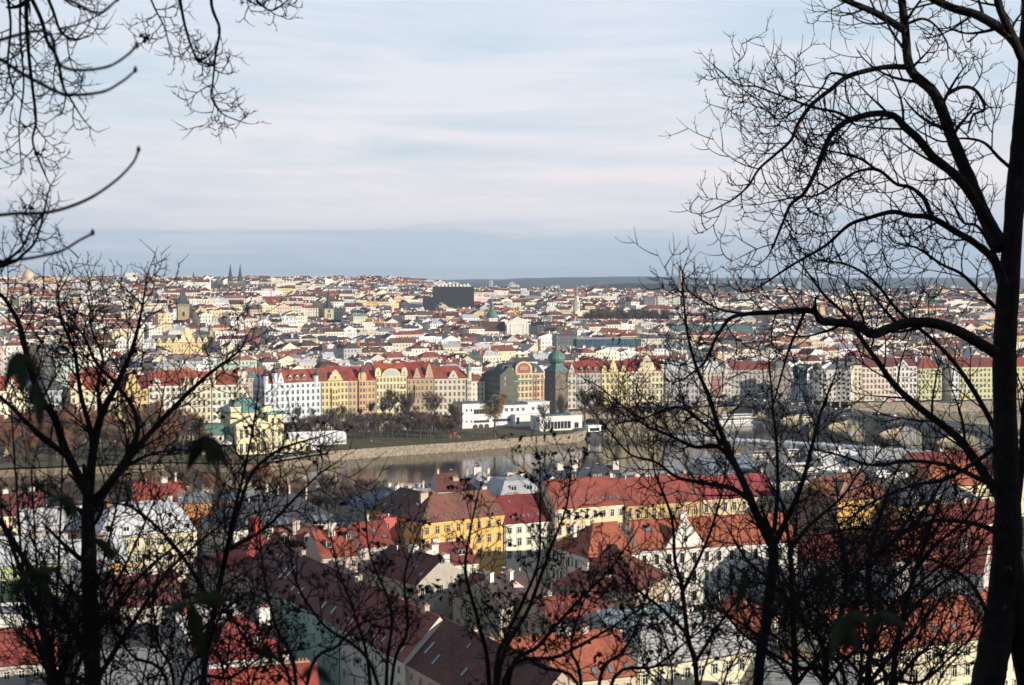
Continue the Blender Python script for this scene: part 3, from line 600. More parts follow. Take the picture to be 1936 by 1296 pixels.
    for lb, a, c, zt, rt, wl, rf, rm_, ch in (
        ('low white walled house with silver roof at the water right of the weir houses', (1560, 886), (1640, 880), 24, 'gable', WHITE, SILVER, 'sheet', [(.2, .5, 1, 1, 1.6, CW)]), ('white gabled house with grey roof beside the trunk above the orange hip roof', (1650, 884), (1730, 878), 25, 'gable', (.7, .68, .64), (.3, .31, .33), 'slate', [(-.3, .5, 2, 1, 1.4, CW), (.5, .5, 1, 1, 1.6, CW)]),
        ('maroon gabled house right of the weir against the thick trunk', (1738, 890), (1870, 878), 25, 'gable', CREAM, DRED, 'tiles', [(0, .5, 2, 1, 1.4, CW)]), ('pale yellow house with flat light roof behind the slate roofed ochre house', (1690, 912), (1760, 906), 26, 'flat', (.66, .6, .42), SILVER, 'sheet', [(-.3, .5, 2, 1.4, 1.6, CW), (.4, .5, 1.2, 1, 2, CW)]),
        ('cream house with red hipped roof just right of the thick trunk at the river', (1880, 900), (1990, 890), 26, 'hip', CREAM, RED, 'tiles', [(0, .5, 1.5, 1, 1.6, CW)]), ('grey slate roofed house between the white cubes and the brown tenement', (1590, 934), (1680, 925), 27, 'gable', PGREY, SLATE, 'slate', [(.3, .5, 2, 1, 1.2, CW)])):
        eave(lb, a, c, zt, D=15, rt=rt, rh=6 if rt != 'flat' else 1, wall=wl, roof=rf, rm=rm_, ns=4, nb=6, top=2, chim=ch, **g)
    # left part
    eave('big charcoal roofed block with large tilted skylights in the left middle', (429, 1004), (650, 986), 27, D=26, rt='hip', rh=8, inset=12, wall=(.68, .66, .6), roof=(.06, .063, .072), rm='sheet', ns=4, nb=13, top=2, sky=[(-.62, .06, 1.6, 3), (-.5, .06, 1.4, 3), (-.1, .06, 1.3, 3.2), (.03, .06, 1.3, 3.2), (.38, .06, 1.3, 3.0), (.54, .06, 1.5, 3.2), (.68, .06, 1.5, 3.2), (.82, .06, 1.5, 3)], chim=[(.1, .5, .5, .5, 2, CW), (.3, .5, .5, .5, 2.2, CW), (.6, .5, .5, .5, 1.8, CW)], **g)
    eave('white metal roofed tenement with cream front and tall arched windows at left', (186, 1015), (372, 1004), 27.5, D=18, rt='mans', rh=8.5, wall=(.70, .63, .46), roof=(.6, .62, .66), rm='sheet', ns=4, nb=9, arch=(2, 3), top=3, dorm=row_dorm(6, .08, 2.0, 1.7, 'flat', -.9, .95), chim=[(-.7, .6, 1.4, 1, 1.4, CR), (-.2, .5, 1.4, 1, 1.2, CR), (.5, .5, 2.4, 1.2, .8, CW)], **g)
    eave('pale metal roof on a pastel green house at the left border', (-30, 1073), (130, 1064), 26, D=16, rt='gable', rh=6.5, wall=(.52, .6, .34), roof=SILVER, rm='sheet', ns=4, nb=7, top=3, chim=[(.2, .5, 1, 1, 1.2, CW)], **g)
    eave('apricot house with pale sheet roof beside the pastel green house', (132, 1072), (245, 1062), 25, D=14, rt='gable', rh=6, wall=(.72, .44, .16), roof=(.5, .52, .55), rm='sheet', ns=4, nb=5, top=3, dorm=row_dorm(2, .15, 1.6, 1.5, 'flat'), **g)
    eave('maroon roofed cream house at the left border above the pale roofs', (-20, 978), (90, 970), 27, D=15, rt='gable', rh=6.5, wall=CREAM, roof=(.15, .05, .045), ns=4, nb=6, top=2, chim=[(-.3, .5, 2, 1, .8, CW), (.6, .5, 2, 1, .8, CW)], **g)
    eave('white roofed house with copper red lower slope at the left border', (40, 1008), (172, 1000), 27, D=15, rt='gable', rh=6, wall=(.6, .4, .25), roof=(.55, .55, .57), rm='sheet', ns=4, nb=6, top=2, chim=[(.4, .5, 1.4, 1, 1, CB)], **g)
    eave('brick red roof between silver roofs and the orange brick attics', (254, 952), (345, 948), 27.5, D=14, rt='gable', rh=6, wall=PGREY, roof=(.27, .06, .045), ns=4, nb=6, top=1, chim=[(.3, .5, 2.4, 1.2, 1.2, CW), (.8, .5, .6, .6, 2.4, CW)], sky=[(.1, .75, 1.5, 1.2)], **g)
    eave('unplastered orange brick attic house with low grey roof', (338, 953), (402, 950), 29.5, D=13, rt='gable', rh=2.4, wall=(.55, .26, .11), roof=MGREY, rm='sheet', ns=6, nb=3, top=1, ww=1.6, **g)
    eave('brick attic house with grey metal roof and three dark openings', (432, 951), (532, 946), 30, D=14, rt='hip', rh=3.6, wall=(.42, .2, .11), roof=(.2, .21, .22), rm='sheet', ns=6, nb=4, top=1, ww=1.9, wh=.6, chim=[(.6, .5, .7, .7, 1.4, CW)], **g)
    # street row running towards the viewer
    A0, B0 = gz(455, 1084, 28), gz(766, 1252, 28); st = [0, .30, .66, 1.0]
    rows = [('taupe house with purplish brown tiles at the upper end of the diagonal street', (.40, .33, .27), (.15, .055, .045), [(-.2, .7, .7, 1.2), (-.02, .72, .7, 1.2), (.5, .3, 1.0, 3.4), (.72, .36, 1.2, 4.2), (.3, .75, .7, 1.2)]),
            ('mint green house with dark brown tiles in the diagonal street', (.34, .50, .40), (.16, .055, .042), [(-.8, .2, 1.2, 2), (-.55, .2, 1.2, 2), (-.3, .12, .8, 1.2), (.3, .16, 1, 2), (.62, .16, 1, 2), (.1, .75, .7, 1.1), (.45, .75, .7, 1.1), (.75, .72, .7, 1.1)]),
            ('white house with brick pink tiles and a row of skylights in the diagonal street', (.64, .62, .54), (.30, .085, .065), [(-.75, .12, .8, 1.6), (-.5, .12, .8, 1.6), (-.25, .12, .8, 1.8), (0, .12, .8, 1.8), (.25, .12, .8, 1.8), (.4, .2, .8, 1.4), (.6, .12, .8, 1.6), (.8, .12, .8, 1.6), (.1, .7, .7, 1.1)])]
    for i, (lb, wc, rc, sk) in enumerate(rows):
        house(lb, A0.lerp(B0, st[i]), A0.lerp(B0, st[i + 1]), D=15, zt=28, rt='gable', rh=8, wall=wc, roof=rc, ns=5, nb=6 if i else 5, sky=sk, top=4, chim=[(.6, .5, 2.0, 1, 1, CB)], **g)
    A1, B1 = gz(769, 1254, 27.5), gz(985, 1372, 27.5)
    house('chestnut roofed pink fronted house at the lower end of the diagonal street', A1, A1.lerp(B1, .55), D=16, zt=27.5, rt='gable', rh=8, wall=(.5, .36, .31), roof=(.14, .05, .04), ns=5, nb=6, sky=[(-.7, .3, 1.1, 3), (-.3, .2, 1, 2.4), (.2, .7, .8, 1.3), (.6, .25, 1, 2)], top=3, **g)
    house('rust brown roof at the bottom end of the diagonal street', A1.lerp(B1, .55), B1, D=16, zt=27.5, rt='gable', rh=8, wall=(.5, .4, .3), roof=(.16, .055, .04), ns=5, nb=6, sky=[(-.5, .4, 1, 2)], top=3, **g)
    eave('scarlet hipped roof corner house with a tall red firewall at the street end', (384, 1064), (455, 1082), 27.5, D=20, rt='hip', rh=8, wall=(.42, .33, .22), roof=(.27, .05, .042), ns=5, nb=5, top=3, chim=[(-.3, .6, 3.6, 1.6, 4.6, (.40, .06, .04))], **g)
    # courtyard houses
    eave('beige house with brick orange roof and white dormers behind the street row', (607, 1056), (676, 1050), 25, D=15, rt='gable', rh=6.5, wall=(.5, .40, .36), roof=(.28, .07, .045), ns=4, nb=4, top=2, dorm=[(-.4, .35, 1.8, 1.8, 'flat'), (.8, .6, 1.4, 1.4, 'flat')], chim=[(-.1, .4, 1.2, 1, 3.0, CW), (.6, .7, .5, .5, 2, CW)], **g)
    eave('long dull brown roofed house with terracotta ridge below the charcoal block', (486, 1033), (606, 1034), 25.5, D=13, rt='gable', rh=5, wall=(.6, .5, .42), roof=(.19, .075, .055), ns=4, nb=6, top=1, chim=[(-.7, .3, 2.0, 1.6, 1.8, CW), (.1, .3, .8, .8, 3.6, CW), (.2, .4, .7, .7, 2.4, CW), (-.3, .25, 1.6, 1.4, 1.2, (.5, .2, .08))], dorm=[(-.15, .2, 2.6, 1.8, 'gable'), (.6, .2, 2.4, 1.8, 'gable')], **g)
    eave('red roofed lean house right of the white dormers with a curved eave', (678, 1036), (745, 1031), 25, D=16, rt='gable', rh=6, wall=(.52, .43, .4), roof=(.24, .055, .04), ns=4, nb=4, top=1, chim=[(.1, .6, .6, .6, 2.6, CW)], sky=[(.1, .55, 1.5, 1.6), (.6, .3, 1, 1.4)], **g)
    t = eave('red brick stair tower with pink weathered plaster in front of the ochre house', (724, 984), (750, 982), 31, D=7, rt='flat', rh=.5, wall=(.50, .12, .10), roof=(.45, .12, .1), rm='sheet', ns=5, nb=1, win='', name='stair_tower', cat='tower', cornice=False)
    eave('maroon roofed house with white roof boxes and glass hatch', (690, 1078), (790, 1107), 24.5, D=16, rt='gable', rh=6, wall=(.42, .38, .33), roof=(.15, .045, .038), ns=4, nb=6, top=2, chim=[(-.1, .5, 2.4, 1.8, 1.4, WHITE), (.2, .6, 2.6, 2, 1.6, WHITE), (.8, .6, 3, 2, 1.6, WHITE)], sky=[(-.5, .4, 1, 1.6), (.4, .5, 1.8, 2), (.8, .3, 1, 1.4)], **g)
    eave('russet roofed house with stacked white vents under the ochre front', (826, 1072), (905, 1064), 23, D=15, rt='gable', rh=5, wall=(.6, .56, .5), roof=(.19, .052, .042), ns=4, nb=4, top=2, chim=[(-.8, .3, 2, 1.6, 2.2, WHITE), (-.4, .6, 2.2, 1.6, 2, WHITE), (.3, .6, 1.6, 1.4, 1.2, WHITE)], dorm=[(.4, .4, 2.4, 1.5, 'flat')], **g)
    eave('pale green courtyard house with loggia and brown roof', (792, 1096), (868, 1092), 22, D=13, rt='flat', rh=1, wall=(.46, .56, .45), roof=(.2, .08, .06), rm='sheet', ns=4, nb=4, top=3, ww=1.2, **g)
    eave('blush pink courtyard house with brown roof right of the pale green one', (858, 1122), (940, 1140), 22, D=13, rt='gable', rh=4.5, wall=(.62, .5, .47), roof=(.15, .065, .05), ns=4, nb=4, top=3, **g)
    eave('cluttered dark roof with white chimney blocks in the middle courtyard', (944, 1152), (1040, 1122), 22, D=14, rt='gable', rh=5.5, wall=(.4, .34, .27), roof=(.07, .05, .05), ns=4, nb=5, top=2, chim=[(-.5, .5, 1.6, 1.6, 1.6, WHITE), (.1, .4, 1.4, 1.4, 2.2, WHITE), (.5, .6, 1.4, 1.2, 1.2, CW)], **g)
    eave('low red tiled annex at the back of the middle courtyard', (1044, 1182), (1160, 1160), 19, D=14, rt='gable', rh=5, wall=BEIGE, roof=(.22, .06, .045), ns=3, nb=5, top=2, chim=[(-.4, .6, 1, 1, 1.6, CW)], **g)
    # school
    eave('long white school wing with orange hip roof and narrow dark windows', (1112, 1056), (1205, 1047), 25, D=22, rt='hipl', rh=7.5, wall=(.75, .72, .66), roof=(.38, .115, .065), ns=3, nb=4, win='fl', ww=1.2, wh=.6, dark=True, top=3, **g)
    t, w, h = eave('white school front with plain gable and bright orange roof', (1206, 1042), (1508, 1024), 25.5, D=15, rt='gable', rh=7.5, wall=(.76, .73, .67), roof=(.37, .11, .062), ns=3, nb=13, ww=1.25, wh=.56, dark=True, top=3, chim=[(-.32, .5, 2.2, 1.2, 1.6, WHITE)], sky=[(-.8, .6, 2, 1.6)], gables=[(-.42, 13, 9, 'tri')], name='school', cat='school')
    eave('maroon pyramid roof in front of the white school wing', (1046, 1106), (1204, 1121), 21, D=26, rt='hip', inset=13, rh=9.5, wall=(.5, .4, .3), roof=(.13, .042, .034), ns=4, nb=7, top=1, chim=[(-.4, .2, 1.6, 1.2, 1.6, CW), (.2, .15, 1.4, 1.2, 1.2, CW)], **g)
    eave('bright orange tiled roof with skylights at the bottom centre', (930, 1306), (1202, 1276), 26, D=15, rt='gable', rh=7.5, wall=(.6, .5, .36), roof=(.34, .10, .058), ns=4, nb=10, top=2, sky=row_sky(7, .1, 1, 1.8, -.5, .9), chim=[(.2, .5, 2.6, 1, .8, CW), (.5, .5, 1.2, 1, .8, CW)], **g)
    eave('cream house with light grey diamond slate roof and tilted skylights', (1206, 1264), (1440, 1229), 26.5, D=15, rt='hip', inset=6, rh=7.5, wall=(.72, .66, .48), roof=(.40, .40, .41), rm='slate', ns=4, nb=9, top=2, frame=(.5, .6, .58), sky=[(-.55, .3, .9, 1.4), (-.1, .3, 1.4, 2.2), (.3, .25, 1.4, 2.2), (.6, .5, 1, 1.4), (-.3, .6, .7, 1.1), (.1, .62, .7, 1.1)], chim=[(.1, .5, 1.2, 1, 1, CW)], **g)
    eave('small brick red pyramid roof behind the light slate roof', (1300, 1187), (1430, 1200), 20, D=20, rt='hip', rh=7, wall=PGREY, roof=(.27, .075, .045), ns=3, nb=6, top=1, **g)
    eave('teal grey sheet roof between the maroon pyramid and the light slate roof', (1150, 1190), (1296, 1176), 20, D=14, rt='gable', rh=3, wall=PGREY, roof=(.2, .26, .3), rm='sheet', ns=3, nb=6, top=1, chim=[(.2, .4, .8, .8, 2, CW), (.8, .5, .7, .7, 2.4, WHITE)], **g)
    eave('long orange roofed cream house at the lower right', (1588, 1240), (1890, 1203), 26, D=16, rt='gable', rh=7.5, wall=(.74, .68, .5), roof=(.34, .10, .06), ns=4, nb=12, top=3, ww=1.3, wh=.6, sky=[(-.05, .2, 1.4, 2), (.25, .25, 1.4, 2), (.5, .25, 1.2, 1.6)], dorm=[(-.75, .1, 2, 2, 'flat')], **g)
    eave('pale fronted house with coral roof continuing past the leaning trunk', (1892, 1200), (2010, 1187), 27, D=16, rt='gable', rh=7.5, wall=(.74, .69, .55), roof=(.36, .12, .08), ns=4, nb=6, top=3, **g)
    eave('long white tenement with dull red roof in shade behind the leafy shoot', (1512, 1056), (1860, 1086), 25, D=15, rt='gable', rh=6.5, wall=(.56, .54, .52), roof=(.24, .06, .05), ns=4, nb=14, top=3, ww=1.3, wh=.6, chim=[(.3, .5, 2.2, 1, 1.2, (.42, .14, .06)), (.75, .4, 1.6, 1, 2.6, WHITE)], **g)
    eave('terracotta roof with brick chimney against the thick trunk at right', (1690, 1060), (1900, 1062), 27, D=16, rt='gable', rh=8, wall=(.55, .52, .5), roof=(.3, .08, .05), ns=4, nb=8, top=1, chim=[(-.1, .5, 1.6, 1.2, 1.4, (.45, .14, .05))], **g)
    eave('grey roofed low house with skylights at the bottom right', (1440, 1330), (1640, 1322), 24, D=14, rt='gable', rh=6, wall=CREAM, roof=MGREY, rm='slate', ns=4, nb=8, top=1, sky=row_sky(4, .3, 1, 1.6), **g)
    # bottom left
    eave('vermilion roof at the bottom edge below the street', (400, 1362), (610, 1346), 26, D=14, rt='gable', rh=7, wall=WHITE, roof=(.32, .06, .04), ns=4, nb=8, top=1, **g)
    eave('wine red hip roof with white party wall at the lower left', (395, 1253), (545, 1234), 24.5, D=16, rt='hip', inset=7, rh=7, wall=(.66, .64, .62), roof=(.24, .05, .055), ns=4, nb=6, top=1, dorm=[(.3, .3, 1.6, 1.5, 'flat')], chim=[(.7, .5, 2.4, 1.4, 1.2, WHITE)], **g)
    eave('jumbled white topped house with pots beside the diagonal street', (350, 1207), (470, 1188), 23, D=14, rt='gable', rh=5, wall=(.6, .57, .52), roof=(.5, .5, .52), rm='sheet', ns=4, nb=5, top=1, chim=[(-.6, .4, 1.4, 1, 1.4, (.5, .2, .1)), (0, .6, 3, 1.6, 1.8, WHITE), (.5, .4, 1.4, 1.2, 1.2, (.5, .17, .07))], **g)
    eave('dark maroon roof behind the leaning stems at the lower left', (205, 1152), (345, 1140), 24, D=15, rt='gable', rh=6.5, wall=(.5, .47, .42), roof=(.12, .045, .04), ns=4, nb=6, top=2, sky=row_sky(3, .3, 1, 1.8), chim=[(-.3, .5, 1, 1, 1.4, WHITE), (.4, .5, 1.2, 1, 1.4, WHITE)], **g)
    eave('white house with rust coloured side strip at the left border', (-20, 1172), (62, 1166), 24, D=13, rt='flat', rh=1, wall=(.7, .68, .64), roof=LGREY, rm='sheet', ns=4, nb=3, top=3, **g)
    eave('brick red roofed house below the white one at the left border', (-30, 1262), (110, 1250), 24, D=14, rt='gable', rh=6, wall=(.5, .46, .42), roof=(.25, .06, .05), ns=4, nb=5, top=1, chim=[(.5, .5, 1, 1, 1.2, WHITE)], **g)
    eave('grey green house in the gap between the dark stems at left', (70, 1122), (210, 1112), 22.5, D=14, rt='gable', rh=5, wall=(.4, .44, .36), roof=(.25, .26, .27), rm='sheet', ns=4, nb=6, top=2, **g)
    eave('taupe tenement with steel roof at the bottom left corner', (150, 1318), (330, 1300), 25, D=14, rt='gable', rh=6.5, wall=(.45, .4, .35), roof=(.18, .19, .21), rm='sheet', ns=4, nb=7, top=1, **g)
near()
# ---------------------------------------------------------------- the row along the far quay
QG = 'houses along the far quay'
def q(label, u0, u1, zt, set_=0, **k):
    """one house of the quay row between two photo columns; set_ pushes it back from the building line"""
    a, c = quay(u0), quay(u1); n = Vector((c.y - a.y, a.x - c.x, 0)).normalized(); a, c = a - n * set_, c - n * set_
    k.setdefault('group', QG); k.setdefault('D', 15); k.setdefault('split', False); k.setdefault('ov', .3); k.setdefault('ww', min(1.7, (c - a).length / k.get('nb', 7) * .5)); k.setdefault('wh', .6)
    if k.get('rt', 'gable') != 'flat' and 'chim' not in k:
        r_ = random.Random(int(u0 * 7)); k['chim'] = [(r_.uniform(-.9, .9), r_.uniform(.5, .68), r_.choice((1.4, 2.2, 3)), .9, r_.uniform(1, 1.8), r_.choice((CW, CW, CB, CR))) for _ in range(3)]
        if k.get('rt', 'gable') == 'gable' and not k.get('dorm'): k['sky'] = [(r_.uniform(-.85, .85), r_.uniform(.3, .75), .9, 1.4) for _ in range(4)]
    return house(label, a, c, zg=7.0, zt=zt, detail=False, **k)
def bay_part(t, x, w, d, z0, z1, wc, ns, st, cap=True):
    b = MB(); b.box(x - w / 2, x + w / 2, -d, 0, z0, z1, 'plaster', wc); b.box(x - w / 2 - .15, x + w / 2 + .15, -d - .15, 0, z1, z1 + .35, 'plaster', tuple(min(.85, k * 1.1) for k in wc))
    o = b.build('bay_window', t)
    for s_ in range(ns):
        z = z0 + (s_ + .18) * (z1 - z0) / ns
        for dx in (-.24, .24): add_window(o, x + dx * w, -d, z, w * .3, (z1 - z0) / ns * .58, False, tuple(min(.85, k * 1.1) for k in wc))
    return o
def balconies(t, xs, zs, w=2.4):
    for z in zs:
        for x in xs:
            b = MB(); b.box(x - w / 2, x + w / 2, -1.0, 0, z, z + .18, 'plaster', (.5, .48, .44)); b.box(x - w / 2, x + w / 2, -1.0, -.94, z + .18, z + 1.1, 'darkframe'); b.build('balcony', t)
def row():
    BL = (.03, .03, .035)
    # left of the street gap
    q('cream quay house with stepped gable at the left border', -70, 44, 35, wall=(.73, .66, .5), roof=RED, rh=8, ns=6, nb=9, gables=[(.55, 8, 8, 'curve'), (-.4, 7, 7, 'curve')])
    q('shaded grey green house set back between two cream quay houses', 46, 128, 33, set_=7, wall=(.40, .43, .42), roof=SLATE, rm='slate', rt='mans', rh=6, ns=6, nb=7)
    q('cream quay house with twin scrolled gables under a tall red roof', 130, 218, 33, wall=(.74, .66, .46), roof=(.31, .075, .045), rh=10, ns=6, nb=7, gables=[(-.62, 7.5, 8, 'curve'), (.66, 7.5, 8, 'curve')])
    q('golden yellow quay house with one tall pointed gable', 221, 277, 33, wall=(.72, .54, .24), roof=DRED, rh=8, ns=6, nb=5, gables=[(-.05, 9.5, 10, 'curve')])
    t, w, h = q('white quay house with rows of balconies and a red roof', 278, 342, 34.5, wall=(.76, .71, .62), roof=(.30, .07, .045), rh=9, ns=6, nb=6, gables=[(-.5, 5, 5, 'round')])
    balconies(t, (-w * .3, w * .3), (9, 14, 19), 3)
    q('pale cream quay house with three small gables', 343, 397, 34.5, wall=(.74, .68, .5), roof=(.31, .075, .045), rh=8, ns=6, nb=6, gables=[(-.7, 4.6, 6, 'curve'), (.05, 5, 5, 'round'), (.75, 4.6, 6, 'curve')])
    q('white corner quay house with a spired corner gable beside the street gap', 398, 467, 34.5, wall=(.76, .72, .60), roof=(.28, .07, .045), rt='hipr', rh=7, ns=6, nb=7, win='fr', gables=[(.7, 6, 8.5, 'curve')], turrets=[(-.86, 1.3, 9, 'spire', (.74, .70, .6))])
    q('yellow ochre house deep inside the street gap', 466, 508, 36, set_=52, wall=(.62, .5, .28), roof=ORED, rh=6, ns=6, nb=5, group=None)
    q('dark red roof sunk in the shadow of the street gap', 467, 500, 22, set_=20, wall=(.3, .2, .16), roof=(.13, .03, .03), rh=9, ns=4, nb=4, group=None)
    # central row
    q('bluish white corner quay house with black turrets and red mansard dormers', 498, 605, 33, D=17, wall=(.60, .66, .72), roof=(.30, .07, .045), rt='gable', rh=8, ns=6, nb=11, win='fl', frame=(.7, .75, .8), dorm=[(-.05, .2, 2.2, 2.4, 'gable'), (.2, .2, 2.2, 2.4, 'gable'), (.45, .2, 2.2, 2.4, 'gable')], dormc=WHITE,
      gables=[(-.42, 4.6, 7, 'curve')], turrets=[(-.62, 1.9, 15, 'onion', BL), (-.93, 1.7, 11, 'onion', BL), (.84, 1.8, 9, 'spire', BL)])
    t, w, h = q('yellow quay house with a scrolled central gable and green roof edge', 606, 657.5, 33, wall=(.72, .60, .31), roof=(.27, .065, .048), rh=9, ns=6, nb=7, frame=(.72, .62, .34), gables=[(.05, 10, 7.5, 'curve')], arch=(1,))
    bay_part(t, 0, 4.2, 1.0, 5, 21, (.76, .62, .28), 4, 4); balconies(t, (-w * .3, w * .3), (4.6,), 3)
    t, w, h = q('salmon quay house with dark domed turret over a central bay', 658, 709, 33, wall=(.62, .43, .27), roof=(.31, .05, .04), rh=9, ns=6, nb=7, frame=(.68, .48, .28), gables=[(.02, 5.6, 6.5, 'round')], turrets=[(0, 1.6, 12, 'dome', (.06, .055, .06))], arch=(1, 4))
    bay_part(t, 0, 4.6, 1.2, 5, 26, (.66, .42, .22), 5, 4)
    t, w, h = q('pale yellow quay house with a broad arched pediment and two round gables', 710, 768, 35.5, wall=(.73, .64, .40), roof=(.36, .075, .04), rh=8.5, ns=6, nb=9, frame=(.72, .64, .42), gables=[(-.86, 4.2, 6, 'round'), (.86, 4.2, 6, 'round')], arch=(1,))
    b = MB(); n = 14; rw = w * .31
    b.ext([(-rw, -.2), (rw, -.2)] + [(rw * math.cos(math.pi * i / n), 5.2 * math.sin(math.pi * i / n)) for i in range(n + 1)], -.5, .4, 'plaster', (.74, .64, .36))
    g = b.build('pediment', t, (0, 0, h)); b = MB()
    b.face([(-rw * .84, -.52, .3), (rw * .84, -.52, .3)] + [(rw * .84 * math.cos(math.pi * i / n), -.52, .3 + 4.0 * math.sin(math.pi * i / n)) for i in range(n + 1)], 'colour', (.42, .46, .46)); b.build('mosaic', g)
    balconies(t, (w * .4,), (5, 10, 15, 20), 3)
    t, w, h = q('tan brown quay house with loggia and two ornate gables', 769, 819, 33.5, wall=(.46, .35, .23), roof=(.24, .038, .028), rh=10.5, ns=6, nb=6, frame=(.6, .46, .3), gables=[(-.25, 5, 7, 'step'), (.68, 6, 10, 'curve')], arch=(4, 1))
    bay_part(t, -w * .1, 4, 1, 14, 22, (.5, .36, .22), 2, 4)
    t, w, h = q('ivory grey quay house with green copper corner turret', 820, 889, 33, wall=(.62, .56, .44), roof=(.28, .062, .045), rt='hipr', rh=8, ns=6, nb=8, win='fr', frame=(.7, .66, .56), gables=[(.06, 7, 5.5, 'curve')], turrets=[(.94, 1.7, 12, 'onion', (.14, .32, .26))])
    bay_part(t, w * .46, 3, 1, 5, 25, (.64, .58, .46), 5, 4)
    # corner block with the striped house
    a, c = quay(889), quay(947)
    house('dark olive green side of the corner palace with slate roof and skylights', (a.x + 7, a.y + 42), (c.x - .5, c.y - 4), D=16, zg=7, zt=33, rt='hipl', rh=6, wall=(.11, .12, .085), roof=(.06, .07, .09), rm='slate', ns=6, nb=9, frame=(.2, .22, .14), sky=[(-.55, .4, 2.2, 5), (-.4, .4, 2.2, 5), (-.25, .4, 2.2, 5)], split=False, group=QG)  # side turned from the sun: shade is painted into the green wall
    t, w, h = q('red and cream striped palace with a big arched gable and slate roof', 946.5, 1029, 34, D=20, wall=(.62, .52, .33), roof=(.055, .06, .075), rm='slate', rt='mans', rh=7.5, ns=6, nb=11, frame=(.45, .24, .15), arch=(5,))
    b = MB(); rw = w * .19; n = 12
    b.ext([(-rw, -1), (rw, -1)] + [(rw * math.cos(math.pi * i / n), 3.2 + rw * .8 * math.sin(math.pi * i / n)) for i in range(n + 1)], -.7, 1, 'plaster', (.62, .52, .33)); g = b.build('gable', t, (w * .02, 0, h))
    b = MB(); b.ext([(rw * .78, .2), (rw * .78, 3.2)] + [(rw * .78 * math.cos(math.pi * i / n), 3.2 + rw * .62 * math.sin(math.pi * i / n)) for i in range(1, n)] + [(-rw * .78, 3.2), (-rw * .78, .2)], -.8, -.69, 'plaster', (.36, .12, .08)); b.build('arch_panel', g)
    for k in (-2, -1, 0, 1, 2): add_window(g, k * 1.25, -.8, 2.6, .8, 2.4 - abs(k) * .3, True, (.62, .52, .33))
    for x in (-.90, -.62, .50, .62, .92):
        b = MB(); b.box(x * w / 2 - .5, x * w / 2 + .5, -.25, .05, 5, h - 1.3, 'plaster', (.36, .13, .09)); b.build('red_pilaster', t)
    b = MB(); b.box(-w / 2, w / 2, -1.1, 0, h * .78, h * .78 + .3, 'plaster', (.4, .45, .36)); b.box(-w / 2, w / 2, -1.1, -1.0, h * .78 + .3, h * .78 + 1.2, 'copper'); b.build('balcony', t)
    for x in (-.45, .6): turret_part(t, x * w / 2, .9, h, 1.1, 5, 'dome', (.6, .5, .34), (.2, .24, .2))
    # right of the tower
    q('narrow pale house between the stone tower and the grey gabled house', 1073, 1090, 33.5, wall=(.56, .5, .42), roof=DRED, rh=7, ns=6, nb=2, gables=[(0, 5, 7, 'tri')])
    t, w, h = q('mauve grey quay house with slate dormers and red roof', 1090.5, 1136, 33, wall=(.50, .45, .43), roof=(.26, .045, .035), rh=8.5, ns=6, nb=7, frame=(.6, .56, .52), dorm=[(-.6, .12, 2, 2.4, 'gable'), (0, .12, 2.4, 2.8, 'gable'), (.6, .12, 2, 2.4, 'gable')], arch=(5,))
    t, w, h = q('lemon yellow quay house with a stepped gable', 1137, 1186, 33, wall=(.73, .62, .32), roof=(.17, .04, .035), rh=8, ns=6, nb=6, frame=(.72, .66, .45), gables=[(-.05, 7, 9, 'step'), (-.75, 3.6, 5, 'round'), (.75, 3.6, 5, 'round')])
    bay_part(t, w * .28, 3.6, 1, 9, 25, (.76, .64, .28), 4, 4)
    t, w, h = q('cream yellow quay house with a broad scrolled gable and dark corner turret', 1187, 1255, 33.5, wall=(.70, .62, .42), roof=(.27, .045, .035), rh=8.5, ns=6, nb=9, frame=(.74, .68, .5), gables=[(.08, 14, 11.5, 'curve')], arch=(4,), turrets=[(.92, 1.5, 11, 'onion', BL)])
    balconies(t, (0,), (8.5, 18), 8)
    q('grey corner palace with silver roof and white pointed turret', 1259, 1330, 33, D=18, wall=(.42, .40, .41), roof=(.42, .44, .47), rm='sheet', rt='mans', rh=7, ns=6, nb=9, frame=(.5, .48, .48), arch=(5,), turrets=[(.15, 2.0, 14, 'spire', (.62, .64, .67))])
    t, w, h = q('pale quay palace with brick red bay and silver roof', 1330.5, 1384, 33, D=18, wall=(.58, .52, .47), roof=(.5, .52, .55), rm='sheet', rt='mans', rh=8, ns=6, nb=8, frame=(.64, .58, .52), turrets=[(.55, 1.9, 13, 'spire', (.62, .64, .67))], arch=(5,))
    b = MB(); b.box(-w * .2, w * .12, -.5, 0, 6, h - 4, 'plaster', (.32, .08, .06)); o = b.build('bay_window', t)
    for k in range(3):
        for s_ in range(4): add_window(o, -w * .14 + k * w * .1, -.5, 7.4 + s_ * 4.1, 1.2, 2.3, False, (.6, .5, .44))
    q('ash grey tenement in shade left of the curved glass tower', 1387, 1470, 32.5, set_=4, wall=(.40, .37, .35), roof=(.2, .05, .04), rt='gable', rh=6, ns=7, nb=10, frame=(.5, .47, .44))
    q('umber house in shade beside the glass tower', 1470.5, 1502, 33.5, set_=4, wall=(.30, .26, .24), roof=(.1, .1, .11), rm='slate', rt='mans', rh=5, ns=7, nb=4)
    q('narrow cream house with balconies right of the white dancing block', 1609, 1631, 33.5, wall=(.72, .64, .48), roof=MGREY, rm='sheet', rt='flat', rh=1, ns=7, nb=3)
    q('blush quay house with dark maroon roof', 1631.5, 1690, 33, wall=(.74, .60, .50), roof=(.14, .045, .04), rh=6.5, ns=6, nb=8, frame=(.76, .68, .6))
    q('white quay house with rounded gable between blush and lime fronts', 1690.5, 1736, 33.5, wall=(.74, .69, .66), roof=(.15, .04, .04), rh=6, ns=6, nb=6, gables=[(-.2, 9, 5, 'curve')])
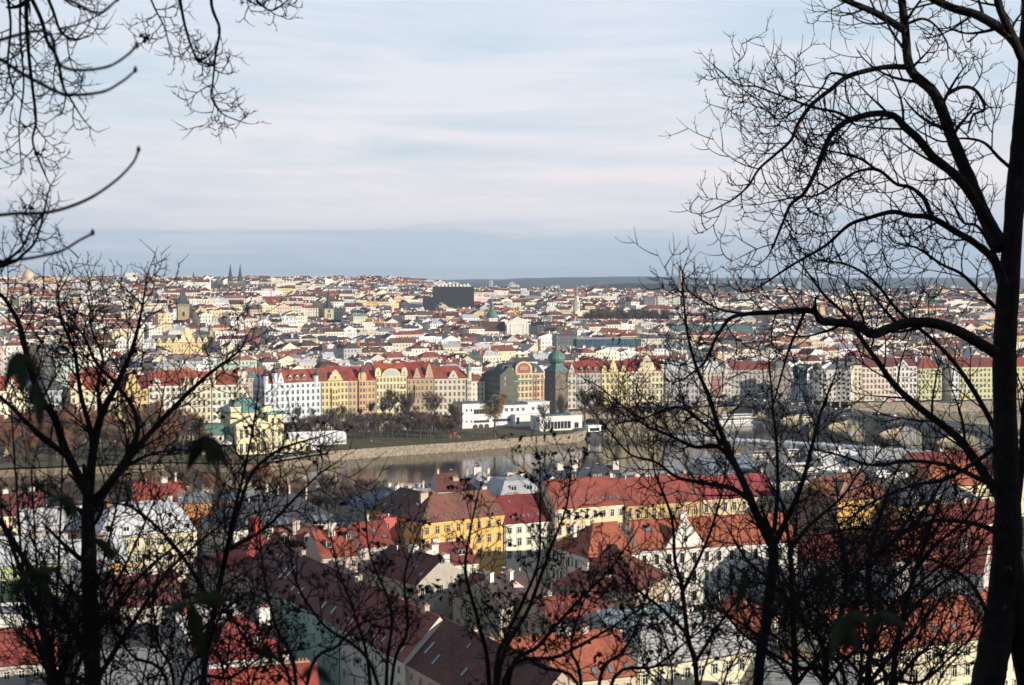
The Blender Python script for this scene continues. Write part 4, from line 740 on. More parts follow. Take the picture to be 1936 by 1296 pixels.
    q('lime yellow quay house with bright red roof', 1737, 1783, 31.5, wall=(.64, .62, .36), roof=(.30, .07, .05), rt='hip', rh=7.5, ns=6, nb=6, frame=(.72, .70, .42))
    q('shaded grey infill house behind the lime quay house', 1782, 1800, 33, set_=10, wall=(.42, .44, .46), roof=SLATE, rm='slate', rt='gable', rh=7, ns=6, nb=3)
    q('white quay house left of the second lime front', 1800.5, 1815, 33, wall=(.7, .7, .7), roof=DRED, rh=6, ns=6, nb=2)
    q('broad lime yellow quay house beside the thick trunk', 1815.5, 1884, 32, wall=(.66, .63, .38), roof=(.2, .05, .04), rh=7, ns=6, nb=9, frame=(.72, .70, .45))
    q('yellow quay house right of the thick trunk', 1885, 1990, 32, wall=(.68, .6, .34), roof=(.33, .06, .04), rh=7, ns=6, nb=11)
row()

def window_grid(t, x0, x1, nb, zs, w, h, y=0.0, arch=False, fr=WHITE, rz=0.0, dark=False):
    for z in zs:
        for k in range(nb):
            f = (k + .5) / nb
            if rz == 0: add_window(t, lerp(x0, x1, f), y, z, w, h, arch, fr, 0, dark)
            else: add_window(t, y, lerp(x0, x1, f), z, w, h, arch, fr, rz, dark)
def landmarks():
    # the two dancing buildings: pinched glass tower and the white curved block with scattered windows
    p = gz(1512, 768, 7); t = thing('glass_tower', 'pinched blue glass tower leaning on pale legs beside a white block', 'building', (p.x, p.y, 7), R(14))
    b = MB(); b.lathe([(8.4, 4.5), (6.4, 9), (4.6, 15), (4.2, 19), (4.9, 24), (5.6, 29)], 20, 0, 0, 'blueglass', (.1, .2, .25)); b.build('glass_shell', t)
    b = MB(); b.lathe([(3.2, 3), (2.6, 14), (3.6, 26), (.1, 27)], 16, 0, .3, 'plaster', (.3, .3, .3)); b.build('core', t)
    b = MB()
    for k in range(20):
        a = 2 * math.pi * k / 20; b.tube([(r * math.cos(a), r * math.sin(a), z) for r, z in ((8.5, 4.5), (6.5, 9), (4.7, 15), (4.3, 19), (5.0, 24), (5.7, 29))], [.14] * 6, 4, 'colour', (.35, .42, .42))
    b.build('mullions', t)
    for k in range(7):
        a = math.pi * (1 + k / 6); b = MB(); b.tube([(6.4 * math.cos(a), 6.4 * math.sin(a), 5.4), (6.8 * math.cos(a * 1.01), 6.8 * math.sin(a * 1.01), 0)], [.45, .35], 8, 'plaster', (.6, .58, .54)); b.build('leg', t)
    b = MB(); b.lathe([(5.0, 29), (5.2, 29.4), (.1, 30)], 16, 0, 0, 'sheet', (.3, .33, .33)); b.build('roof', t)
    a, c = gz(1530, 770, 7), gz(1608, 772, 7); AB = c - a; w = AB.length; t = thing('curved_block', 'white curved office block with scattered punched windows next to the glass tower', 'building', ((a.x + c.x) / 2, (a.y + c.y) / 2, 7), math.atan2(AB.y, AB.x))
    H = 27.5; n = 14; ed = [(-w / 2 + w * k / n, -2.2 * math.sin(math.pi * min(1, k / n * 1.6)) if k / n < .625 else 0) for k in range(n + 1)]
    b = MB(); b.prism(ed + [(w / 2, 16), (-w / 2, 16)], 4.5, H, 'plaster', (.76, .72, .64), True, (0, 0, 0), 'sheet', (.3, .33, .36)); b.prism([(x * .96, y + 1.2) for x, y in ed] + [(w / 2 * .96, 15), (-w / 2 * .96, 15)], 0, 4.5, 'glass', (.1, .1, .1), False); b.build('walls', t)
    for k in range(5):
        b = MB(); b.box(-w / 2 + 2 + k * w * .22, -w / 2 + 3.1 + k * w * .22, -1, .2, 0, 4.6, 'plaster', (.7, .66, .6)); b.build('pillar', t)
    for s_ in range(6):
        for k in range(9):
            x = -w / 2 + (k + .5) * w / 9; y = interp(x, ed); add_window(t, x, y - .05, 6 + s_ * 3.5 + .8 * math.sin(k * 1.1 + s_ * .3), 1.5, 1.7, False, (.72, .68, .6), 0, True, False)
    o = MB(); o.lathe([(3.2, 0), (3.4, 2.2), (2.2, 4.4), (.1, 5)], 10, 0, 0, 'iron'); o.build('roof_cage', t, (-w / 2 + 5, 4, H))
    # stone water tower with copper onion
    p = gz(1052, 797, 5); t = thing('water_tower', 'dark square stone tower with green copper onion dome beside white gallery', 'tower', (p.x, p.y, 4.5), R(38))
    b = MB(); s_ = 5.6; b.box(-s_, s_, -s_, s_, -1, 34.5, 'stone', (.17, .145, .125), 'b'); b.box(-s_ - .4, s_ + .4, -s_ - .4, s_ + .4, 34.5, 35.1, 'plaster', (.2, .18, .16)); b.build('shaft', t)
    for z in (4, 9, 14, 19, 24, 29):
        for f, (x, y, rz) in enumerate(((1.2, -s_, 0), (-s_, -1.0, -math.pi / 2), (s_, .6, math.pi / 2))): add_window(t, x, y, z, .8, 1.3, False, (.5, .46, .4), rz, True)
    b = MB(); r2 = math.sqrt(2) * s_
    b.lathe([(r2 * 1.13, 35.1), (r2 * .92, 36.2), (r2 * .52, 38.6), (r2 * .50, 40)], 4, 0, 0, 'copper', (.1, .2, .2), R(45), False)
    b.lathe([(4.2, 40), (5.6, 41.4), (6.0, 43), (5.6, 44.8), (4.2, 46.6), (2.4, 48), (1.1, 49.4), (.7, 51.5), (.35, 53), (.3, 57), (.05, 59)], 16, 0, 0, 'copper'); b.lathe([(.4, 55), (.55, 55.5), (.1, 56)], 8, 0, 0, 'gold'); b.build('dome', t)
    # white functionalist gallery at the water
    a, c = gz(884, 812, 4.6), gz(960, 815, 4.6); AB = c - a; w = AB.length; WG = (.70, .71, .74)
    t = thing('gallery', 'white functionalist gallery with strip windows over the river embankment', 'gallery', (a.x, a.y, 4.6), R(24))
    b = MB(); b.box(-2, 17, 4, 20, -1, 16, 'plaster', WG, 'b'); b.box(17, 46, 6, 20, -1, 14, 'plaster', WG, 'b'); b.box(46, 62, 8, 20, -1, 15, 'plaster', WG, 'b'); b.box(34, 62, 1, 8, -1, 8, 'plaster', (.74, .73, .70), 'b'); b.build('walls', t)
    b = MB(); b.box(-2.3, 17.3, 3.7, 20.3, 16, 16.4, 'sheet', (.12, .12, .13)); b.box(17.3, 46, 5.7, 20.3, 14, 14.4, 'sheet', (.12, .12, .13)); b.box(46, 62.3, 7.7, 20.3, 15, 15.3, 'sheet', (.7, .7, .72)); b.build('roof', t)
    b = MB(); b.ext([(20, 14.4), (37, 14.4), (33, 18.6), (24, 18.6)], 9, 17, 'blueglass', (.1, .2, .3)); b.build('skylight', t)
    for x0, x1, y, z0, z1 in ((6, 17, 4, 9.2, 12.2), (17.5, 27, 6, 8.8, 11.6), (6, 17, 4, 3.5, 5), (35, 37, 1, 2, 6.2), (20, 33, 6, 3.5, 5.2)):
        b = MB(); b.box(x0, x1, y - .12, y, z0, z1, 'glass'); 
        for k in range(int((x1 - x0) / 1.8) + 1): b.box(x0 + k * 1.8, x0 + k * 1.8 + .12, y - .2, y - .12, z0, z1, 'frame')
        b.build('strip_window', t)
    for x in (1, 4.4): add_window(t, x, 4, 11, .9, 1.6, False, WG, 0, True, False)
    for x in (1, 4.4): add_window(t, x, 4, 4, .8, 1.2, False, WG, 0, True, False)
    for x in (30, 34, 38, 42, 50, 57): add_window(t, x, 6 if x < 46 else 8, 10, 2, 2, False, WG, 0, False, False)
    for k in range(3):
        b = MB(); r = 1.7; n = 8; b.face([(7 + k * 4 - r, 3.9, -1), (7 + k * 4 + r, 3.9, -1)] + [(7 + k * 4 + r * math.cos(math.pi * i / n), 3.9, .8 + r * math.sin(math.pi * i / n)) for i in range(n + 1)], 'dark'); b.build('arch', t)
    p = gz(1032, 814, 4.6); t = thing('glazed_pavilion', 'white flat pavilion with tall dark glazed front beside the gallery', 'pavilion', (p.x - 4, p.y - 5, 4.6), R(24))
    b = MB(); b.box(0, 30, 0, 14, 5.6, 9, 'plaster', (.75, .74, .70)); b.box(0, 3, 0, 14, -1, 5.6, 'plaster', (.75, .74, .7)); b.box(3, 22, .6, 13, -1, 5.6, 'glass', (.1, .1, .1)); b.box(22, 30, 0, 14, -1, 5.6, 'plaster', (.75, .74, .7)); b.box(0, 34, -1.4, -1, -1, 1.1, 'plaster', (.75, .74, .7)); b.build('walls', t)
    for k in range(9):
        b = MB(); b.box(3 + k * 2.35, 3.3 + k * 2.35, .35, .7, 0, 5.6, 'frame'); b.build('mullion', t)
    b = MB(); b.box(8, 24, 4, 12, 9, 10.2, 'blueglass', (.1, .3, .5)); b.build('skylight', t)
    add_window(t, 26, 0, 1.2, 3, 3.4, False, WHITE, 0, True, False)
    # palace on the island
    p = gz(500, 859, 4.6); YW = (.77, .69, .42); YT = (.80, .75, .55)
    t = thing('island_palace', 'yellow island palace with pale teal hipped roof and white trimmed arched windows', 'palace', (p.x, p.y, 4.6), R(24))
    def blk(x0, x1, y0, y1, z1, z0=-1): 
        b = MB(); b.box(x0, x1, y0, y1, z0, z1, 'plaster', YW, 'b'); b.box(x0 - .4, x1 + .4, y0 - .4, y1 + .4, z1 - .8, z1, 'plaster', YT); (z0 > 5 or b.box(x0 - .2, x1 + .2, y0 - .2, y1 + .2, 8.2, 8.7, 'plaster', YT)); return b
    b = blk(-16, 6, 12, 36, 22.5); b.build('hall_walls', t)
    b = MB(); roof_mesh(b, 24, 26, 22.5, 'hip', 7, TEAL, 'sheet', YW, .6, 9); b.build('hall_roof', t, (-5, 11, 0), 0)
    b = blk(-15, 3, 2, 12, 16.5); b.build('front_walls', t)
    b = MB(); roof_mesh(b, 18.6, 10, 16.5, 'gablef', 4.4, (.32, .42, .42), 'sheet', YW, .4); b.build('front_roof', t, (-6, 2, 0))
    b = MB(); b.ext([(-9.4, 0), (9.4, 0), (0, 4.6)], -.5, .05, 'plaster', YW); b.tube([(-9.6, -.6, 0), (0, -.6, 4.7), (9.6, -.6, 0)], [.35] * 3, 4, 'plaster', YT); b.build('pediment', t, (-6, 2, 16.5))
    b = blk(3, 12, 3, 14, 21.5); b.build('tower_walls', t); b = blk(-16.5, -11, 9, 14, 26.0, 20); b.build('roof_pier', t); b = blk(1, 6.5, 9, 14, 26.0, 20); b.build('roof_pier', t)
    b = MB(); b.box(2.4, 12.6, 2.4, 14.6, 21.5, 22.6, 'sheet', TEAL); b.build('tower_roof', t)
    window_grid(t, -14, 2, 5, (9.2,), 1.7, 4.6, 2, True, YT); window_grid(t, -12, 0, 3, (14.4,), 1.6, 1.6, 2, True, YT); window_grid(t, -14, 2, 5, (1.2,), 1.8, 5, 2, True, YT)
    window_grid(t, 4, 11, 2, (15.6,), 1.5, 4.0, 3, True, YT); window_grid(t, 4, 11, 2, (9.4,), 1.5, 4, 3, True, YT); window_grid(t, 4, 11, 2, (2,), 1.5, 4, 3, True, YT)
    window_grid(t, 15, 34, 6, (16,), 1.4, 3, -16, True, YT, -math.pi / 2)
    b = MB(); b.box(12, 24, 2, 12, -1, 6.2, 'plaster', (.76, .68, .40)); b.box(11.8, 24.2, 1.8, 2.1, 6.2, 7.2, 'plaster', YT); b.box(23.9, 24.2, 2.1, 12, 6.2, 7.2, 'plaster', YT); b.build('terrace', t)
    window_grid(t, 13, 23, 3, (1.2,), 1.5, 3.4, 2, True, YT)
    # round annex with white awning left of the palace
    p = gz(407, 861, 4.6); t = thing('garden_restaurant', 'low pale restaurant with dark green dome roof and long white awning', 'restaurant', (p.x, p.y + 4, 4.6), R(20))
    b = MB(); b.box(-8, 9, 0, 14, -1, 10.5, 'plaster', (.62, .58, .46)); b.build('walls', t); b = MB(); roof_mesh(b, 17, 14, 10.5, 'mans', 6.5, (.09, .17, .14), 'sheet', CREAM, .6); b.build('roof', t)
    b = MB(); b.ext([(-4, 5.6), (9.5, 5.6), (9.5, 7), (-4, 8)], -4.4, 0, 'cloth'); b.build('awning', t); window_grid(t, -7, 8, 4, (1.4,), 1.8, 3, 0, False, YT); window_grid(t, -7, 8, 4, (8.2,), 1.2, 1.6, 0, True, YT)
    # marquees
    def tent(label, u, v, w, d, h, rz):
        p = gz(u, v, 4.6); t = thing('marquee', label, 'tent', (p.x, p.y, 4.6), R(rz)); b = MB(); b.box(-w / 2, w / 2, 0, d, 0, h, 'colour', (.62, .63, .66), 't'); b.build('side_walls', t)
        b = MB(); b.ext([(0, 0), (w, 0), (w, .15), (w, .2)], 0, 1, 'cloth') if False else roof_mesh(b, w, d, h, 'gable', d * .22, (.8, .8, .82), 'colour', (.75, .75, .77), .3); b.build('canopy', t)
        for x in (-w / 2, -w / 4, 0, w / 4, w / 2):
            b = MB(); b.box(x - .1, x + .1, -.12, 0, 0, h, 'iron'); b.build('post', t)
        return t
    tent('long low white marquee behind the white van', 602, 842, 34, 11, 5, 22); tent('small white marquee beside the yellow terrace', 553, 832, 9, 8, 6.5, 22)
landmarks()
# ---------------------------------------------------------------- the city beyond the quay
LM = []                                          # (photo column, phrase) used to say where a house stands
for u0, ph in ((20, 'left border quay house'), (88, 'shaded grey green quay house'), (174, 'scroll gabled cream quay house'), (250, 'golden quay house'), (310, 'balconied white quay house'), (370, 'three gabled quay house'), (432, 'spired white corner house'),
               (484, 'quay street gap'), (550, 'bluish white corner house'), (632, 'yellow quay house'), (683, 'salmon quay house'), (739, 'arched pediment house'), (794, 'tan quay house'), (855, 'ivory grey quay house'), (917, 'olive palace side'),
               (990, 'striped palace'), (1052, 'stone water tower'), (1113, 'mauve quay house'), (1161, 'lemon quay house'), (1221, 'broad scroll gable'), (1294, 'silver roofed palace'), (1357, 'red bay palace'), (1428, 'ash grey tenement'),
               (1512, 'glass tower'), (1570, 'curved white block'), (1660, 'blush quay house'), (1713, 'rounded gable house'), (1760, 'lime quay house'), (1850, 'broad lime house'), (1925, 'thick trunk')): LM.append((u0, ph))
def near_lm(u): return min(LM, key=lambda a: abs(a[0] - u))[1]
crnd = random.Random(11)
WALLS = [('cream', (.70, .63, .51), 20), ('white', (.77, .75, .72), 27), ('ivory', (.74, .70, .62), 18), ('yellow', (.70, .60, .38), 5), ('pink', (.68, .53, .46), 6), ('grey', (.46, .45, .44), 9), ('beige', (.56, .47, .37), 8), ('ochre', (.58, .42, .20), 4), ('green', (.46, .54, .46), 3)]
ROOFS = [('red', (.22, .075, .06), 'tiles', 15), ('orange', (.28, .125, .09), 'tiles', 8), ('maroon', (.12, .045, .042), 'tiles', 16), ('brown', (.12, .07, .06), 'tiles', 14), ('dark grey', (.07, .075, .09), 'slate', 17), ('pale metal', (.45, .47, .5), 'sheet', 13), ('mid grey', (.21, .21, .23), 'sheet', 12), ('teal', (.16, .26, .26), 'sheet', 2)]
def pick(t): return crnd.choices(t, [a[-1] for a in t])[0]
def jit(c, k=.1): f = 1 + crnd.uniform(-k, k); return tuple(min(.85, max(.01, x * f * (1 + crnd.uniform(-.04, .04)))) for x in c)
OCC = []                                         # footprints that must stay free: x, y, radius
def lmark(u, v0, Y, r): p = at(u, v0, Y); OCC.append((p.x, p.y, r)); return p
PLACES = dict(twin=(440, 2650), steph=(618, 1880), hall=(345, 1640), gold=(345, 1400), dark=(858, 1950), slim=(1090, 1900), belfry=(930, 1640), rose=(975, 1600), glass=(1130, 1440), park=(1200, 1950), long=(1390, 1850), teal=(1335, 1640), monast=(1535, 1950), ytower=(1628, 1850), stack=(1020, 1330), blocks=(1255, 2150))
for k_, r_ in (('twin', 45), ('steph', 36), ('hall', 16), ('gold', 34), ('dark', 48), ('slim', 14), ('belfry', 14), ('rose', 30), ('glass', 62), ('long', 50), ('teal', 55), ('monast', 55), ('ytower', 14), ('stack', 6), ('blocks', 55)): lmark(PLACES[k_][0], 522, PLACES[k_][1], r_)
lmark(1105, 522, 1455, 40); lmark(1170, 522, 1455, 40); lmark(1300, 522, 1640, 40); lmark(1370, 522, 1660, 40)
PARK = [(1110, 1285, 1900, 2010)]
def free(x, y, r):
    if any((x - a) ** 2 + (y - b_) ** 2 < (r + c) ** 2 for a, b_, c in OCC): return False
    u = 968 + x / y * F
    return not any(a - 8 < u < b_ + 8 and c < y < d for a, b_, c, d in PARK)
SPEC = []
def city_specs():
    CA = R(26)
    def to(a, b_): x, y = rot2(a, b_, CA); return x + 40, y + 1120
    rows_b = 18
    # blocks in a turned street grid
    bx = -1900
    while bx < 2400:
        wblk = crnd.uniform(62, 105); by = -620
        while by < 2700:
            hblk = crnd.uniform(44, 66); skew = crnd.uniform(-.12, .12)
            cx, cy = to(bx + wblk / 2, by + hblk / 2)
            if cy > 1060 and abs(cx / cy) < .42 and cy < 3500:
                big = crnd.random() < .16; bh = crnd.triangular(13, 25, 18); bro = pick(ROOFS); bwa = pick(WALLS)
                def put(lx, ly, w, d, ang, corner=False, yard=False):
                    px_, py_ = rot2(lx, ly, skew); x, y = to(bx + wblk / 2 + px_, by + hblk / 2 + py_)
                    if y < qy(x) + 34 or abs(968 + x / y * F - 968) > 1060: return
                    if not free(x, y, max(w, d) * .42): return
                    if y > 2500 + 700 * (1 - sstep(-.09, -.01, x / y)): return
                    wn, wc, _ = pick(WALLS) if crnd.random() < .7 else bwa; rn, rc, rm, _ = pick(ROOFS) if crnd.random() < .6 else bro
                    h = bh + crnd.uniform(-2.5, 3) if not yard else crnd.uniform(6, 15)
                    rt = crnd.choices(['gable', 'hip', 'flat', 'mans', 'gablef'], [54, 13, 17, 9, 7])[0]
                    if yard: rt = crnd.choice(['gable', 'flat', 'flat'])
                    if rm == 'sheet' and crnd.random() < .4: rt = 'flat'
                    if corner and rt == 'gable': rt = 'hip'
                    SPEC.append(dict(x=x, y=y, w=w, d=d, a=CA + skew + ang, h=h, rt=rt, rh={'flat': 1.0}.get(rt, d * crnd.uniform(.22, .4)), wn=wn, wc=jit(wc), rn=rn, rc=jit(rc, .22), rm=rm, nch=crnd.choice([1, 2, 2, 3, 4, 5]), ndo=crnd.choice([0, 0, 0, 2, 3]) if rt in ('gable', 'mans') else 0, nsk=crnd.choice([0, 0, 3, 5]), yard=yard, seed=crnd.random(), z=gh(x, y)))
                for side in (-1, 1):
                    x = -wblk / 2
                    while x < wblk / 2 - 6:
                        w = min(crnd.uniform(12, 24) * (1.9 if big else 1), wblk / 2 - x); 
                        if w < 8: break
                        put(x + w / 2, side * (hblk / 2 - 6.5), w - .05, 13, 0 if side < 0 else math.pi, x == -wblk / 2); x += w
                for side in (-1, 1):
                    y = -hblk / 2 + 13.1; 
                    while y < hblk / 2 - 20:
                        w = min(crnd.uniform(11, 20), hblk / 2 - 13.1 - y)
                        if w < 7: break
                        put(side * (wblk / 2 - 6.5), y + w / 2, w - .05, 13, -math.pi / 2 if side < 0 else math.pi / 2); y += w
                for k in range(crnd.choice([1, 2, 3])): put(crnd.uniform(-.25, .25) * wblk, crnd.uniform(-.2, .2) * hblk, crnd.uniform(10, 20), crnd.uniform(7, 11), crnd.choice([0, math.pi / 2]), False, True)
            by += hblk + crnd.uniform(9, 13)
        bx += wblk + crnd.uniform(10, 14)
city_specs()
# nearest first; keep what can be seen over the roofs in front
EN = np.full(2100, 2000.0)
for u in range(-80, 2010):
    EN[u + 80] = px((0, interp(u, QL), 36))[1] + 6
SPEC.sort(key=lambda s: s['y'])
VIS = []
CLEAR = [(400, 458, 553, 2650), (580, 642, 612, 1880), (326, 364, 642, 1640), (286, 406, 670, 1400), (796, 902, 574, 1950), (1078, 1104, 594, 1900), (914, 1002, 634, 1600), (1050, 1217, 657, 1440), (1352, 1425, 603, 1850), (1266, 1405, 622, 1640), (1478, 1582, 586, 1950), (1616, 1641, 592, 1850), (1211, 1290, 577, 2150), (1106, 1286, 605, 1895), (480, 512, 642, 1330)]
for s in SPEC:
    u, v = px((s['x'], s['y'], s['z'])); hw = max(s['w'], s['d']) / 2 / s['y'] * F
    for a, b_, vb, Y in CLEAR:                    # nothing tall stands before the big landmarks
        if s['y'] < Y and a - hw < u < b_ + hw:
            room = CZ - (vb - 522) / F * s['y'] - s['z']
            if s['h'] + s['rh'] > room: s['h'] = max(4.0, room - s['rh'])
for s in SPEC:
    u, v = px((s['x'], s['y'], s['z'] + s['h'] + s['rh'])); hw = max(s['w'], s['d']) / 2 / s['y'] * F * .8; vb = px((s['x'], s['y'], s['z']))[1]
    a, b_ = int(max(0, u - hw + 80)), int(min(2090, u + hw + 80))
    if b_ <= a: continue
    seen = np.clip(np.minimum(EN[a:b_], vb) - v, 0, 60); s['area'] = float(seen.sum()); s['u'] = u; s['v'] = v
    if s['area'] > 3 or s['y'] > 2300:
        VIS.append(s); ve = px((s['x'], s['y'], s['z'] + s['h'] * 1.02))[1]; EN[a:b_] = np.minimum(EN[a:b_], ve)
IND = set(id(s) for s in sorted([s for s in VIS if -30 < s['u'] < 1960], key=lambda s: -s['area'])[:205])

def add_house(b, r, s, frame_local=True):
    """walls into b, roof into r, in the house's own axes"""
    w, d, h = s['w'], s['d'], s['h']; st = h / max(2, round(h / 3.7)); bay = (crnd.uniform(2.5, 3.3), st, s['seed'] * 9)
    b.box(-w / 2, w / 2, -d / 2, d / 2, -4, h, 'facade', s['wc'], 'tb', bay)
    b.box(-w / 2 - .25, w / 2 + .25, -d / 2 - .25, d / 2 + .25, h - .5, h, 'facade', tuple(min(.85, k * 1.1) for k in s['wc']), 'tb')
    q_ = MB(); roof_mesh(q_, w, d, h, s['rt'], s['rh'], s['rc'], s['rm'], s['wc'], .4)
    for i, f in enumerate(q_.f):
        r.face([(q_.V[k][0], q_.V[k][1] - d / 2, q_.V[k][2]) for k in f], q_.m[i], q_.c[i], None)
def chim_at(s, k):
    c = random.Random(s['seed'] * 1000 + k); x = c.uniform(-.45, .45) * s['w']; y = c.uniform(-.3, .3) * s['d'] * .5
    z = s['h'] + (s['rh'] * (1 - abs(y) / (s['d'] / 2)) if s['rt'] != 'flat' else .2)
    return x, y, z, c.choice([(1.2, .9, 1.4), (2.2, .9, 1.2), (3.0, 1.0, 1.0), (1, 1, 1.9), (2.6, 1.6, 1.7)]), c.choice([CW, CW, (.72, .7, .66), CR, CB, (.4, .16, .1)])
def place(s, lab, grp):
    t = thing('town_house', lab, 'house', (s['x'], s['y'], s['z']), s['a'], grp); b, r = MB(), MB(); add_house(b, r, s); b.build('walls', t); ro = r.build('roof', t)
    for k in range(s['nch']):
        x, y, z, (cw, cd_, ch), cc = chim_at(s, k); link(bpy.data.objects.new('chimney', chimney_mesh(cw, cd_, ch, cc)), ro, (x, y, z))
    ang = math.atan2(s['rh'], s['d'] / 2)
    for k in range(s['ndo']):
        x = (k + .5) / s['ndo'] - .5; link(bpy.data.objects.new('dormer', dormer_mesh(1.8, 1.7, 2.2, s['wc'], s['rc'], 'gable')), ro, (x * s['w'] * .85, -s['d'] / 2 + 1.0, s['h'] + s['rh'] * .22))
    if s['rt'] in ('gable', 'hip'):
        for k in range(s['nsk']):
            fm, gm = skylight_mesh(.8, 1.3); x = (k + .5) / s['nsk'] - .5; o = link(bpy.data.objects.new('skylight', fm), ro, (x * s['w'] * .6, -s['d'] / 2 * .62, s['h'] + s['rh'] * .38 + .08)); o.rotation_euler = (ang, 0, 0); link(bpy.data.objects.new('pane', gm), o)
def city():
    RT = {'gable': 'gabled', 'hip': 'hipped', 'flat': 'flat', 'mans': 'mansard', 'gablef': 'front gabled'}
    ind = [s for s in VIS if id(s) in IND]; lab = {}
    ORD = ['nearest', 'second', 'third', 'fourth', 'fifth', 'sixth', 'seventh', 'eighth', 'ninth', 'tenth', 'eleventh']
    for s in ind:
        k = int((s['y'] - qy(s['x'])) // 85); s['row'] = k
        kind = 'back building' if s['yard'] else 'house'
        s['lab'] = f"{s['wn']} {kind}, {s['rn']} {RT[s['rt']]} roof, {['first', 'second', 'third', 'fourth', 'fifth', 'sixth', 'seventh', 'eighth', 'ninth'][min(k, 8)]} row behind the {near_lm(s['u'])}"
        lab.setdefault(s['lab'], []).append(s)
    for L, ss in lab.items():
        ss.sort(key=lambda s: s['u'])
        for i, s in enumerate(ss):
            if len(ss) > 1: s['lab'] = L.replace(f"{s['rn']} {RT[s['rt']]}", f"{s['rn']}") + ', ' + (('left', 'right')[i] if len(ss) == 2 else ('left', 'middle', 'right')[i] if len(ss) == 3 else ORD[i])
    for s in ind: place(s, s['lab'], 'houses of the old town behind the quay')
    # the rest of the roofscape, too many and too small to tell apart
    B = MB(); n = 0
    for s in VIS:
        if id(s) in IND: continue
        b = MB(); add_house(b, b, s); ca, sa = math.cos(s['a']), math.sin(s['a'])
        for k in range(s['nch']):
            x, y, z, (cw, cd_, ch), cc = chim_at(s, k); b.box(x - cw / 2, x + cw / 2, y - cd_ / 2, y + cd_ / 2, z - 1.5, z + ch, 'plaster', cc, 'b')
        for k in range(s['ndo']):
            x = ((k + .5) / s['ndo'] - .5) * s['w'] * .85; b.box(x - .9, x + .9, -s['d'] / 2 + 1, -s['d'] / 2 + 3, s['h'], s['h'] + s['rh'] * .22 + 1.7, 'plaster', s['wc'], 'b')
        off = len(B.V); B.V.extend((s['x'] + x * ca - y * sa, s['y'] + x * sa + y * ca, s['z'] + z) for x, y, z in b.V)
        B.f.extend(tuple(i + off for i in f) for f in b.f); B.m += b.m; B.c += b.c; B.uv += b.uv; B.bay += b.bay; B.sm += b.sm
    o = struct('distant_rooftops', B, 'stuff')
    print('CITY', len(SPEC), len(VIS), len(ind), len(B.f))
city()
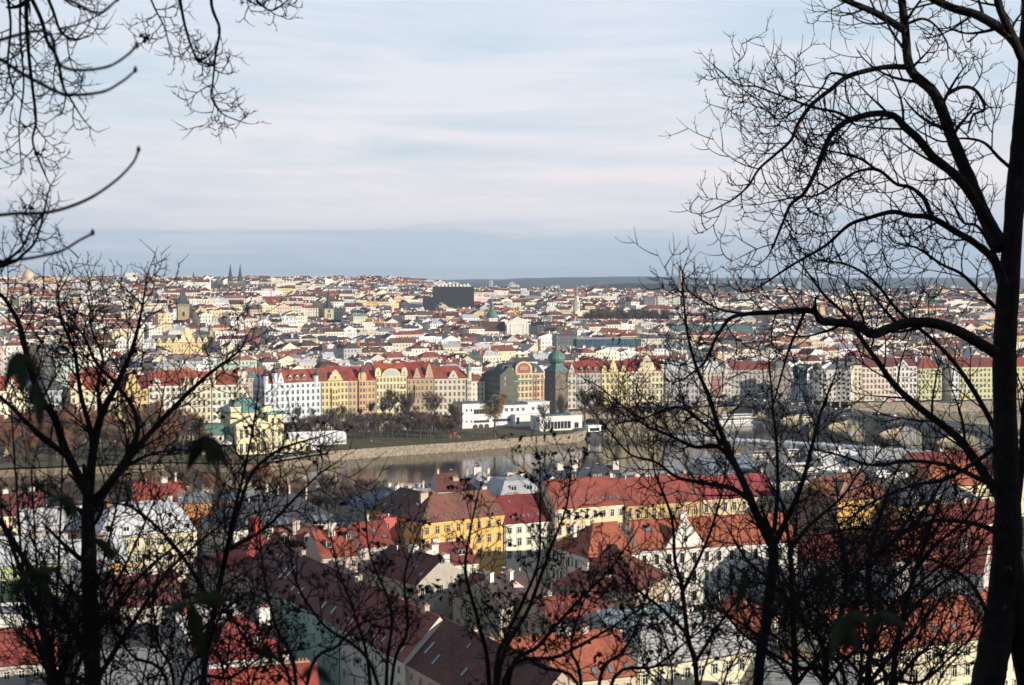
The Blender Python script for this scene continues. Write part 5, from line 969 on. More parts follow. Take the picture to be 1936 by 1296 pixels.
# ---------------------------------------------------------------- towers and large buildings in the city
def gnd(u, Y): p = at(u, 522, Y); return p.x, p.y, gh(p.x, p.y)
def pl(k): return gnd(*PLACES[k])
def spire(b, x, y, z, r, h, n=8, m='slate', c=SLATE): b.lathe([(r, z), (r * .62, z + h * .3), (r * .28, z + h * .68), (.05, z + h)], n, x, y, m, c, math.pi / n, False)
def far_landmarks():
    x, y, z = pl('twin'); z -= 16; ST = (.20, .18, .17)
    t = thing('twin_spired_church', 'dark church with two tall pointed spires on the skyline', 'church', (x, y, z), R(8))
    b = MB(); b.box(-26, -6, -9, 9, -6, 20, 'plaster', ST); b.build('nave', t); b = MB(); roof_mesh(b, 20, 18, 20, 'gable', 10, (.07, .08, .1), 'slate', ST); b.build('nave_roof', t, (-16, -9, 0))
    for dx in (-4, 13):
        b = MB(); b.box(dx - 5, dx + 5, -4, 6, -6, 36, 'plaster', (.17, .155, .15)); b.box(dx - 5.3, dx + 5.3, -4.3, 6.3, 34, 36, 'plaster', (.3, .27, .24)); spire(b, dx, 0, 36, 5.6, 31, 8, 'slate', (.06, .065, .08)); b.lathe([(1.5, 24), (1.5, 27)], 8, dx, -4.0, 'gold')
        for sx in (-1, 1):
            for sy in (-1, 1): spire(b, dx + sx * 3.5, sy * 3.5, 36, 1.0, 9, 4, 'slate', (.06, .065, .08))
        tw = b.build('tower', t)
        for k in range(2): add_window(tw, dx, -4, 16 + k * 9, 1.4, 6, True, ST, 0, True, False)
    x, y, z = pl('steph'); z -= 13; t = thing('tower_church', 'stone church with one slender dark spired tower and steep dark nave roof', 'church', (x, y, z), R(14))
    b = MB(); b.box(-28, -4, -8, 10, -6, 9, 'plaster', (.34, .31, .28)); b.build('nave', t); b = MB(); roof_mesh(b, 24, 18, 9, 'gable', 12, (.055, .05, .06), 'slate', (.4, .36, .3)); b.build('nave_roof', t, (-16, -8, 0))
    b = MB(); b.box(-3.6, 7.6, -4.5, 6.5, -6, 31, 'plaster', (.60, .52, .38)); b.box(-4, 8, -4.9, 6.9, 30, 31, 'plaster', (.5, .43, .33)); tw = b.build('tower', t)
    b = MB(); spire(b, 2, 1, 31, 4.4, 27); 
    for sx in (-2.6, 6.6):
        for sy in (-3.6, 5.6): spire(b, sx, sy, 31, 1.1, 10, 6)
    b.build('spire', t)
    for k in (-1.4, 1.4): add_window(tw, 2 + k, -4.5, 20, 1.3, 5, True, (.62, .55, .42), 0, True)
    b = MB(); b.box(.6, 3.4, -4.75, -4.5, 26.5, 29.4, 'darkframe'); b.build('clock', tw); b = MB(); spire(b, -13, 0, 14, 1.0, 24, 6); b.build('ridge_spire', t)
    x, y, z = pl('hall'); z -= 10; t = thing('town_hall_tower', 'square medieval stone tower with steep slate helm roof behind bare branches', 'tower', (x, y, z), R(20))
    b = MB(); b.box(-6, 6, -6, 6, -6, 32, 'stone', (.42, .35, .24)); b.box(-6.6, 6.6, -6.6, 6.6, 31, 33, 'plaster', (.25, .22, .18)); b.build('shaft', t); b = MB(); b.lathe([(8.2, 33), (5.6, 38), (5.0, 41), (3.2, 46), (.6, 54), (.05, 57)], 4, 0, 0, 'slate', SLATE, R(45), False)
    for sx in (-5.6, 5.6):
        for sy in (-5.6, 5.6): spire(b, sx, sy, 33, 1.2, 9, 6)
    b.build('helm_roof', t); add_window(t, 0, -6, 20, 2.4, 5, True, (.5, .42, .3), 0, True)
    x, y, z = pl('gold'); z -= 3; t = thing('stepped_gable_hall', 'long ochre hall with stepped central gable and dormer gables below the medieval tower', 'hall', (x, y, z), R(24))
    b = MB(); b.box(-27, 24, 0, 16, -5, 17, 'facade', (.70, .56, .28), 'tb', (3.1, 4.2, 2)); b.build('walls', t); b = MB(); roof_mesh(b, 51, 16, 17, 'gable', 7, (.17, .15, .13), 'slate', (.7, .56, .28)); b.build('roof', t, (-1.5, 0, 0))
    gable_part(t, 4, 0, 17, 15, 14, 'step', (.74, .62, .36)); [gable_part(t, x_, 0, 17, 5, 5, 'step', (.72, .58, .3)) for x_ in (-22, -13, -6, 15, 21)]
    x, y, z = pl('dark'); t = thing('office_block', 'black glass office slab with white rooftop plant on the skyline', 'office block', (x, y, z), R(6))
    DK = (.03, .034, .042); b = MB(); b.box(-26, 26, 0, 28, -4, 45, 'colour', DK, 'tb'); [b.box(-26 + k * 2.08 - .14, -26 + k * 2.08 + .14, -.5, 0, 0, 45, 'colour', (.10, .115, .14)) for k in range(26)]; [b.box(-26, 26, -.3, 0, z_, z_ + .5, 'colour', (.05, .06, .075)) for z_ in range(4, 45, 4)]; b.box(-26, 26, 0, 28, 45, 45.6, 'iron'); b.build('tower_walls', t); b = MB(); b.box(-39, -26, 0, 24, -4, 32, 'colour', DK, 'b'); b.build('low_wing', t)
    for k in range(9):
        b = MB(); b.box(-20 + k * 4.7, -17.4 + k * 4.7, 3, 10, 45.6, 48.4 + (k % 3) * .6, 'plaster', (.75, .76, .78)); b.build('roof_plant', t)
    x, y, z = pl('slim'); z += 4; t = thing('slim_tower', 'slender pale gothic tower with needle spire in front of dark park trees', 'tower', (x, y, z), R(30)); WT = (.62, .58, .5)
    b = MB(); b.box(-5, 5, -5, 5, -6, 16, 'plaster', WT); b.lathe([(4.6, 16), (4.2, 30), (4.6, 30.4)], 8, 0, 0, 'plaster', WT, R(22.5), False); b.lathe([(3.2, 30.4), (3.0, 36)], 8, 0, 0, 'plaster', WT, R(22.5), False); b.build('shaft', t); b = MB(); b.lathe([(3.3, 36), (1.2, 40), (.9, 43), (.1, 56)], 8, 0, 0, 'slate', (.2, .24, .26), R(22.5), False); b.build('spire', t)
    for zz in (6, 20, 25): add_window(t, 0, -5 if zz < 10 else -4.3, zz, 1.0, 3.0, True, WT, 0, True, False)
    x, y, z = pl('belfry'); t = thing('belfry', 'white belfry with verdigris onion dome beside the white baroque church', 'tower', (x, y, z), R(20))
    b = MB(); b.box(-5, 5, -5, 5, -6, 27, 'plaster', (.62, .6, .55)); b.box(-5.5, 5.5, -5.5, 5.5, 26, 27.2, 'plaster', (.7, .68, .62)); b.build('shaft', t); add_window(t, 0, -5, 15, 2, 6, True, WHITE, 0, True)
    b = MB(); b.lathe([(6, 27.2), (6.2, 30), (4.6, 33.5), (2.2, 35.5), (1.8, 40), (2.4, 41), (.8, 44), (.4, 50), (.05, 55)], 12, 0, 0, 'copper'); b.build('dome', t)
    x, y, z = pl('rose'); t = thing('baroque_church', 'white baroque church front with triangular pediment and round dark window', 'church', (x, y, z), R(12)); WB = (.74, .71, .64)
    b = MB(); b.box(-10, 14, 0, 5, -6, 25, 'plaster', WB); b.ext([(-10.5, 25), (14.5, 25), (2, 33)], -.4, 3, 'plaster', WB); b.box(-10.8, 14.8, -.8, 0, 24, 25, 'plaster', (.8, .77, .7))
    for x_ in (-9, -5, 9, 13): b.box(x_ - .7, x_ + .7, -.5, 0, 2, 24, 'plaster', (.8, .77, .7))
    b.build('front', t); b = MB(); n = 14; b.face([(2 + 3 * math.cos(2 * math.pi * i / n), -.1, 11 + 3 * math.sin(2 * math.pi * i / n)) for i in range(n)], 'dark'); b.build('rose_window', t)
    b = MB(); b.box(-34, -10, 6, 22, -6, 17, 'plaster', (.66, .63, .57)); b.build('nave', t); b = MB(); roof_mesh(b, 26, 16, 17, 'gable', 10, (.10, .045, .05), 'tiles', WB); b.build('nave_roof', t, (-22, 6, 0))
    for k in range(5):
        b = MB(); b.ext([(-33 + k * 4.6, -6), (-31.6 + k * 4.6, -6), (-31.6 + k * 4.6, 15), (-33 + k * 4.6, 15)], 3, 6, 'plaster', WB); b.build('buttress', t)
    b = MB(); n = 16; b.tube([(2 + 3.2 * math.cos(2 * math.pi * i / n), .5, 37.5 + 3.2 * math.sin(2 * math.pi * i / n)) for i in range(n + 1)], [.5] * (n + 1), 6, 'gold'); b.tube([(2, .5, 32.5), (2, .5, 34.5)], [.3, .3], 6, 'gold'); b.build('gilded_ring', t)
    x, y, z = pl('glass'); t = thing('glass_office', 'wide blue glass fronted modern office over white lower floors', 'office block', (x, y, z), R(7)); GB = (.07, .11, .15)
    b = MB(); b.box(-40, 40, 0, 30, -5, 12, 'facade', (.6, .62, .64), 'tb', (4, 4, 3)); b.box(-20, 40, -.1, 28, 14.5, 23, 'blueglass', GB, ''); b.box(-40, 42, -1, 31, 12, 14.5, 'plaster', (.7, .7, .7)); b.box(-20, 40.5, -.5, 29, 23, 23.7, 'sheet', (.35, .37, .4)); b.build('floors', t)
    b = MB(); b.box(-40, -20, 2, 26, 14.5, 27, 'facade', (.16, .17, .18), 'tb', (2, 3.4, 1)); b.box(-40.4, -19.6, 1.6, 26.4, 27, 27.5, 'iron'); b.build('dark_wing', t)
    b = MB(); b.box(2, 30, -5, 0, -5, 15.5, 'plaster', (.76, .75, .73)); b.build('white_front', t)
    for k in range(25):
        b = MB(); b.box(-20 + k * 2.5 - .09, -20 + k * 2.5 + .09, -.5, -.12, 14.5, 23, 'colour', (.25, .28, .3)); b.build('mullion', t)
    x, y, z = pl('long'); t = thing('long_palace', 'long pale palace with light blue grey hipped roof behind the branches', 'palace', (x, y, z), R(4))
    b = MB(); b.box(-26, 26, 0, 24, -6, 17, 'facade', (.66, .58, .36), 'tb', (3.2, 5, 2)); b.build('walls', t); b = MB(); roof_mesh(b, 52, 24, 17, 'hip', 7, (.46, .5, .52), 'sheet', CREAM, .6); b.build('roof', t)
    x, y, z = pl('teal'); t = thing('long_block', 'very long building with dull teal roof and skylight rows', 'building', (x, y, z), R(3))
    b = MB(); b.box(-48, 52, 0, 18, -6, 15, 'facade', (.45, .48, .5), 'tb', (3, 4.5, 4)); b.build('walls', t); b = MB(); roof_mesh(b, 100, 18, 15, 'gable', 8, (.10, .17, .17), 'sheet', PGREY, .6); b.build('roof', t, (2, 0, 0))
    x, y, z = pl('monast'); t = thing('domed_church', 'ochre church with dark red domed roofs behind the branches', 'church', (x, y, z), R(6)); OC = (.72, .50, .28)
    b = MB(); b.box(-36, 30, 0, 18, -6, 14, 'facade', OC, 'tb', (4, 6, 2)); b.box(10, 17, -4, 5, -6, 28, 'plaster', OC); b.box(34, 40, -4, 5, -6, 28, 'plaster', OC); b.build('walls', t); b = MB(); roof_mesh(b, 66, 18, 14, 'hip', 8, (.17, .05, .04), 'tiles', OC); b.build('roof', t, (-3, 0, 0))
    for cx, r_ in ((-6, 10), (-27, 6)): b = MB(); b.lathe([(r_, 12), (r_ * 1.02, 18), (r_ * .8, 24), (r_ * .35, 28), (.3, 30), (.1, 34)], 12, cx, 9, 'sheet', (.15, .045, .04)); b.build('dome', t)
    x, y, z = pl('ytower'); t = thing('yellow_tower', 'small yellow church tower with dark cap among the branches', 'tower', (x, y, z), R(15))
    b = MB(); b.box(-4.4, 4.4, -4.4, 4.4, -6, 27, 'plaster', (.72, .55, .2)); b.box(-4.8, 4.8, -4.8, 4.8, 26, 27, 'plaster', (.76, .62, .3)); b.build('shaft', t); b = MB(); b.lathe([(5.4, 27), (3.6, 31), (1.2, 33), (1, 36), (.1, 42)], 8, 0, 0, 'sheet', (.2, .2, .16)); b.build('cap', t); add_window(t, 0, -4.4, 17, 1.6, 4.4, True, CREAM, 0, True)
    x, y, z = pl('stack'); t = thing('factory_chimney', 'short brick chimney stack rising from a maroon roof', 'chimney', (x, y, z)); b = MB(); b.lathe([(1.5, -4), (1.15, 30), (1.4, 30.3), (1.4, 31)], 10, 0, 0, 'brick'); b.build('shaft', t); b = MB(); b.lathe([(1.42, 25), (1.42, 26)], 10, 0, 0, 'colour', (.5, .4, .35)); b.build('band', t)
    for i, (u, lb) in enumerate(((1229, 'dark panelled office slab left of two white slabs'), (1254, 'white panelled office slab between two slabs'), (1276, 'white panelled office slab nearest the thin stack'))):
        x, y, z = gnd(u, 2150 + i * 6); t = thing('slab_block', lb, 'office block', (x, y, z), R(4), 'row of three panel slabs'); wc = ((.2, .2, .22), (.74, .72, .68), (.72, .70, .62))[i]
        b = MB(); b.box(-8, 8, 0, 14, -6, 26, 'facade', wc, 'tb', (2.4, 3.3, i)); b.box(-8.3, 8.3, -.3, 14.3, 26, 27, 'plaster', wc); b.build('walls', t); b = MB(); b.box(-2.5, 2.5, 4, 10, 27, 30, 'plaster', (.4, .4, .4)); b.build('lift_house', t)
    for u, Y, h, lb in ((1286, 2600, 62, 'thin pinkish power plant stack beyond the white slabs'), (1388, 5200, 95, 'very distant grey stack on the hazy skyline')):
        x, y, z = gnd(u, Y); t = thing('tall_stack', lb, 'chimney', (x, y, z)); b = MB(); b.lathe([(4, -8), (2.6, h), (.1, h + .2)], 12, 0, 0, 'plaster', (.5, .36, .33)); b.build('shaft', t); b = MB(); b.lathe([(3.2, h * .86), (3.1, h * .9)], 12, 0, 0, 'plaster', (.7, .65, .6)); b.build('band', t)
    x, y, z = gnd(1350, 2700); t = thing('twin_spired_basilica', 'pair of dark grey spires far right behind the branches', 'church', (x, y, z)); 
    for dx in (-6, 6): b = MB(); b.box(dx - 3.5, dx + 3.5, -3.5, 3.5, -10, 32, 'plaster', (.24, .23, .23)); spire(b, dx, 0, 32, 4.2, 22); b.build('tower', t)
    b = MB(); b.box(-9, 9, 3.5, 30, -10, 20, 'plaster', (.24, .23, .23)); b.build('nave', t)
    # skyline left
    x, y, z = gnd(38, 2500); t = thing('tower_crane', 'orange tower crane on the skyline at the left border', 'crane', (x, y, z), R(-10)); OR = (.55, .26, .10)
    b = MB(); [b.tube([(sx, sy, -6), (sx, sy, 46)], [.22, .22], 4, 'colour', OR) for sx in (-1, 1) for sy in (-1, 1)]; [b.tube([(-1 if k % 2 else 1, -1, k * 2.6), (1 if k % 2 else -1, -1, k * 2.6 + 2.6)], [.15, .15], 4, 'colour', OR) for k in range(18)]; b.build('mast', t)
    b = MB(); [b.tube([(-28, sy, 46), (12, sy, 46)], [.25, .25], 4, 'colour', OR) for sy in (-.8, .8)]; b.tube([(-28, 0, 47.4), (12, 0, 47.4)], [.25, .25], 4, 'colour', OR); b.tube([(0, 0, 47), (0, 0, 54)], [.4, .2], 4, 'colour', OR); b.tube([(0, 0, 54), (-20, 0, 47.4)], [.1, .1], 4, 'colour', OR); b.tube([(0, 0, 54), (11, 0, 47.4)], [.1, .1], 4, 'colour', OR); b.build('jib', t)
    b = MB(); b.box(8, 12.5, -1.2, 1.2, 43, 46, 'plaster', (.6, .6, .6)); b.build('counterweight', t); b = MB(); b.box(-1.2, 1.2, -2.4, -.9, 43, 45.6, 'white'); b.build('cab', t)
    x, y, z = gnd(280, 2900); t = thing('water_tower', 'pale domed water tower on the left skyline', 'tower', (x, y, z)); b = MB(); b.box(-8, 8, -8, 8, -8, 28, 'plaster', (.66, .58, .42)); b.build('shaft', t); b = MB(); b.lathe([(10, 28), (9, 31), (5, 34), (3, 35), (3, 38), (.1, 40)], 10, 0, 0, 'sheet', (.4, .38, .34)); b.build('cap', t)
    x, y, z = gnd(248, 2450); t = thing('pale_tower_block', 'cream slab with a dark banner window left of the twin spires', 'tower', (x, y, z), R(10)); b = MB(); b.box(-9, 9, 0, 14, -6, 34, 'plaster', (.72, .68, .5)); b.box(-16, -9, 2, 14, -6, 22, 'plaster', (.72, .66, .5)); b.build('walls', t); b = MB(); b.box(3, 7, -.15, 0, 18, 31, 'glass'); b.build('window', t)
    x, y, z = gnd(52, 2300); t = thing('domed_museum', 'ochre building with pale gold dome at the far left', 'museum', (x, y, z), R(12)); b = MB(); b.box(-26, 26, 0, 20, -6, 18, 'facade', (.68, .5, .25), 'tb', (4, 6, 3)); b.build('walls', t); b = MB(); roof_mesh(b, 52, 20, 18, 'hip', 4, (.3, .26, .22), 'sheet', CREAM); b.build('roof', t); b = MB(); b.lathe([(8, 18), (8, 27), (8.6, 27.4), (8, 31), (6, 35), (3, 38), (1, 39), (.8, 42), (.1, 44)], 14, 0, 10, 'sheet', (.5, .42, .28)); b.build('dome', t)
    x, y, z = gnd(98, 2050); t = thing('black_roofed_hall', 'low wide hall with black curved roof at the far left', 'hall', (x, y, z), R(10)); b = MB(); b.box(-26, 26, 0, 22, -6, 12, 'facade', (.3, .3, .32), 'tb', (3, 4, 3)); b.build('walls', t); b = MB(); roof_mesh(b, 52, 22, 12, 'mans', 7, (.02, .022, .028), 'sheet', GREY); b.build('roof', t)
    for u, Y, h in ((365, 3000, 12), (380, 3050, 9)):
        pass
    x, y, z = gnd(366, 2950); t = thing('skyline_spire', 'tiny pointed church spire on the skyline left of the twin spires', 'church', (x, y, z)); b = MB(); b.box(-3, 3, -3, 3, -6, 22, 'plaster', (.3, .28, .26)); b.build('shaft', t); b = MB(); spire(b, 0, 0, 22, 3.4, 16); b.build('spire', t)
    x, y, z = gnd(497, 1330); t = thing('dark_roof_turret', 'dark pointed roof turret among tiled roofs above the street gap', 'tower', (x, y, z), R(20)); b = MB(); b.box(-4, 4, -4, 4, -6, 20, 'plaster', (.35, .33, .3)); b.build('shaft', t); b = MB(); b.lathe([(5.6, 20), (3.6, 23), (2.6, 32), (.6, 36), (.1, 44)], 4, 0, 0, 'slate', SLATE, R(45), False); b.build('helm', t)
    # distant suburbs: prefabricated towers, each its own block
    G = 'prefabricated tower blocks on the far hills'
    for i in range(64):
        u = rnd.choice([rnd.uniform(848, 884), rnd.uniform(925, 1050), rnd.uniform(1000, 1110), rnd.uniform(1310, 1420), rnd.uniform(1420, 1800), rnd.uniform(1600, 1936), rnd.uniform(1340, 1560)]); Y = rnd.uniform(5600, 7000) if u < 1120 else rnd.uniform(6200, 9500)
        x, y, z = gnd(u, Y); h = rnd.uniform(16, 40) if u > 900 else rnd.uniform(10, 18); w = rnd.uniform(6, 20); b = MB(); wc = rnd.choice([(.62, .6, .58), (.7, .68, .64), (.5, .5, .52), (.6, .52, .44)]); b.box(-w, w, 0, 14, -20, h, 'facade', wc, 'b', (3.2, 2.9, i)); b.box(-2, 3, 4, 9, h, h + 3, 'plaster', wc)
        o = b.build('tower_block', None, (x, y, z), R(rnd.uniform(-20, 20))); tag(o, 'hazy prefabricated tower block on the far hills', 'tower block', G)
far_landmarks()

# ---------------------------------------------------------------- bare trees of the parks and banks
TV = {}
def bare_variant(seed, h, spread, bc, tc, weep=0.0, dens_=1.0):
    r = random.Random(seed); tr = MB(); cr = MB(); base = h * r.uniform(.16, .26)
    pts = [Vector((0, 0, -1)), Vector((r.uniform(-.1, .1), 0, base * .5)), Vector((r.uniform(-.3, .3), r.uniform(-.3, .3), base)), Vector((r.uniform(-.6, .6), r.uniform(-.6, .6), h * .55)), Vector((r.uniform(-.8, .8), r.uniform(-.8, .8), h * .8))]
    R0 = h * .026; tr.tube(pts, [R0 * 1.3, R0, R0 * .9, R0 * .5, R0 * .2], 6, 'colour', bc)
    ends = []
    for k in range(9):
        f = r.uniform(.3, 1.0); p0 = pts[2].lerp(pts[4], f * .8) if f > .35 else pts[2]; a = k * 2.4 + r.uniform(-.3, .3); L = spread * r.uniform(.6, 1.0) * (1.15 - f * .5)
        d = Vector((math.cos(a), math.sin(a), r.uniform(.5, 1.3))); d.normalize(); q = [p0]; 
        for i in range(4): d = (d + Vector((r.uniform(-.2, .2), r.uniform(-.2, .2), .12 - weep * .1 * i))).normalized(); q.append(q[-1] + d * L / 4)
        tr.tube(q, [R0 * .42, R0 * .33, R0 * .25, R0 * .17, R0 * .08], 4, 'colour', bc); ends += [(q[i], d, R0 * .12) for i in (1, 2, 3, 3, 4, 4)]
    ends += [(pts[3].lerp(pts[4], t_), Vector((0, 0, 1)), R0 * .12) for t_ in (0, .3, .6, 1, 1)]
    for p0, d0, w0 in ends:
        for j in range(int(6 * dens_)):
            d = (d0 + Vector((r.uniform(-1, 1), r.uniform(-1, 1), r.uniform(-.5, 1) - weep))).normalized(); L = h * r.uniform(.09, .19); p1 = p0 + d * L * .5; d2 = (d + Vector((r.uniform(-.4, .4), r.uniform(-.4, .4), .3 - weep * 1.6))).normalized(); p2 = p1 + d2 * L * .5
            s = d.cross(Vector((r.uniform(-1, 1), r.uniform(-1, 1), .3))).normalized() * (h * .0055)
            cr.face([p0 - s, p0 + s, p1 + s * .6, p1 - s * .6], 'colour', tc); cr.face([p1 - s * .6, p1 + s * .6, p2], 'colour', tc)
            for m_ in range(int(8 * dens_)):
                f = r.uniform(.2, 1.0); a = p0.lerp(p1, f * 2) if f < .5 else p1.lerp(p2, f * 2 - 1); dd = (d2 + Vector((r.uniform(-1, 1), r.uniform(-1, 1), r.uniform(-.5, .9) - weep))).normalized(); e = a + dd * h * r.uniform(.04, .09)
                s2 = dd.cross(Vector((r.uniform(-1, 1), r.uniform(-1, 1), r.uniform(-1, 1)))).normalized() * (h * .0042); cr.face([a - s2, a + s2, e], 'colour', tuple(k_ * r.uniform(.7, 1.25) for k_ in tc))
    return tr.mesh('trunk'), cr.mesh('crown')
KIND = {'brown': ((.08, .06, .05), (.125, .085, .07), 0, 1.0), 'rust': ((.08, .055, .04), (.24, .11, .06), 0, 1.3), 'olive': ((.08, .07, .045), (.17, .14, .06), 0, 1.2), 'willow': ((.08, .06, .04), (.26, .17, .08), .75, 1.3), 'sparse': ((.07, .055, .045), (.10, .078, .065), 0, .75), 'birch': ((.5, .47, .42), (.12, .08, .06), .2, .9)}
TC = [0]
def park_tree(x, y, z, h, kind, label, group):
    k = (kind, rnd.randrange(3))
    if k not in TV:
        bc, tc, wp, de = KIND[kind]; TV[k] = bare_variant(hash(k[0]) % 7 + len(TV) * 13 + 5, 14.0, 6.0, bc, tc, wp, de)
    t = thing('bare_tree', label, 'tree', (x, y, z), rnd.uniform(0, 6.28), group); s = h / 14.0; t.scale = (s * rnd.uniform(.85, 1.2),) * 2 + (s,)
    link(bpy.data.objects.new('trunk', TV[k][0]), t); link(bpy.data.objects.new('crown', TV[k][1]), t)
def park_trees():
    def on(u, v, z): p = gz(u, v, z); return p.x, p.y, z
    def scatter(n, u0, u1, v0, v1, z, h0, h1, kinds, label, group, seed):
        r = random.Random(seed)
        for i in range(n):
            u = lerp(u0, u1, (i + r.random()) / n); v = r.uniform(v0(u) if callable(v0) else v0, v1(u) if callable(v1) else v1); x, y, _ = on(u, v, z); park_tree(x, y, z, r.uniform(h0, h1), r.choice(kinds), label, group)
    top = lambda u: px((at(u, 522, interp(u, QL)).x, interp(u, QL) - 44, 4.6))[1]
    scatter(62, 536, 870, lambda u: top(u) + 2, lambda u: 842 - (u - 536) * .03, 4.6, 9, 14, ['brown', 'brown', 'brown', 'sparse'], 'leafless brown tree in the island park before the quay houses', 'bare trees of the island park', 21)
    scatter(66, -20, 388, 822, lambda u: 880 if u < 330 else 868, 4.6, 14, 22, ['rust', 'brown', 'olive', 'rust', 'rust'], 'big russet brown bare tree left of the yellow island palace', 'bare trees left of the palace', 22)
    scatter(14, 0, 400, lambda u: top(u), 800, 4.6, 14, 19, ['brown', 'olive', 'brown'], 'bare tree below the left quay houses', 'bare trees below the left quay houses', 28)
    scatter(14, 540, 880, lambda u: px((quay(u).x, quay(u).y - 16, 7))[1], lambda u: px((quay(u).x, quay(u).y - 16, 7))[1] + 2, 7, 9, 13, ['sparse', 'brown'], 'street tree on the quay in front of the coloured houses', 'street trees on the far quay', 23)
    scatter(20, 535, 725, lambda u: 960 - (u - 535) * .05, 1000, 9, 11, 16, ['brown', 'brown', 'sparse'], 'bare brown tree on the near river bank', 'bare trees on the near bank', 24)
    scatter(22, 250, 560, lambda u: 930, 985, 9, 10, 14, ['brown', 'rust', 'sparse'], 'bare tree on the near bank below the palace', 'bare trees on the near bank at left', 25)
    scatter(22, 1110, 1290, 797, 803, 2.6, 9, 14, ['brown', 'brown', 'olive'], 'bare tree on the far bank right of the gallery', 'bare trees right of the gallery', 26)
    scatter(10, 1270, 1480, lambda u: px((quay(u).x, quay(u).y - 15, 7))[1], lambda u: px((quay(u).x, quay(u).y - 15, 7))[1] + 2, 7, 9, 12, ['sparse', 'brown'], 'street tree in front of the grey palaces', 'street trees before the grey palaces', 27)
    scatter(12, 1440, 1720, 893, 905, 9, 9, 13, ['brown', 'sparse'], 'bare tree on the near bank by the weir', 'bare trees by the weir', 29)
    for u, v, h, kind, lb in ((935, 828, 30, 'willow', 'golden brown weeping tree in front of the white gallery'), (842, 830, 15, 'willow', 'small tawny weeping tree left of the gallery'), (816, 818, 27, 'birch', 'tall birch with pale trunk before the ivory grey house'), (1030, 829, 23, 'sparse', 'bare dark tree in front of the glazed pavilion'),
                               (738, 808, 26, 'brown', 'big dark crooked tree before the arched pediment house'), (772, 808, 24, 'brown', 'dark leaning tree before the tan quay house'), (1105, 802, 24, 'brown', 'tall bare tree right of the stone water tower'), (1130, 806, 25, 'brown', 'tall bare tree before the mauve quay house'), (1165, 804, 19, 'brown', 'bare tree before the lemon quay house'), (858, 812, 17, 'olive', 'dark olive tree left of the white gallery'),
                               (1300, 820, 10, 'olive', 'yellowish shrub tree on the islet left of the tour boat'), (440, 874, 9, 'olive', 'small bare tree before the palace front'), (502, 872, 12, 'sparse', 'slender bare tree before the yellow palace tower'), (478, 874, 11, 'brown', 'thin bare tree before the palace pediment')):
        x, y, _ = on(u, v, 4.6); park_tree(x, y, 4.6, h, kind, lb, None)
    # dark belt of park trees in the city and woods between the houses
    r = random.Random(31)
    B = MB(); src = [bare_variant(300 + k, 18.0, 7.0, *KIND['brown']) for k in range(2)]
    for i in range(60):
        u = r.uniform(1108, 1284); Y = r.uniform(1905, 2005); x, y, z = gnd(u, Y); a_ = r.uniform(0, 6.28); sc = r.uniform(.8, 1.2)
        for me in src[i % 2]:
            off = len(B.V); ca, sa = math.cos(a_) * sc, math.sin(a_) * sc; cl = me.attributes['Col'].data
            B.V.extend((x + p.co.x * ca - p.co.y * sa, y + p.co.x * sa + p.co.y * ca, z + p.co.z * sc) for p in me.vertices)
            for f in me.polygons: B.f.append(tuple(k + off for k in f.vertices)); B.m.append('colour'); B.c.append(tuple(cl[f.index].color)[:3]); B.bay.append((0, 0, 0)); B.sm.append(False); B.uv.extend([(0, 0)] * len(f.vertices))
    struct('park_woods', B, 'stuff')
    for i in range(12):
        s = r.choice(VIS); x, y = s['x'] + r.uniform(-14, 14), s['y'] - r.uniform(10, 14)
        if y > qy(x) + 40: park_tree(x, y, gh(x, y), r.uniform(13, 20), r.choice(['brown', 'olive', 'rust']), 'bare tree between the roofs of the old town', 'trees between the roofs')
    for u, v, h, kind, lb in ((1478, 1190, 17, 'sparse', 'bare courtyard tree below the white school'), (1560, 1180, 16, 'brown', 'brown courtyard tree right of the school'), (1640, 1176, 15, 'sparse', 'bare courtyard tree left of the thick trunk'), (1395, 1245, 13, 'sparse', 'small bare tree behind the light slate roof'), (330, 1180, 12, 'rust', 'russet courtyard tree between the stems at left'), (250, 1195, 12, 'brown', 'dark courtyard tree at lower left')):
        x, y, _ = on(u, v, 9); park_tree(x, y, 9, h, kind, lb, None)
    # blue spruce in the school yard
    x, y, _ = on(1424, 1190, 9); t = thing('spruce_tree', 'blue green spruce in the yard beside the white school', 'tree', (x, y, 9)); b = MB(); b.tube([(0, 0, -1), (0, 0, 14)], [.3, .05], 6, 'colour', (.06, .04, .03)); b.build('trunk', t); b = MB()
    for i in range(1500):
        z = 14.5 * (1 - r.random() ** .6 * .9); a = r.uniform(0, 6.28); rr = (15 - z) * .30 * r.uniform(.3, 1); p = Vector((rr * math.cos(a), rr * math.sin(a), z)); d = Vector((math.cos(a), math.sin(a), -.35)) * r.uniform(.5, 1.0); s_ = Vector((-math.sin(a), math.cos(a), r.uniform(-.3, .3))) * .16
        b.face([p - s_, p + d, p + s_], 'colour', tuple(k_ * r.uniform(.6, 1.3) for k_ in (.045, .075, .07)))
    b.build('crown', t)
park_trees()

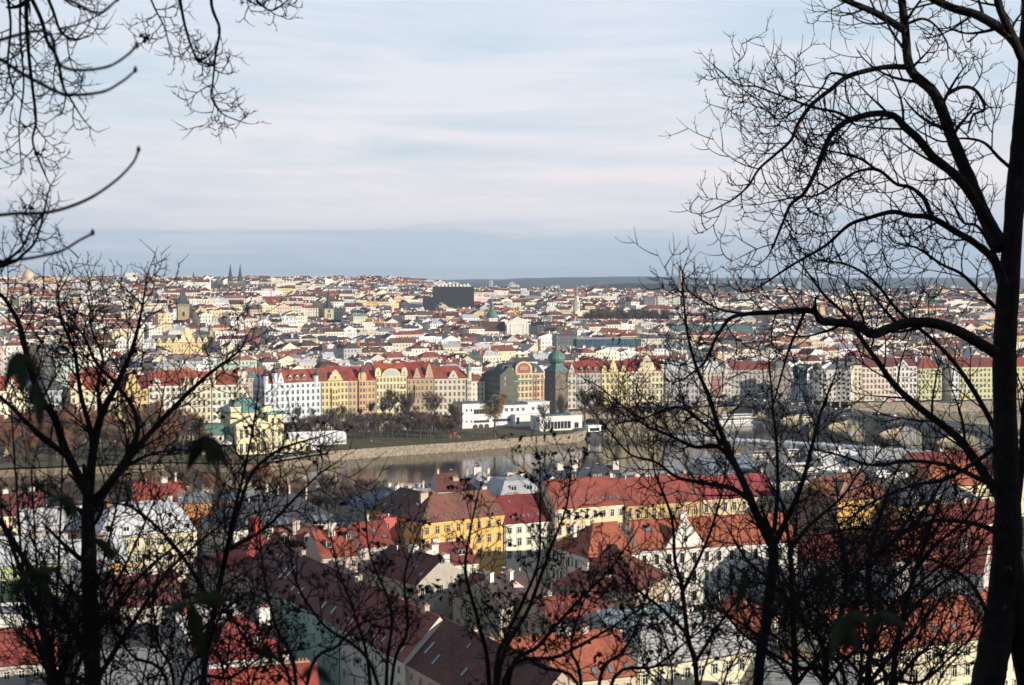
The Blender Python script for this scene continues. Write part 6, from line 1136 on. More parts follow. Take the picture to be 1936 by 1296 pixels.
# ---------------------------------------------------------------- bridge, boats, cars, people
def bridge():
    d = Vector((.47, -.883, 0)); s = gz(1436, 790, 0) + Vector((-6, 14, 0)); s.z = 0; t = thing('road_bridge', 'grey stone road bridge with flat arches crossing the river at right', 'bridge', s, math.atan2(d.y, d.x)); ST = (.42, .38, .31); L = 300; sp = 52; zd = 10.6
    b = MB(); b.box(-14, L, -9, 9, zd, zd + 1.0, 'plaster', (.36, .34, .31)); b.box(-14, L, -5.6, 5.6, zd + 1.0, zd + 1.02, 'asphalt'); b.build('deck', t)
    for sy in (-9, 8.6):
        b = MB(); b.box(-14, L, sy, sy + .4, zd + 1.02, zd + 2.1, 'plaster', (.44, .41, .36)); b.build('parapet', t)
    for k in range(5):
        x0 = 40 + k * sp; b = MB(); b.prism([(x0 - 3, -12), (x0, -15), (x0 + 3, -12), (x0 + 3, 12), (x0, 15), (x0 - 3, 12)], -3, zd - 1, 'stone', ST); b.box(x0 - 3.6, x0 + 3.6, -11, 11, zd - 1, zd, 'plaster', ST); b.build('pier', t)
    for k in range(6):
        xa, xb = 40 + (k - 1) * sp + 3, 40 + k * sp - 3; xa = max(xa, -6); b = MB(); n = 12
        arc = [(lerp(xa, xb, i / n), 3.0 + 5.6 * math.sin(math.pi * i / n) ** .8) for i in range(n + 1)]
        for (a, z0), (c, z1) in zip(arc, arc[1:]):
            for yy in (-8.4, -3, 3, 8.4): b.face([(a, yy - .5, z0), (c, yy - .5, z1), (c, yy - .5, z1 + 1.1), (a, yy - .5, z0 + 1.1)], 'plaster', ST); b.face([(c, yy + .5, z1), (a, yy + .5, z0), (a, yy + .5, z0 + 1.1), (c, yy + .5, z1 + 1.1)], 'plaster', ST)
            b.face([(a, -8.9, z0), (a, 8.9, z0), (c, 8.9, z1), (c, -8.9, z1)], 'plaster', (.3, .28, .25)); b.face([(a, -8.9, z0 + 1.1), (c, -8.9, z1 + 1.1), (c, 8.9, z1 + 1.1), (a, 8.9, z0 + 1.1)], 'plaster', ST)
        for i in range(0, n + 1):
            a, z0 = arc[i]
            for yy in (-8.4, 8.4): b.box(a - .4, a + .4, yy - .4, yy + .4, z0 + 1.0, zd, 'plaster', ST)
        b.build('arch', t)
    return s, d, zd + 1.02
BS, BD, BZ = bridge()
CARM = {}
def car(x, y, z, rz, col, label, kind='car', group='cars along the quay and bridge'):
    k = (kind, col)
    if k not in CARM:
        b, g, wh = MB(), MB(), MB(); van = kind == 'van'; L, Wd, H = (5.6, 2.1, 2.5) if van else (4.3, 1.8, 1.45)
        if van: o = [(-L / 2, .4), (L / 2, .4), (L / 2, 1.2), (L / 2 - .9, 1.5), (L / 2 - 1.5, H), (-L / 2, H)]
        else: o = [(-L / 2, .35), (L / 2, .35), (L / 2, .8), (L / 2 - 1.1, .95), (L / 2 - 1.9, H), (-L / 2 + .9, H), (-L / 2 + .1, .95)]
        b.ext(o, -Wd / 2, Wd / 2, 'paint', col)
        g.ext([(L / 2 - 1.15, 1.0), (L / 2 - 1.9, H - .08), (-L / 2 + .95, H - .08), (-L / 2 + .35, 1.0)] if not van else [(L / 2 - .95, 1.55), (L / 2 - 1.5, H - .15), (L / 2 - 2.6, H - .15), (L / 2 - 2.6, 1.55)], -Wd / 2 - .01, Wd / 2 + .01, 'glass')
        wh.lathe([(.0, -.1), (.33, -.1), (.33, .1), (.0, .1)], 10, 0, 0, 'tyre', (.02,) * 3, 0, False); CARM[k] = (b.mesh('body'), g.mesh('windows'), wh.mesh('wheel'), L, Wd)
    bm_, gm, wm, L, Wd = CARM[k]; t = thing('delivery_van' if kind == 'van' else 'parked_car', label, 'van' if kind == 'van' else 'car', (x, y, z), rz, group); bd = link(bpy.data.objects.new('body', bm_), t); link(bpy.data.objects.new('windows', gm), bd)
    for sx in (-1, 1):
        for sy in (-1, 1): w = link(bpy.data.objects.new('wheel', wm), t, (sx * L * .3, sy * (Wd / 2 - .1), .33)); w.rotation_euler = (math.pi / 2, 0, 0)
def traffic():
    r = random.Random(5); cols = [('white', (.75, .75, .75)), ('silver', (.4, .42, .44)), ('black', (.02, .02, .025)), ('dark blue', (.03, .05, .12)), ('red', (.4, .03, .03)), ('grey', (.15, .15, .16))]
    for i in range(46):
        u = [560, 600, 640, 690, 700, 735, 768, 792, 805, 850][i] if i < 10 else r.uniform(1090, 1800); p = quay(u); p2 = quay(u + 5); off = r.choice([4.5, 8, 11.5]); a = math.atan2(p2.y - p.y, p2.x - p.x); n = Vector((p2.y - p.y, -(p2.x - p.x))).normalized(); cn, cc = r.choice(cols) if r.random() > .3 else cols[0]
        van = r.random() < .22; car(p.x + n.x * off, p.y + n.y * off, 7.06, a + (math.pi if off > 8 else 0), cc, f"{cn} {'van' if van else 'car'} on the quay road by the {near_lm(u)}", 'van' if van else 'car')
    for i in range(14):
        k = 4 + i * 13 + r.uniform(-4, 4); sd = r.choice([-3, 3]); p = BS + BD * k + Vector((-BD.y, BD.x, 0)) * sd; cn, cc = r.choice(cols); car(p.x, p.y, BZ, math.atan2(BD.y, BD.x) + (math.pi if sd > 0 else 0), cc, f'{cn} car driving across the road bridge', 'van' if r.random() < .2 else 'car')
    p = gz(597, 852, 4.65); car(p.x, p.y, 4.66, R(20), (.78, .78, .78), 'white camper van parked by the river below the marquee', 'van', None)
    for u, v, cn, cc in ((512, 862, 'silver', (.4, .42, .44)), (528, 861, 'pale', (.6, .6, .6)), (541, 859, 'black', (.03, .03, .03)), (560, 857, 'grey', (.2, .2, .2))): p = gz(u, v, 4.65); car(p.x, p.y, 4.66, R(30), cc, f'{cn} car parked in front of the yellow island palace', 'car', 'cars before the palace')
    p = quay(1806); car(p.x + 6, p.y - 9, 7.06, R(20), (.7, .5, .03), 'yellow van on the quay before the second lime house', 'van', None)
traffic()
def lamps():
    b = MB(); b.tube([(0, 0, 0), (0, 0, 9)], [.16, .09], 6, 'colour', (.45, .46, .45)); c = MB(); c.tube([(-1.6, 0, 9.1), (0, 0, 9.0), (1.6, 0, 9.1)], [.07, .09, .07], 5, 'colour', (.45, .46, .45)); h = MB(); [h.box(s * 1.7 - .4, s * 1.7 + .4, -.18, .18, 8.95, 9.2, 'white') for s in (-1,)]; h2 = MB(); h2.box(1.3, 2.1, -.18, .18, 8.95, 9.2, 'white')
    ms = [('post', b.mesh('post')), ('arm', c.mesh('arm')), ('lamp_head', h.mesh('lamp_head')), ('lamp_head', h2.mesh('lamp_head'))]
    for i in range(30):
        u = 520 + i * 45; p = quay(u); t = thing('street_lamp', 'grey double armed street lamp on the far quay', 'street lamp', (p.x + 5, p.y - 14.2, 7.1), R(20), 'street lamps on the far quay')
        for nme, m_ in ms: link(bpy.data.objects.new(nme, m_), t)
    for i in range(12):
        p = BS + BD * (10 + i * 22) + Vector((-BD.y, BD.x, 0)) * (7.6 if i % 2 else -7.6); t = thing('street_lamp', 'grey double armed street lamp on the road bridge', 'street lamp', (p.x, p.y, BZ), R(30), 'street lamps on the bridge')
        for nme, m_ in ms: link(bpy.data.objects.new(nme, m_), t)
lamps()
def boat(u, v, L, Wd, decks, label, hull=(.7, .7, .7), rz=24, name='tour_boat', roofc=(.78, .78, .78)):
    p = gz(u, v, 0); t = thing(name, label, 'boat', (p.x, p.y, 0), R(rz)); b = MB()
    o = [(-L / 2, -Wd / 2), (L * .32, -Wd / 2), (L / 2, 0), (L * .32, Wd / 2), (-L / 2, Wd / 2)]; b.prism(o, -.6, 1.5, 'paint', hull, True, topm='colour', topc=(.3, .22, .14)); b.build('hull', t)
    b = MB(); b.prism([(x * 1.01, y * 1.01) for x, y in o], .95, 1.25, 'paint', (.05, .05, .06), False); b.build('hull_stripe', t)
    for d_ in range(decks):
        z = 1.5 + d_ * 2.5; x0, x1 = -L * (.44 - .07 * d_), L * (.26 - .12 * d_); b = MB(); b.box(x0, x1, -Wd * .4, Wd * .4, z, z + .7, 'paint', (.75, .75, .73)); b.box(x0 + .1, x1 - .1, -Wd * .39, Wd * .39, z + .7, z + 1.8, 'glass'); n = int((x1 - x0) / 2.2)
        for k in range(n + 1): xx = x0 + (x1 - x0) * k / n; b.box(xx - .12, xx + .12, -Wd * .4 - .01, Wd * .4 + .01, z + .7, z + 1.8, 'white')
        b.build('cabin', t); b = MB(); b.box(x0 - .8, x1 + .8, -Wd * .46, Wd * .46, z + 1.8, z + 2.0, 'paint', roofc); b.build('deck_roof', t)
    b = MB(); b.tube([(L * .2, 0, 1.5 + decks * 2.5 - .5), (L * .2, 0, 4 + decks * 2.5)], [.08, .05], 5, 'white'); b.build('mast', t); return t
boat(1402, 799, 46, 8, 2, 'long white two deck tour boat moored at the far quay left of the bridge'); boat(1318, 801, 30, 7, 1, 'low dark hulled restaurant boat with pale roof moored behind the islet', (.05, .05, .06)); boat(1530, 792, 16, 5, 1, 'small cream boat moored under the bridge arch', (.66, .6, .45)); boat(1655, 806, 22, 6, 1, 'white boat moored beyond the second bridge arch')
boat(1443, 865, 15, 4, 1, 'small covered boat with tan roof below the weir', (.6, .55, .45), 10, 'small_boat', (.5, .4, .25)); boat(1500, 861, 8, 3, 1, 'little cream boat right of the small covered boat', (.7, .66, .5), 15, 'small_boat')
p = gz(1127, 829, 0); t = thing('pontoon', 'black floating pontoon with white ticket booth at the island tip', 'pontoon', (p.x, p.y, 0), R(24)); b = MB(); b.box(-8, 8, -3.5, 3.5, -.4, 1.2, 'dark'); b.build('float', t); b = MB(); b.box(-5, 4, -2, 3, 1.2, 4, 'dark'); b.build('deck_house', t); b = MB(); b.box(-4.5, 4.5, 2, 6.5, 3, 7.6, 'white'); b.box(-5, 5, 1.5, 7, 7.6, 8, 'white'); b.build('booth', t); b = MB(); b.box(-3.4, 3.4, 1.9, 2, 4.4, 6.4, 'glass'); b.build('window', t)
p = gz(404, 884, 0); t = thing('houseboat', 'low brick red houseboat below the garden restaurant', 'boat', (p.x, p.y, 0), R(18)); b = MB(); b.box(-16, 14, -3, 3, -.5, 1.2, 'paint', (.12, .05, .04)); b.build('hull', t); b = MB(); b.box(-14, -4, -2.4, 2.4, 1.2, 4, 'paint', (.16, .06, .05)); b.box(2, 11, -2.4, 2.4, 1.2, 5.6, 'paint', (.38, .09, .05)); b.build('cabin', t); b = MB(); b.box(-14.5, 11.5, -3, -2.9, 1.2, 2.2, 'white'); b.build('railing', t)
for u, v, lb in ((1531, 820, 'yellow buoy above the weir'), (1392, 859, 'yellow buoy below the weir')):
    p = gz(u, v, 0); t = thing('river_buoy', lb + ' in the grey water', 'buoy', (p.x, p.y, 0)); b = MB(); b.lathe([(.9, -.3), (.9, .5), (.3, .8), (.25, 2.4), (.05, 2.6)], 8, 0, 0, 'colour', (.75, .5, .04)); b.build('float', t); b = MB(); b.lathe([(.4, 2.4), (.4, 3.0), (.05, 3.1)], 8, 0, 0, 'colour', (.75, .5, .04)); b.build('top_mark', t)
PM = {}
def person(x, y, z, rz, col, label, group, leg=(.04, .045, .06)):
    if 'm' not in PM:
        me = bpy.data.meshes.new('body'); V = [(0, 0, .92), (0, 0, 1.2), (0, 0, 1.42), (0, 0, 1.52), (0, 0, 1.62), (0, 0, 1.74), (.19, 0, 1.4), (.26, .02, 1.12), (.27, -.08, .86), (-.19, 0, 1.4), (-.26, .04, 1.12), (-.26, -.06, .86), (.1, 0, .88), (.12, -.03, .48), (.13, .03, .07), (.13, -.12, .04), (-.1, 0, .88), (-.13, .05, .48), (-.14, .08, .07), (-.14, -.07, .04)]
        E = [(0, 1), (1, 2), (2, 3), (3, 4), (4, 5), (2, 6), (6, 7), (7, 8), (2, 9), (9, 10), (10, 11), (0, 12), (12, 13), (13, 14), (14, 15), (0, 16), (16, 17), (17, 18), (18, 19)]
        RR = [.15, .16, .15, .055, .09, .085, .075, .05, .04, .075, .05, .04, .1, .065, .05, .04, .1, .065, .05, .04]; me.from_pydata(V, E, [])
        o = bpy.data.objects.new('body', me); link(o); sk = o.modifiers.new('skin', 'SKIN'); sv = me.skin_vertices[0].data
        for v_, rr in zip(sv, RR): v_.radius = (rr, rr * .8)
        sv[0].use_root = True; o.modifiers.new('sub', 'SUBSURF').levels = 1; dg = bpy.context.evaluated_depsgraph_get(); m2 = bpy.data.meshes.new_from_object(o.evaluated_get(dg)); bpy.data.objects.remove(o); PM['m'] = m2
    k = tuple(col) + tuple(leg)
    if k not in PM:
        m2 = PM['m'].copy(); m2.name = 'body'; m2.materials.clear(); m2.materials.append(M['colour']); a = m2.attributes.new('Col', 'FLOAT_COLOR', 'FACE'); cs = []
        for p in m2.polygons: c = p.center; cs += [*((.5, .32, .24) if c.z > 1.5 and c.z < 1.68 and c.y < .02 or c.z < .9 and abs(c.x) > .22 else (.05, .03, .02) if c.z > 1.5 else col if c.z > .86 else leg), 1]
        a.data.foreach_set('color', cs); PM[k] = m2
    o = link(bpy.data.objects.new('person', PM[k]), None, (x, y, z), rz); tag(o, label, 'person', group)
for i, (u, v, c, cn) in enumerate([(818, 831, (.05, .15, .35), 'blue'), (828, 830, (.04, .12, .3), 'blue'), (838, 829, (.06, .16, .34), 'blue'), (874, 827, (.6, .09, .06), 'coral red'), (893, 827, (.1, .3, .12), 'green'), (895, 829, (.6, .09, .06), 'coral red'), (904, 829, (.6, .1, .07), 'coral red'), (907, 827, (.6, .09, .06), 'coral red'), (916, 826, (.62, .1, .07), 'coral red'), (926, 827, (.5, .1, .08), 'coral red'), (702, 838, (.5, .5, .5), 'pale grey'), (760, 836, (.05, .05, .06), 'black'), (985, 823, (.06, .06, .08), 'dark')]):
    p = gz(u, v, 4.6); person(p.x, p.y, 4.62 if v < 835 else 4.72, i * 1.3, c, f'person in {cn} coat standing in the island park by the embankment', f'people in {cn} coats')
p = gz(856, 829, 4.6); t = thing('playground_frame', 'orange and blue playground frame in the island park', 'playground', (p.x, p.y, 4.6), R(24)); b = MB(); [b.box(x - .12, x + .12, y - .12, y + .12, 0, 3, 'colour', (.6, .25, .05)) for x in (-2, 2) for y in (-1.5, 1.5)]; b.build('frame_posts', t); b = MB(); b.box(-2.2, 2.2, -1.7, 1.7, 1.5, 1.7, 'colour', (.05, .2, .5)); b.build('platform', t); b = MB(); b.ext([(-2.5, 3), (2.5, 3), (0, 4.2)], -1.8, 1.8, 'rubberred'); b.build('roof', t); b = MB(); b.ext([(2, 1.7), (5, .2), (5.1, .4), (2, 1.95)], -.6, .6, 'colour', (.6, .45, .05)); b.build('slide', t)
# mooring posts on the embankment wall
for u, v in ((745, 853), (835, 848), (913, 841), (993, 834), (1072, 829)):
    p = gz(u, v, 2); t = thing('mooring_post', 'dark iron mooring post on the stone embankment', 'post', (p.x, p.y - 1.6, -.5), 0, 'mooring posts along the embankment'); b = MB(); b.box(-.35, .35, -.3, .3, 0, 6.2, 'dark'); b.build('pole', t); b = MB(); b.box(-.4, .4, -.36, .36, .6, 1.6, 'white'); b.build('mark', t)
# ---------------------------------------------------------------- the bare trees round the viewpoint
def crom(P, n=6):
    out = []; Q = [P[0] * 2 - P[1]] + P + [P[-1] * 2 - P[-2]]
    for i in range(1, len(Q) - 2):
        a, b_, c, d = Q[i - 1:i + 3]
        for k in range(n):
            t = k / n; out.append(.5 * ((2 * b_) + (c - a) * t + (2 * a - 5 * b_ + 4 * c - d) * t * t + (3 * b_ - a - 3 * c + d) * t ** 3))
    return out + [P[-1]]
class Tree:
    def __init__(s, name, label, cat, u, Y, seed, leafy=0.0, curl=.14, mat_='bark', group=None):
        s.r = random.Random(seed); x = at(u, 648, Y).x; s.base = Vector((x, Y, hillz(x, Y))); s.t = thing(name, label, cat, s.base, 0, group); s.leafy = leafy; s.lv = MB(); s.curl = curl; s.mat = mat_
    def leaf(s, p, n=3):
        r = s.r
        for _ in range(n):
            q = p + Vector((r.uniform(-1, 1), r.uniform(-1, 1), r.uniform(-1, .4))) * .03; a = Vector((r.uniform(-1, 1), r.uniform(-1, 1), r.uniform(-1, .2))).normalized() * r.uniform(.02, .045); b_ = a.cross(Vector((r.uniform(-1, 1), r.uniform(-1, 1), r.uniform(-1, 1)))).normalized() * r.uniform(.008, .02)
            c = r.choice([(.022, .010, .008), (.03, .012, .009), (.05, .016, .01), (.016, .010, .010)]); m1 = q + a * .55 + a.cross(b_).normalized() * .008; s.lv.face([q, m1 + b_, q + a, m1 - b_], 'leaf', c)
    def grow(s, b, p, d, L, rad, lev, k):
        """a curved shoot of length L px; k is metres per photo pixel at its distance"""
        r = s.r; n = 8 if lev < 2 else 5 - (lev > 2); pts = [p]; rr = [rad]; d = d.normalized(); wob = Vector((r.uniform(-1, 1), r.uniform(-1, 1), r.uniform(-.6, .6))) * .15
        for i in range(n):
            d = (d + Vector((0, 0, s.curl * (1 if lev else .7) * (i + 1) / n * 1.6)) + wob + Vector((r.uniform(-1, 1), r.uniform(-1, 1), r.uniform(-1, 1))) * .05).normalized(); pts.append(pts[-1] + d * (L * k / n)); rr.append(rad * (1 - .72 * (i + 1) / n))
        if lev >= 2: rr[-1] = rr[-2] * 1.25
        b.tube([q - s.base for q in pts], rr, 4 if lev < 2 else 3, s.mat if lev < 2 else 'twig', cap=False)
        if lev < 3:
            nc = {0: 4, 1: 2, 2: 2}[lev]; nc = nc if lev < 2 or r.random() < .28 else 0; sgn = r.choice([-1, 1])
            for j in range(nc):
                i = min(n - 1, max(1, int((j + 1.2 + r.random()) / (nc + 1.2) * n))); t = (pts[i] - pts[i - 1]).normalized(); sgn = -sgn
                side = Vector((t.z, 0, -t.x)) * sgn + Vector((0, r.uniform(-1, 1) * 1.0, 0)); side = side.normalized() if side.length > .1 else t.orthogonal()
                a = r.uniform(.55, 1.05); s.grow(b, pts[i], t * math.cos(a) + side * math.sin(a), L * r.uniform(.4, .72) * (1 if lev < 2 else .45), max(rr[i] * .62, (1.35, 1.05, .8)[lev] * k), lev + 1, k)
        if s.leafy and lev in (1, 2) and r.random() < s.leafy * .55: s.leaf(pts[-1] - s.base, r.randint(2, 6))
    def limb(s, P, r0, r1, Y0, Y1=None, tw=10, tl=120, start=.15, name='limb', up=0.0, lev=0, deep=1.0):
        r = s.r; Y1 = Y0 if Y1 is None else Y1; n = len(P); pts = [at(u, v, lerp(Y0, Y1, i / (n - 1)) + (r.uniform(-.12, .12) if 0 < i < n - 1 else 0)) for i, (u, v) in enumerate(P)]; C = crom(pts); m = len(C); k = (Y0 + Y1) / 2 / F
        rad = [lerp(r0, r1, (i / (m - 1)) ** .8) * k * (1 + r.uniform(-.06, .06)) for i in range(m)]; b = MB(); b.tube([q - s.base for q in C], rad, 9 if r0 > 6 else 6, s.mat); o = b.build(name, s.t)
        if tw:
            b = MB()
            for j in range(tw):
                f = start + (1 - start) * (j + r.random()) / tw; i = min(m - 2, max(1, int(f * (m - 1)))); t = (C[i + 1] - C[i]).normalized(); sg = 1 if j % 2 else -1
                side = (Vector((t.z, 0, -t.x)) * sg + Vector((0, r.uniform(-1, 1) * deep, up))).normalized(); a = r.uniform(.6, 1.1)
                s.grow(b, C[i], t * math.cos(a) + side * math.sin(a), tl * r.uniform(.6, 1.5) * (1.1 - .4 * f), max(rad[i] * .42, 1.75 * k) if rad[i] > 2.2 * k else rad[i] * .8, lev, k)
            d = (C[-1] - C[-3]).normalized(); s.grow(b, C[-1], d, tl * .7, rad[-1], 1, k); b.build('twigs', o)
        return C
    def done(s):
        if s.lv.f: s.lv.build('dead_leaves', s.t)
def right_tree():
    T = Tree('bare_tree', 'big dark bare tree with thick trunk and long arching limbs along the right edge', 'tree', 1805, 15, 41)
    T.limb([(1790, 2420), (1812, 1900), (1850, 1400), (1867, 1296), (1893, 1150), (1906, 1000), (1902, 850), (1900, 660), (1912, 480), (1926, 300), (1936, 180), (1950, -60)], 42, 13, 15, 15, 0, name='trunk')
    T.limb([(1906, 1010), (1918, 1120), (1935, 1230), (1960, 1400), (1985, 1900)], 20, 30, 15, 15.3, 0)
    L = T.limb
    L([(1893, 470), (1862, 410), (1835, 345), (1800, 262), (1768, 180), (1722, 132), (1712, 60), (1702, -30)], 15, 7.5, 15, 15.6, 9, 130, .3)
    L([(1711, 58), (1658, 26), (1590, -4), (1500, -60)], 8, 4, 15.5, 16, 7, 120)
    L([(1716, 127), (1669, 128), (1605, 144), (1570, 170), (1534, 199), (1509, 234), (1495, 266), (1463, 295), (1435, 320), (1417, 348), (1392, 373), (1352, 396)], 5.5, 1.6, 15.4, 16.2, 17, 110, .2)
    L([(1603, 143), (1570, 140), (1555, 165), (1530, 190), (1500, 212), (1470, 225), (1440, 195), (1405, 170)], 2.6, 1.2, 15.9, 16.4, 9, 75, .3)
    L([(1889, 450), (1832, 362), (1804, 330), (1765, 298), (1736, 263), (1711, 241), (1690, 220), (1655, 215), (1608, 227), (1577, 248), (1559, 280), (1541, 327), (1520, 366), (1495, 387), (1481, 419), (1460, 470)], 11, 2.2, 14.8, 14.2, 20, 120, .3)
    L([(1608, 225), (1580, 212), (1540, 204), (1500, 190), (1462, 176), (1430, 164), (1395, 160), (1356, 130)], 3.2, 1.2, 14.4, 14, 9, 80, .3)
    L([(1906, 590), (1882, 500), (1846, 462), (1804, 437), (1761, 412), (1722, 408), (1687, 401), (1644, 412), (1605, 426), (1560, 465), (1500, 500), (1440, 540)], 8.5, 2, 15.2, 16, 14, 120, .2)
    L([(1761, 408), (1747, 376), (1722, 355), (1694, 348), (1662, 323), (1626, 323), (1591, 341), (1545, 369), (1510, 372), (1470, 380)], 5, 1.6, 15.3, 14.7, 11, 110, .2)
    L([(1660, 323), (1625, 300), (1590, 290), (1560, 284), (1520, 270), (1480, 240), (1450, 240)], 2.6, 1.2, 15, 14.4, 8, 80)
    L([(1884, 668), (1854, 651), (1815, 628), (1769, 612), (1722, 610), (1680, 622), (1649, 632), (1622, 616), (1583, 610), (1555, 608)], 12, 7.5, 14.8, 13.6, 5, 120, .3, up=.5)
    L([(1556, 609), (1537, 589), (1506, 587), (1468, 591), (1421, 593), (1383, 601), (1363, 624), (1348, 651), (1332, 686), (1300, 712)], 7, 2, 13.6, 12.8, 15, 110, .1)
    L([(1522, 588), (1508, 622), (1492, 660), (1480, 700), (1466, 750), (1460, 770)], 3.4, 1.5, 13.5, 13.8, 6, 80, .3)
    L([(1420, 594), (1370, 588), (1330, 570), (1300, 548), (1290, 520)], 2.6, 1.2, 13.3, 13, 6, 80, .2)
    L([(1902, 960), (1863, 900), (1815, 832), (1738, 771), (1691, 728), (1661, 686), (1630, 643), (1603, 600), (1560, 560), (1530, 520)], 10, 2, 15.3, 16.4, 17, 125, .15, up=.5)
    L([(1899, 860), (1870, 790), (1815, 700), (1760, 640), (1700, 590), (1650, 530), (1600, 500), (1560, 495)], 6, 1.8, 15.4, 16.6, 13, 115, .15, up=.7)
    L([(1900, 600), (1860, 560), (1820, 520), (1780, 500), (1735, 470), (1700, 462)], 5, 1.6, 15.4, 14.6, 11, 110, .15, up=.7)
    L([(1905, 540), (1880, 480), (1850, 430), (1820, 420), (1800, 380)], 5, 1.6, 14.7, 14.2, 8, 110, .15, up=.6)
    L([(1925, 330), (1890, 300), (1860, 270), (1820, 262), (1780, 268), (1740, 250)], 4, 1.4, 15, 14.4, 8, 90, .2)
    L([(1790, 178), (1820, 165), (1845, 172), (1862, 205), (1840, 218), (1832, 242)], 4.2, 2, 15.2, 14.8, 6, 60, .3)
    L([(1934, 100), (1905, 65), (1850, 30), (1800, 15), (1750, -10), (1700, -50)], 11, 6, 15.2, 16, 7, 90, .2)
    L([(1940, 130), (1915, 70), (1892, 20), (1880, -30)], 9, 7, 15, 14.6, 4, 90, .2)
    L([(1716, 45), (1745, 36), (1770, 50), (1790, 80), (1792, 96)], 3, 1.4, 15.4, 15.2, 5, 60, .3)
    L([(1900, 930), (1850, 905), (1790, 880), (1720, 872), (1650, 880), (1590, 862), (1540, 850)], 6, 1.8, 15.2, 14, 14, 120, .15)
    L([(1896, 1010), (1840, 990), (1770, 985), (1700, 1005), (1620, 1000), (1560, 1010)], 6, 1.8, 15.2, 14.2, 13, 120, .15, up=.4)
    L([(1890, 840), (1850, 870), (1790, 905), (1720, 920), (1650, 950), (1600, 985)], 5, 1.6, 15, 15.8, 11, 110, .2, up=.5)
    L([(1915, 1000), (1930, 900), (1935, 800), (1945, 700)], 8, 5, 15.2, 15.6, 8, 110, .2)
    L([(1880, 1190), (1840, 1110), (1790, 1070), (1730, 1050), (1680, 1030)], 5, 1.6, 15, 15.4, 10, 110, .15, up=.4)
    T.done()
right_tree()
def others():
    # forked tree right of the middle
    T = Tree('bare_tree', 'dark forked tree with a wide V of stems right of the middle', 'tree', 1420, 11, 52, .015); L = T.limb
    L([(1400, 2350), (1415, 1700), (1433, 1296), (1450, 1168), (1462, 1060), (1462, 1028)], 12, 9, 11, 11, 5, 110, .5, name='trunk')
    L([(1462, 1034), (1433, 978), (1409, 920), (1384, 866), (1359, 808), (1340, 750), (1315, 690), (1298, 620), (1290, 530)], 10, 1.6, 11, 11.4, 13, 110, .3, up=.5)
    L([(1464, 1030), (1491, 974), (1516, 916), (1537, 837), (1552, 780), (1575, 720)], 7, 2, 11, 10.7, 10, 100, .2, up=.5)
    L([(1463, 1010), (1470, 930), (1469, 850), (1462, 780), (1455, 690)], 5, 1.6, 11, 11.5, 9, 90, .2, up=.4)
    L([(1421, 949), (1384, 924), (1334, 914), (1281, 903), (1239, 874), (1190, 858), (1140, 800)], 6, 1.6, 11, 11.8, 16, 110, .1, up=.4)
    L([(1405, 900), (1359, 846), (1318, 846), (1293, 837), (1260, 821), (1219, 804), (1180, 770), (1130, 730)], 5, 1.4, 11.2, 12, 15, 110, .1, up=.4)
    L([(1380, 856), (1330, 800), (1280, 770), (1220, 790), (1170, 800)], 3.4, 1.4, 11.3, 12, 10, 90, .1, up=.4)
    T.done()
    T = Tree('bare_tree', 'slim dark tree with ascending branches left of the forked tree', 'tree', 1330, 10, 53, .02); L = T.limb
    L([(1350, 2350), (1330, 1700), (1318, 1296), (1301, 1209), (1289, 1110), (1276, 1060), (1270, 980), (1240, 900)], 7, 2.4, 10, 10.4, 14, 110, .4, name='trunk', up=.3)
    L([(1290, 1120), (1320, 1060), (1345, 1000), (1365, 930), (1372, 880)], 4, 1.5, 10, 9.6, 9, 95, .15, up=.4)
    L([(1300, 1200), (1250, 1150), (1200, 1110), (1160, 1050)], 4, 1.5, 10.2, 10.8, 9, 100, .15, up=.3)
    L([(1310, 1260), (1360, 1180), (1400, 1120), (1420, 1050)], 4, 1.5, 10, 9.6, 8, 90, .15, up=.4); T.done()
    for nm, lb, u, Y, seed, P in (('bare_tree', 'grey barked bare tree in the dark thicket at lower right', 1500, 12, 54, [(1508, 2300), (1506, 1700), (1504, 1296), (1498, 1150), (1494, 1040), (1480, 960)]), ('bare_tree', 'crooked bare tree in front of the long orange roof', 1570, 11, 55, [(1560, 2350), (1575, 1700), (1560, 1296), (1578, 1200), (1600, 1110), (1590, 1010)]),
                               ('bare_tree', 'stout leaning bare tree left of the big right trunk', 1690, 12.5, 56, [(1720, 2350), (1705, 1700), (1690, 1296), (1705, 1180), (1730, 1080), (1765, 980)]), ('bare_tree', 'twisted thin bare tree crossing the shaded white tenement', 1640, 13, 57, [(1600, 2250), (1622, 1700), (1640, 1296), (1650, 1190), (1640, 1080), (1668, 960)])):
        T = Tree(nm, lb, 'tree', P[0][0], Y, seed, .02); T.limb(P, 10, 3, Y, Y, 13, 130, .42, name='trunk', up=.2)
        for k in range(5):
            i = 2 + k % 3; a = P[i]; sg = -1 if k % 2 else 1; T.limb([a, (a[0] + sg * 35, a[1] - 45), (a[0] + sg * (75 + 12 * k), a[1] - 85 - 8 * k), (a[0] + sg * (105 + 16 * k), a[1] - 140 - 10 * k)], 5, 1.6, Y, Y + T.r.uniform(-.8, .8), 8, 110, .1, up=.3)
        T.done()
    # left many-stemmed tree
    T = Tree('bare_tree', 'large many stemmed dark tree fanning out over the left third', 'tree', 175, 10, 61, .03); L = T.limb; pq = lambda *a: [(x * .4132, 500 + y * .4132) for x, y in a]
    L([(190, 2360), (185, 1800), (180, 1420), (172, 1200), (168, 1050), (166, 960)], 21, 13, 10, 10, 7, 120, .5, name='trunk')
    L(pq((400, 1130), (420, 900), (460, 700), (530, 560), (600, 400), (640, 250), (672, 60)), 11, 1.5, 10, 10.4, 16, 100, .25, up=.4)
    L(pq((405, 1060), (300, 850), (250, 700), (180, 600), (120, 400), (90, 280), (30, 170), (-20, 120)), 10, 3, 10, 9.4, 14, 110, .2, up=.4)
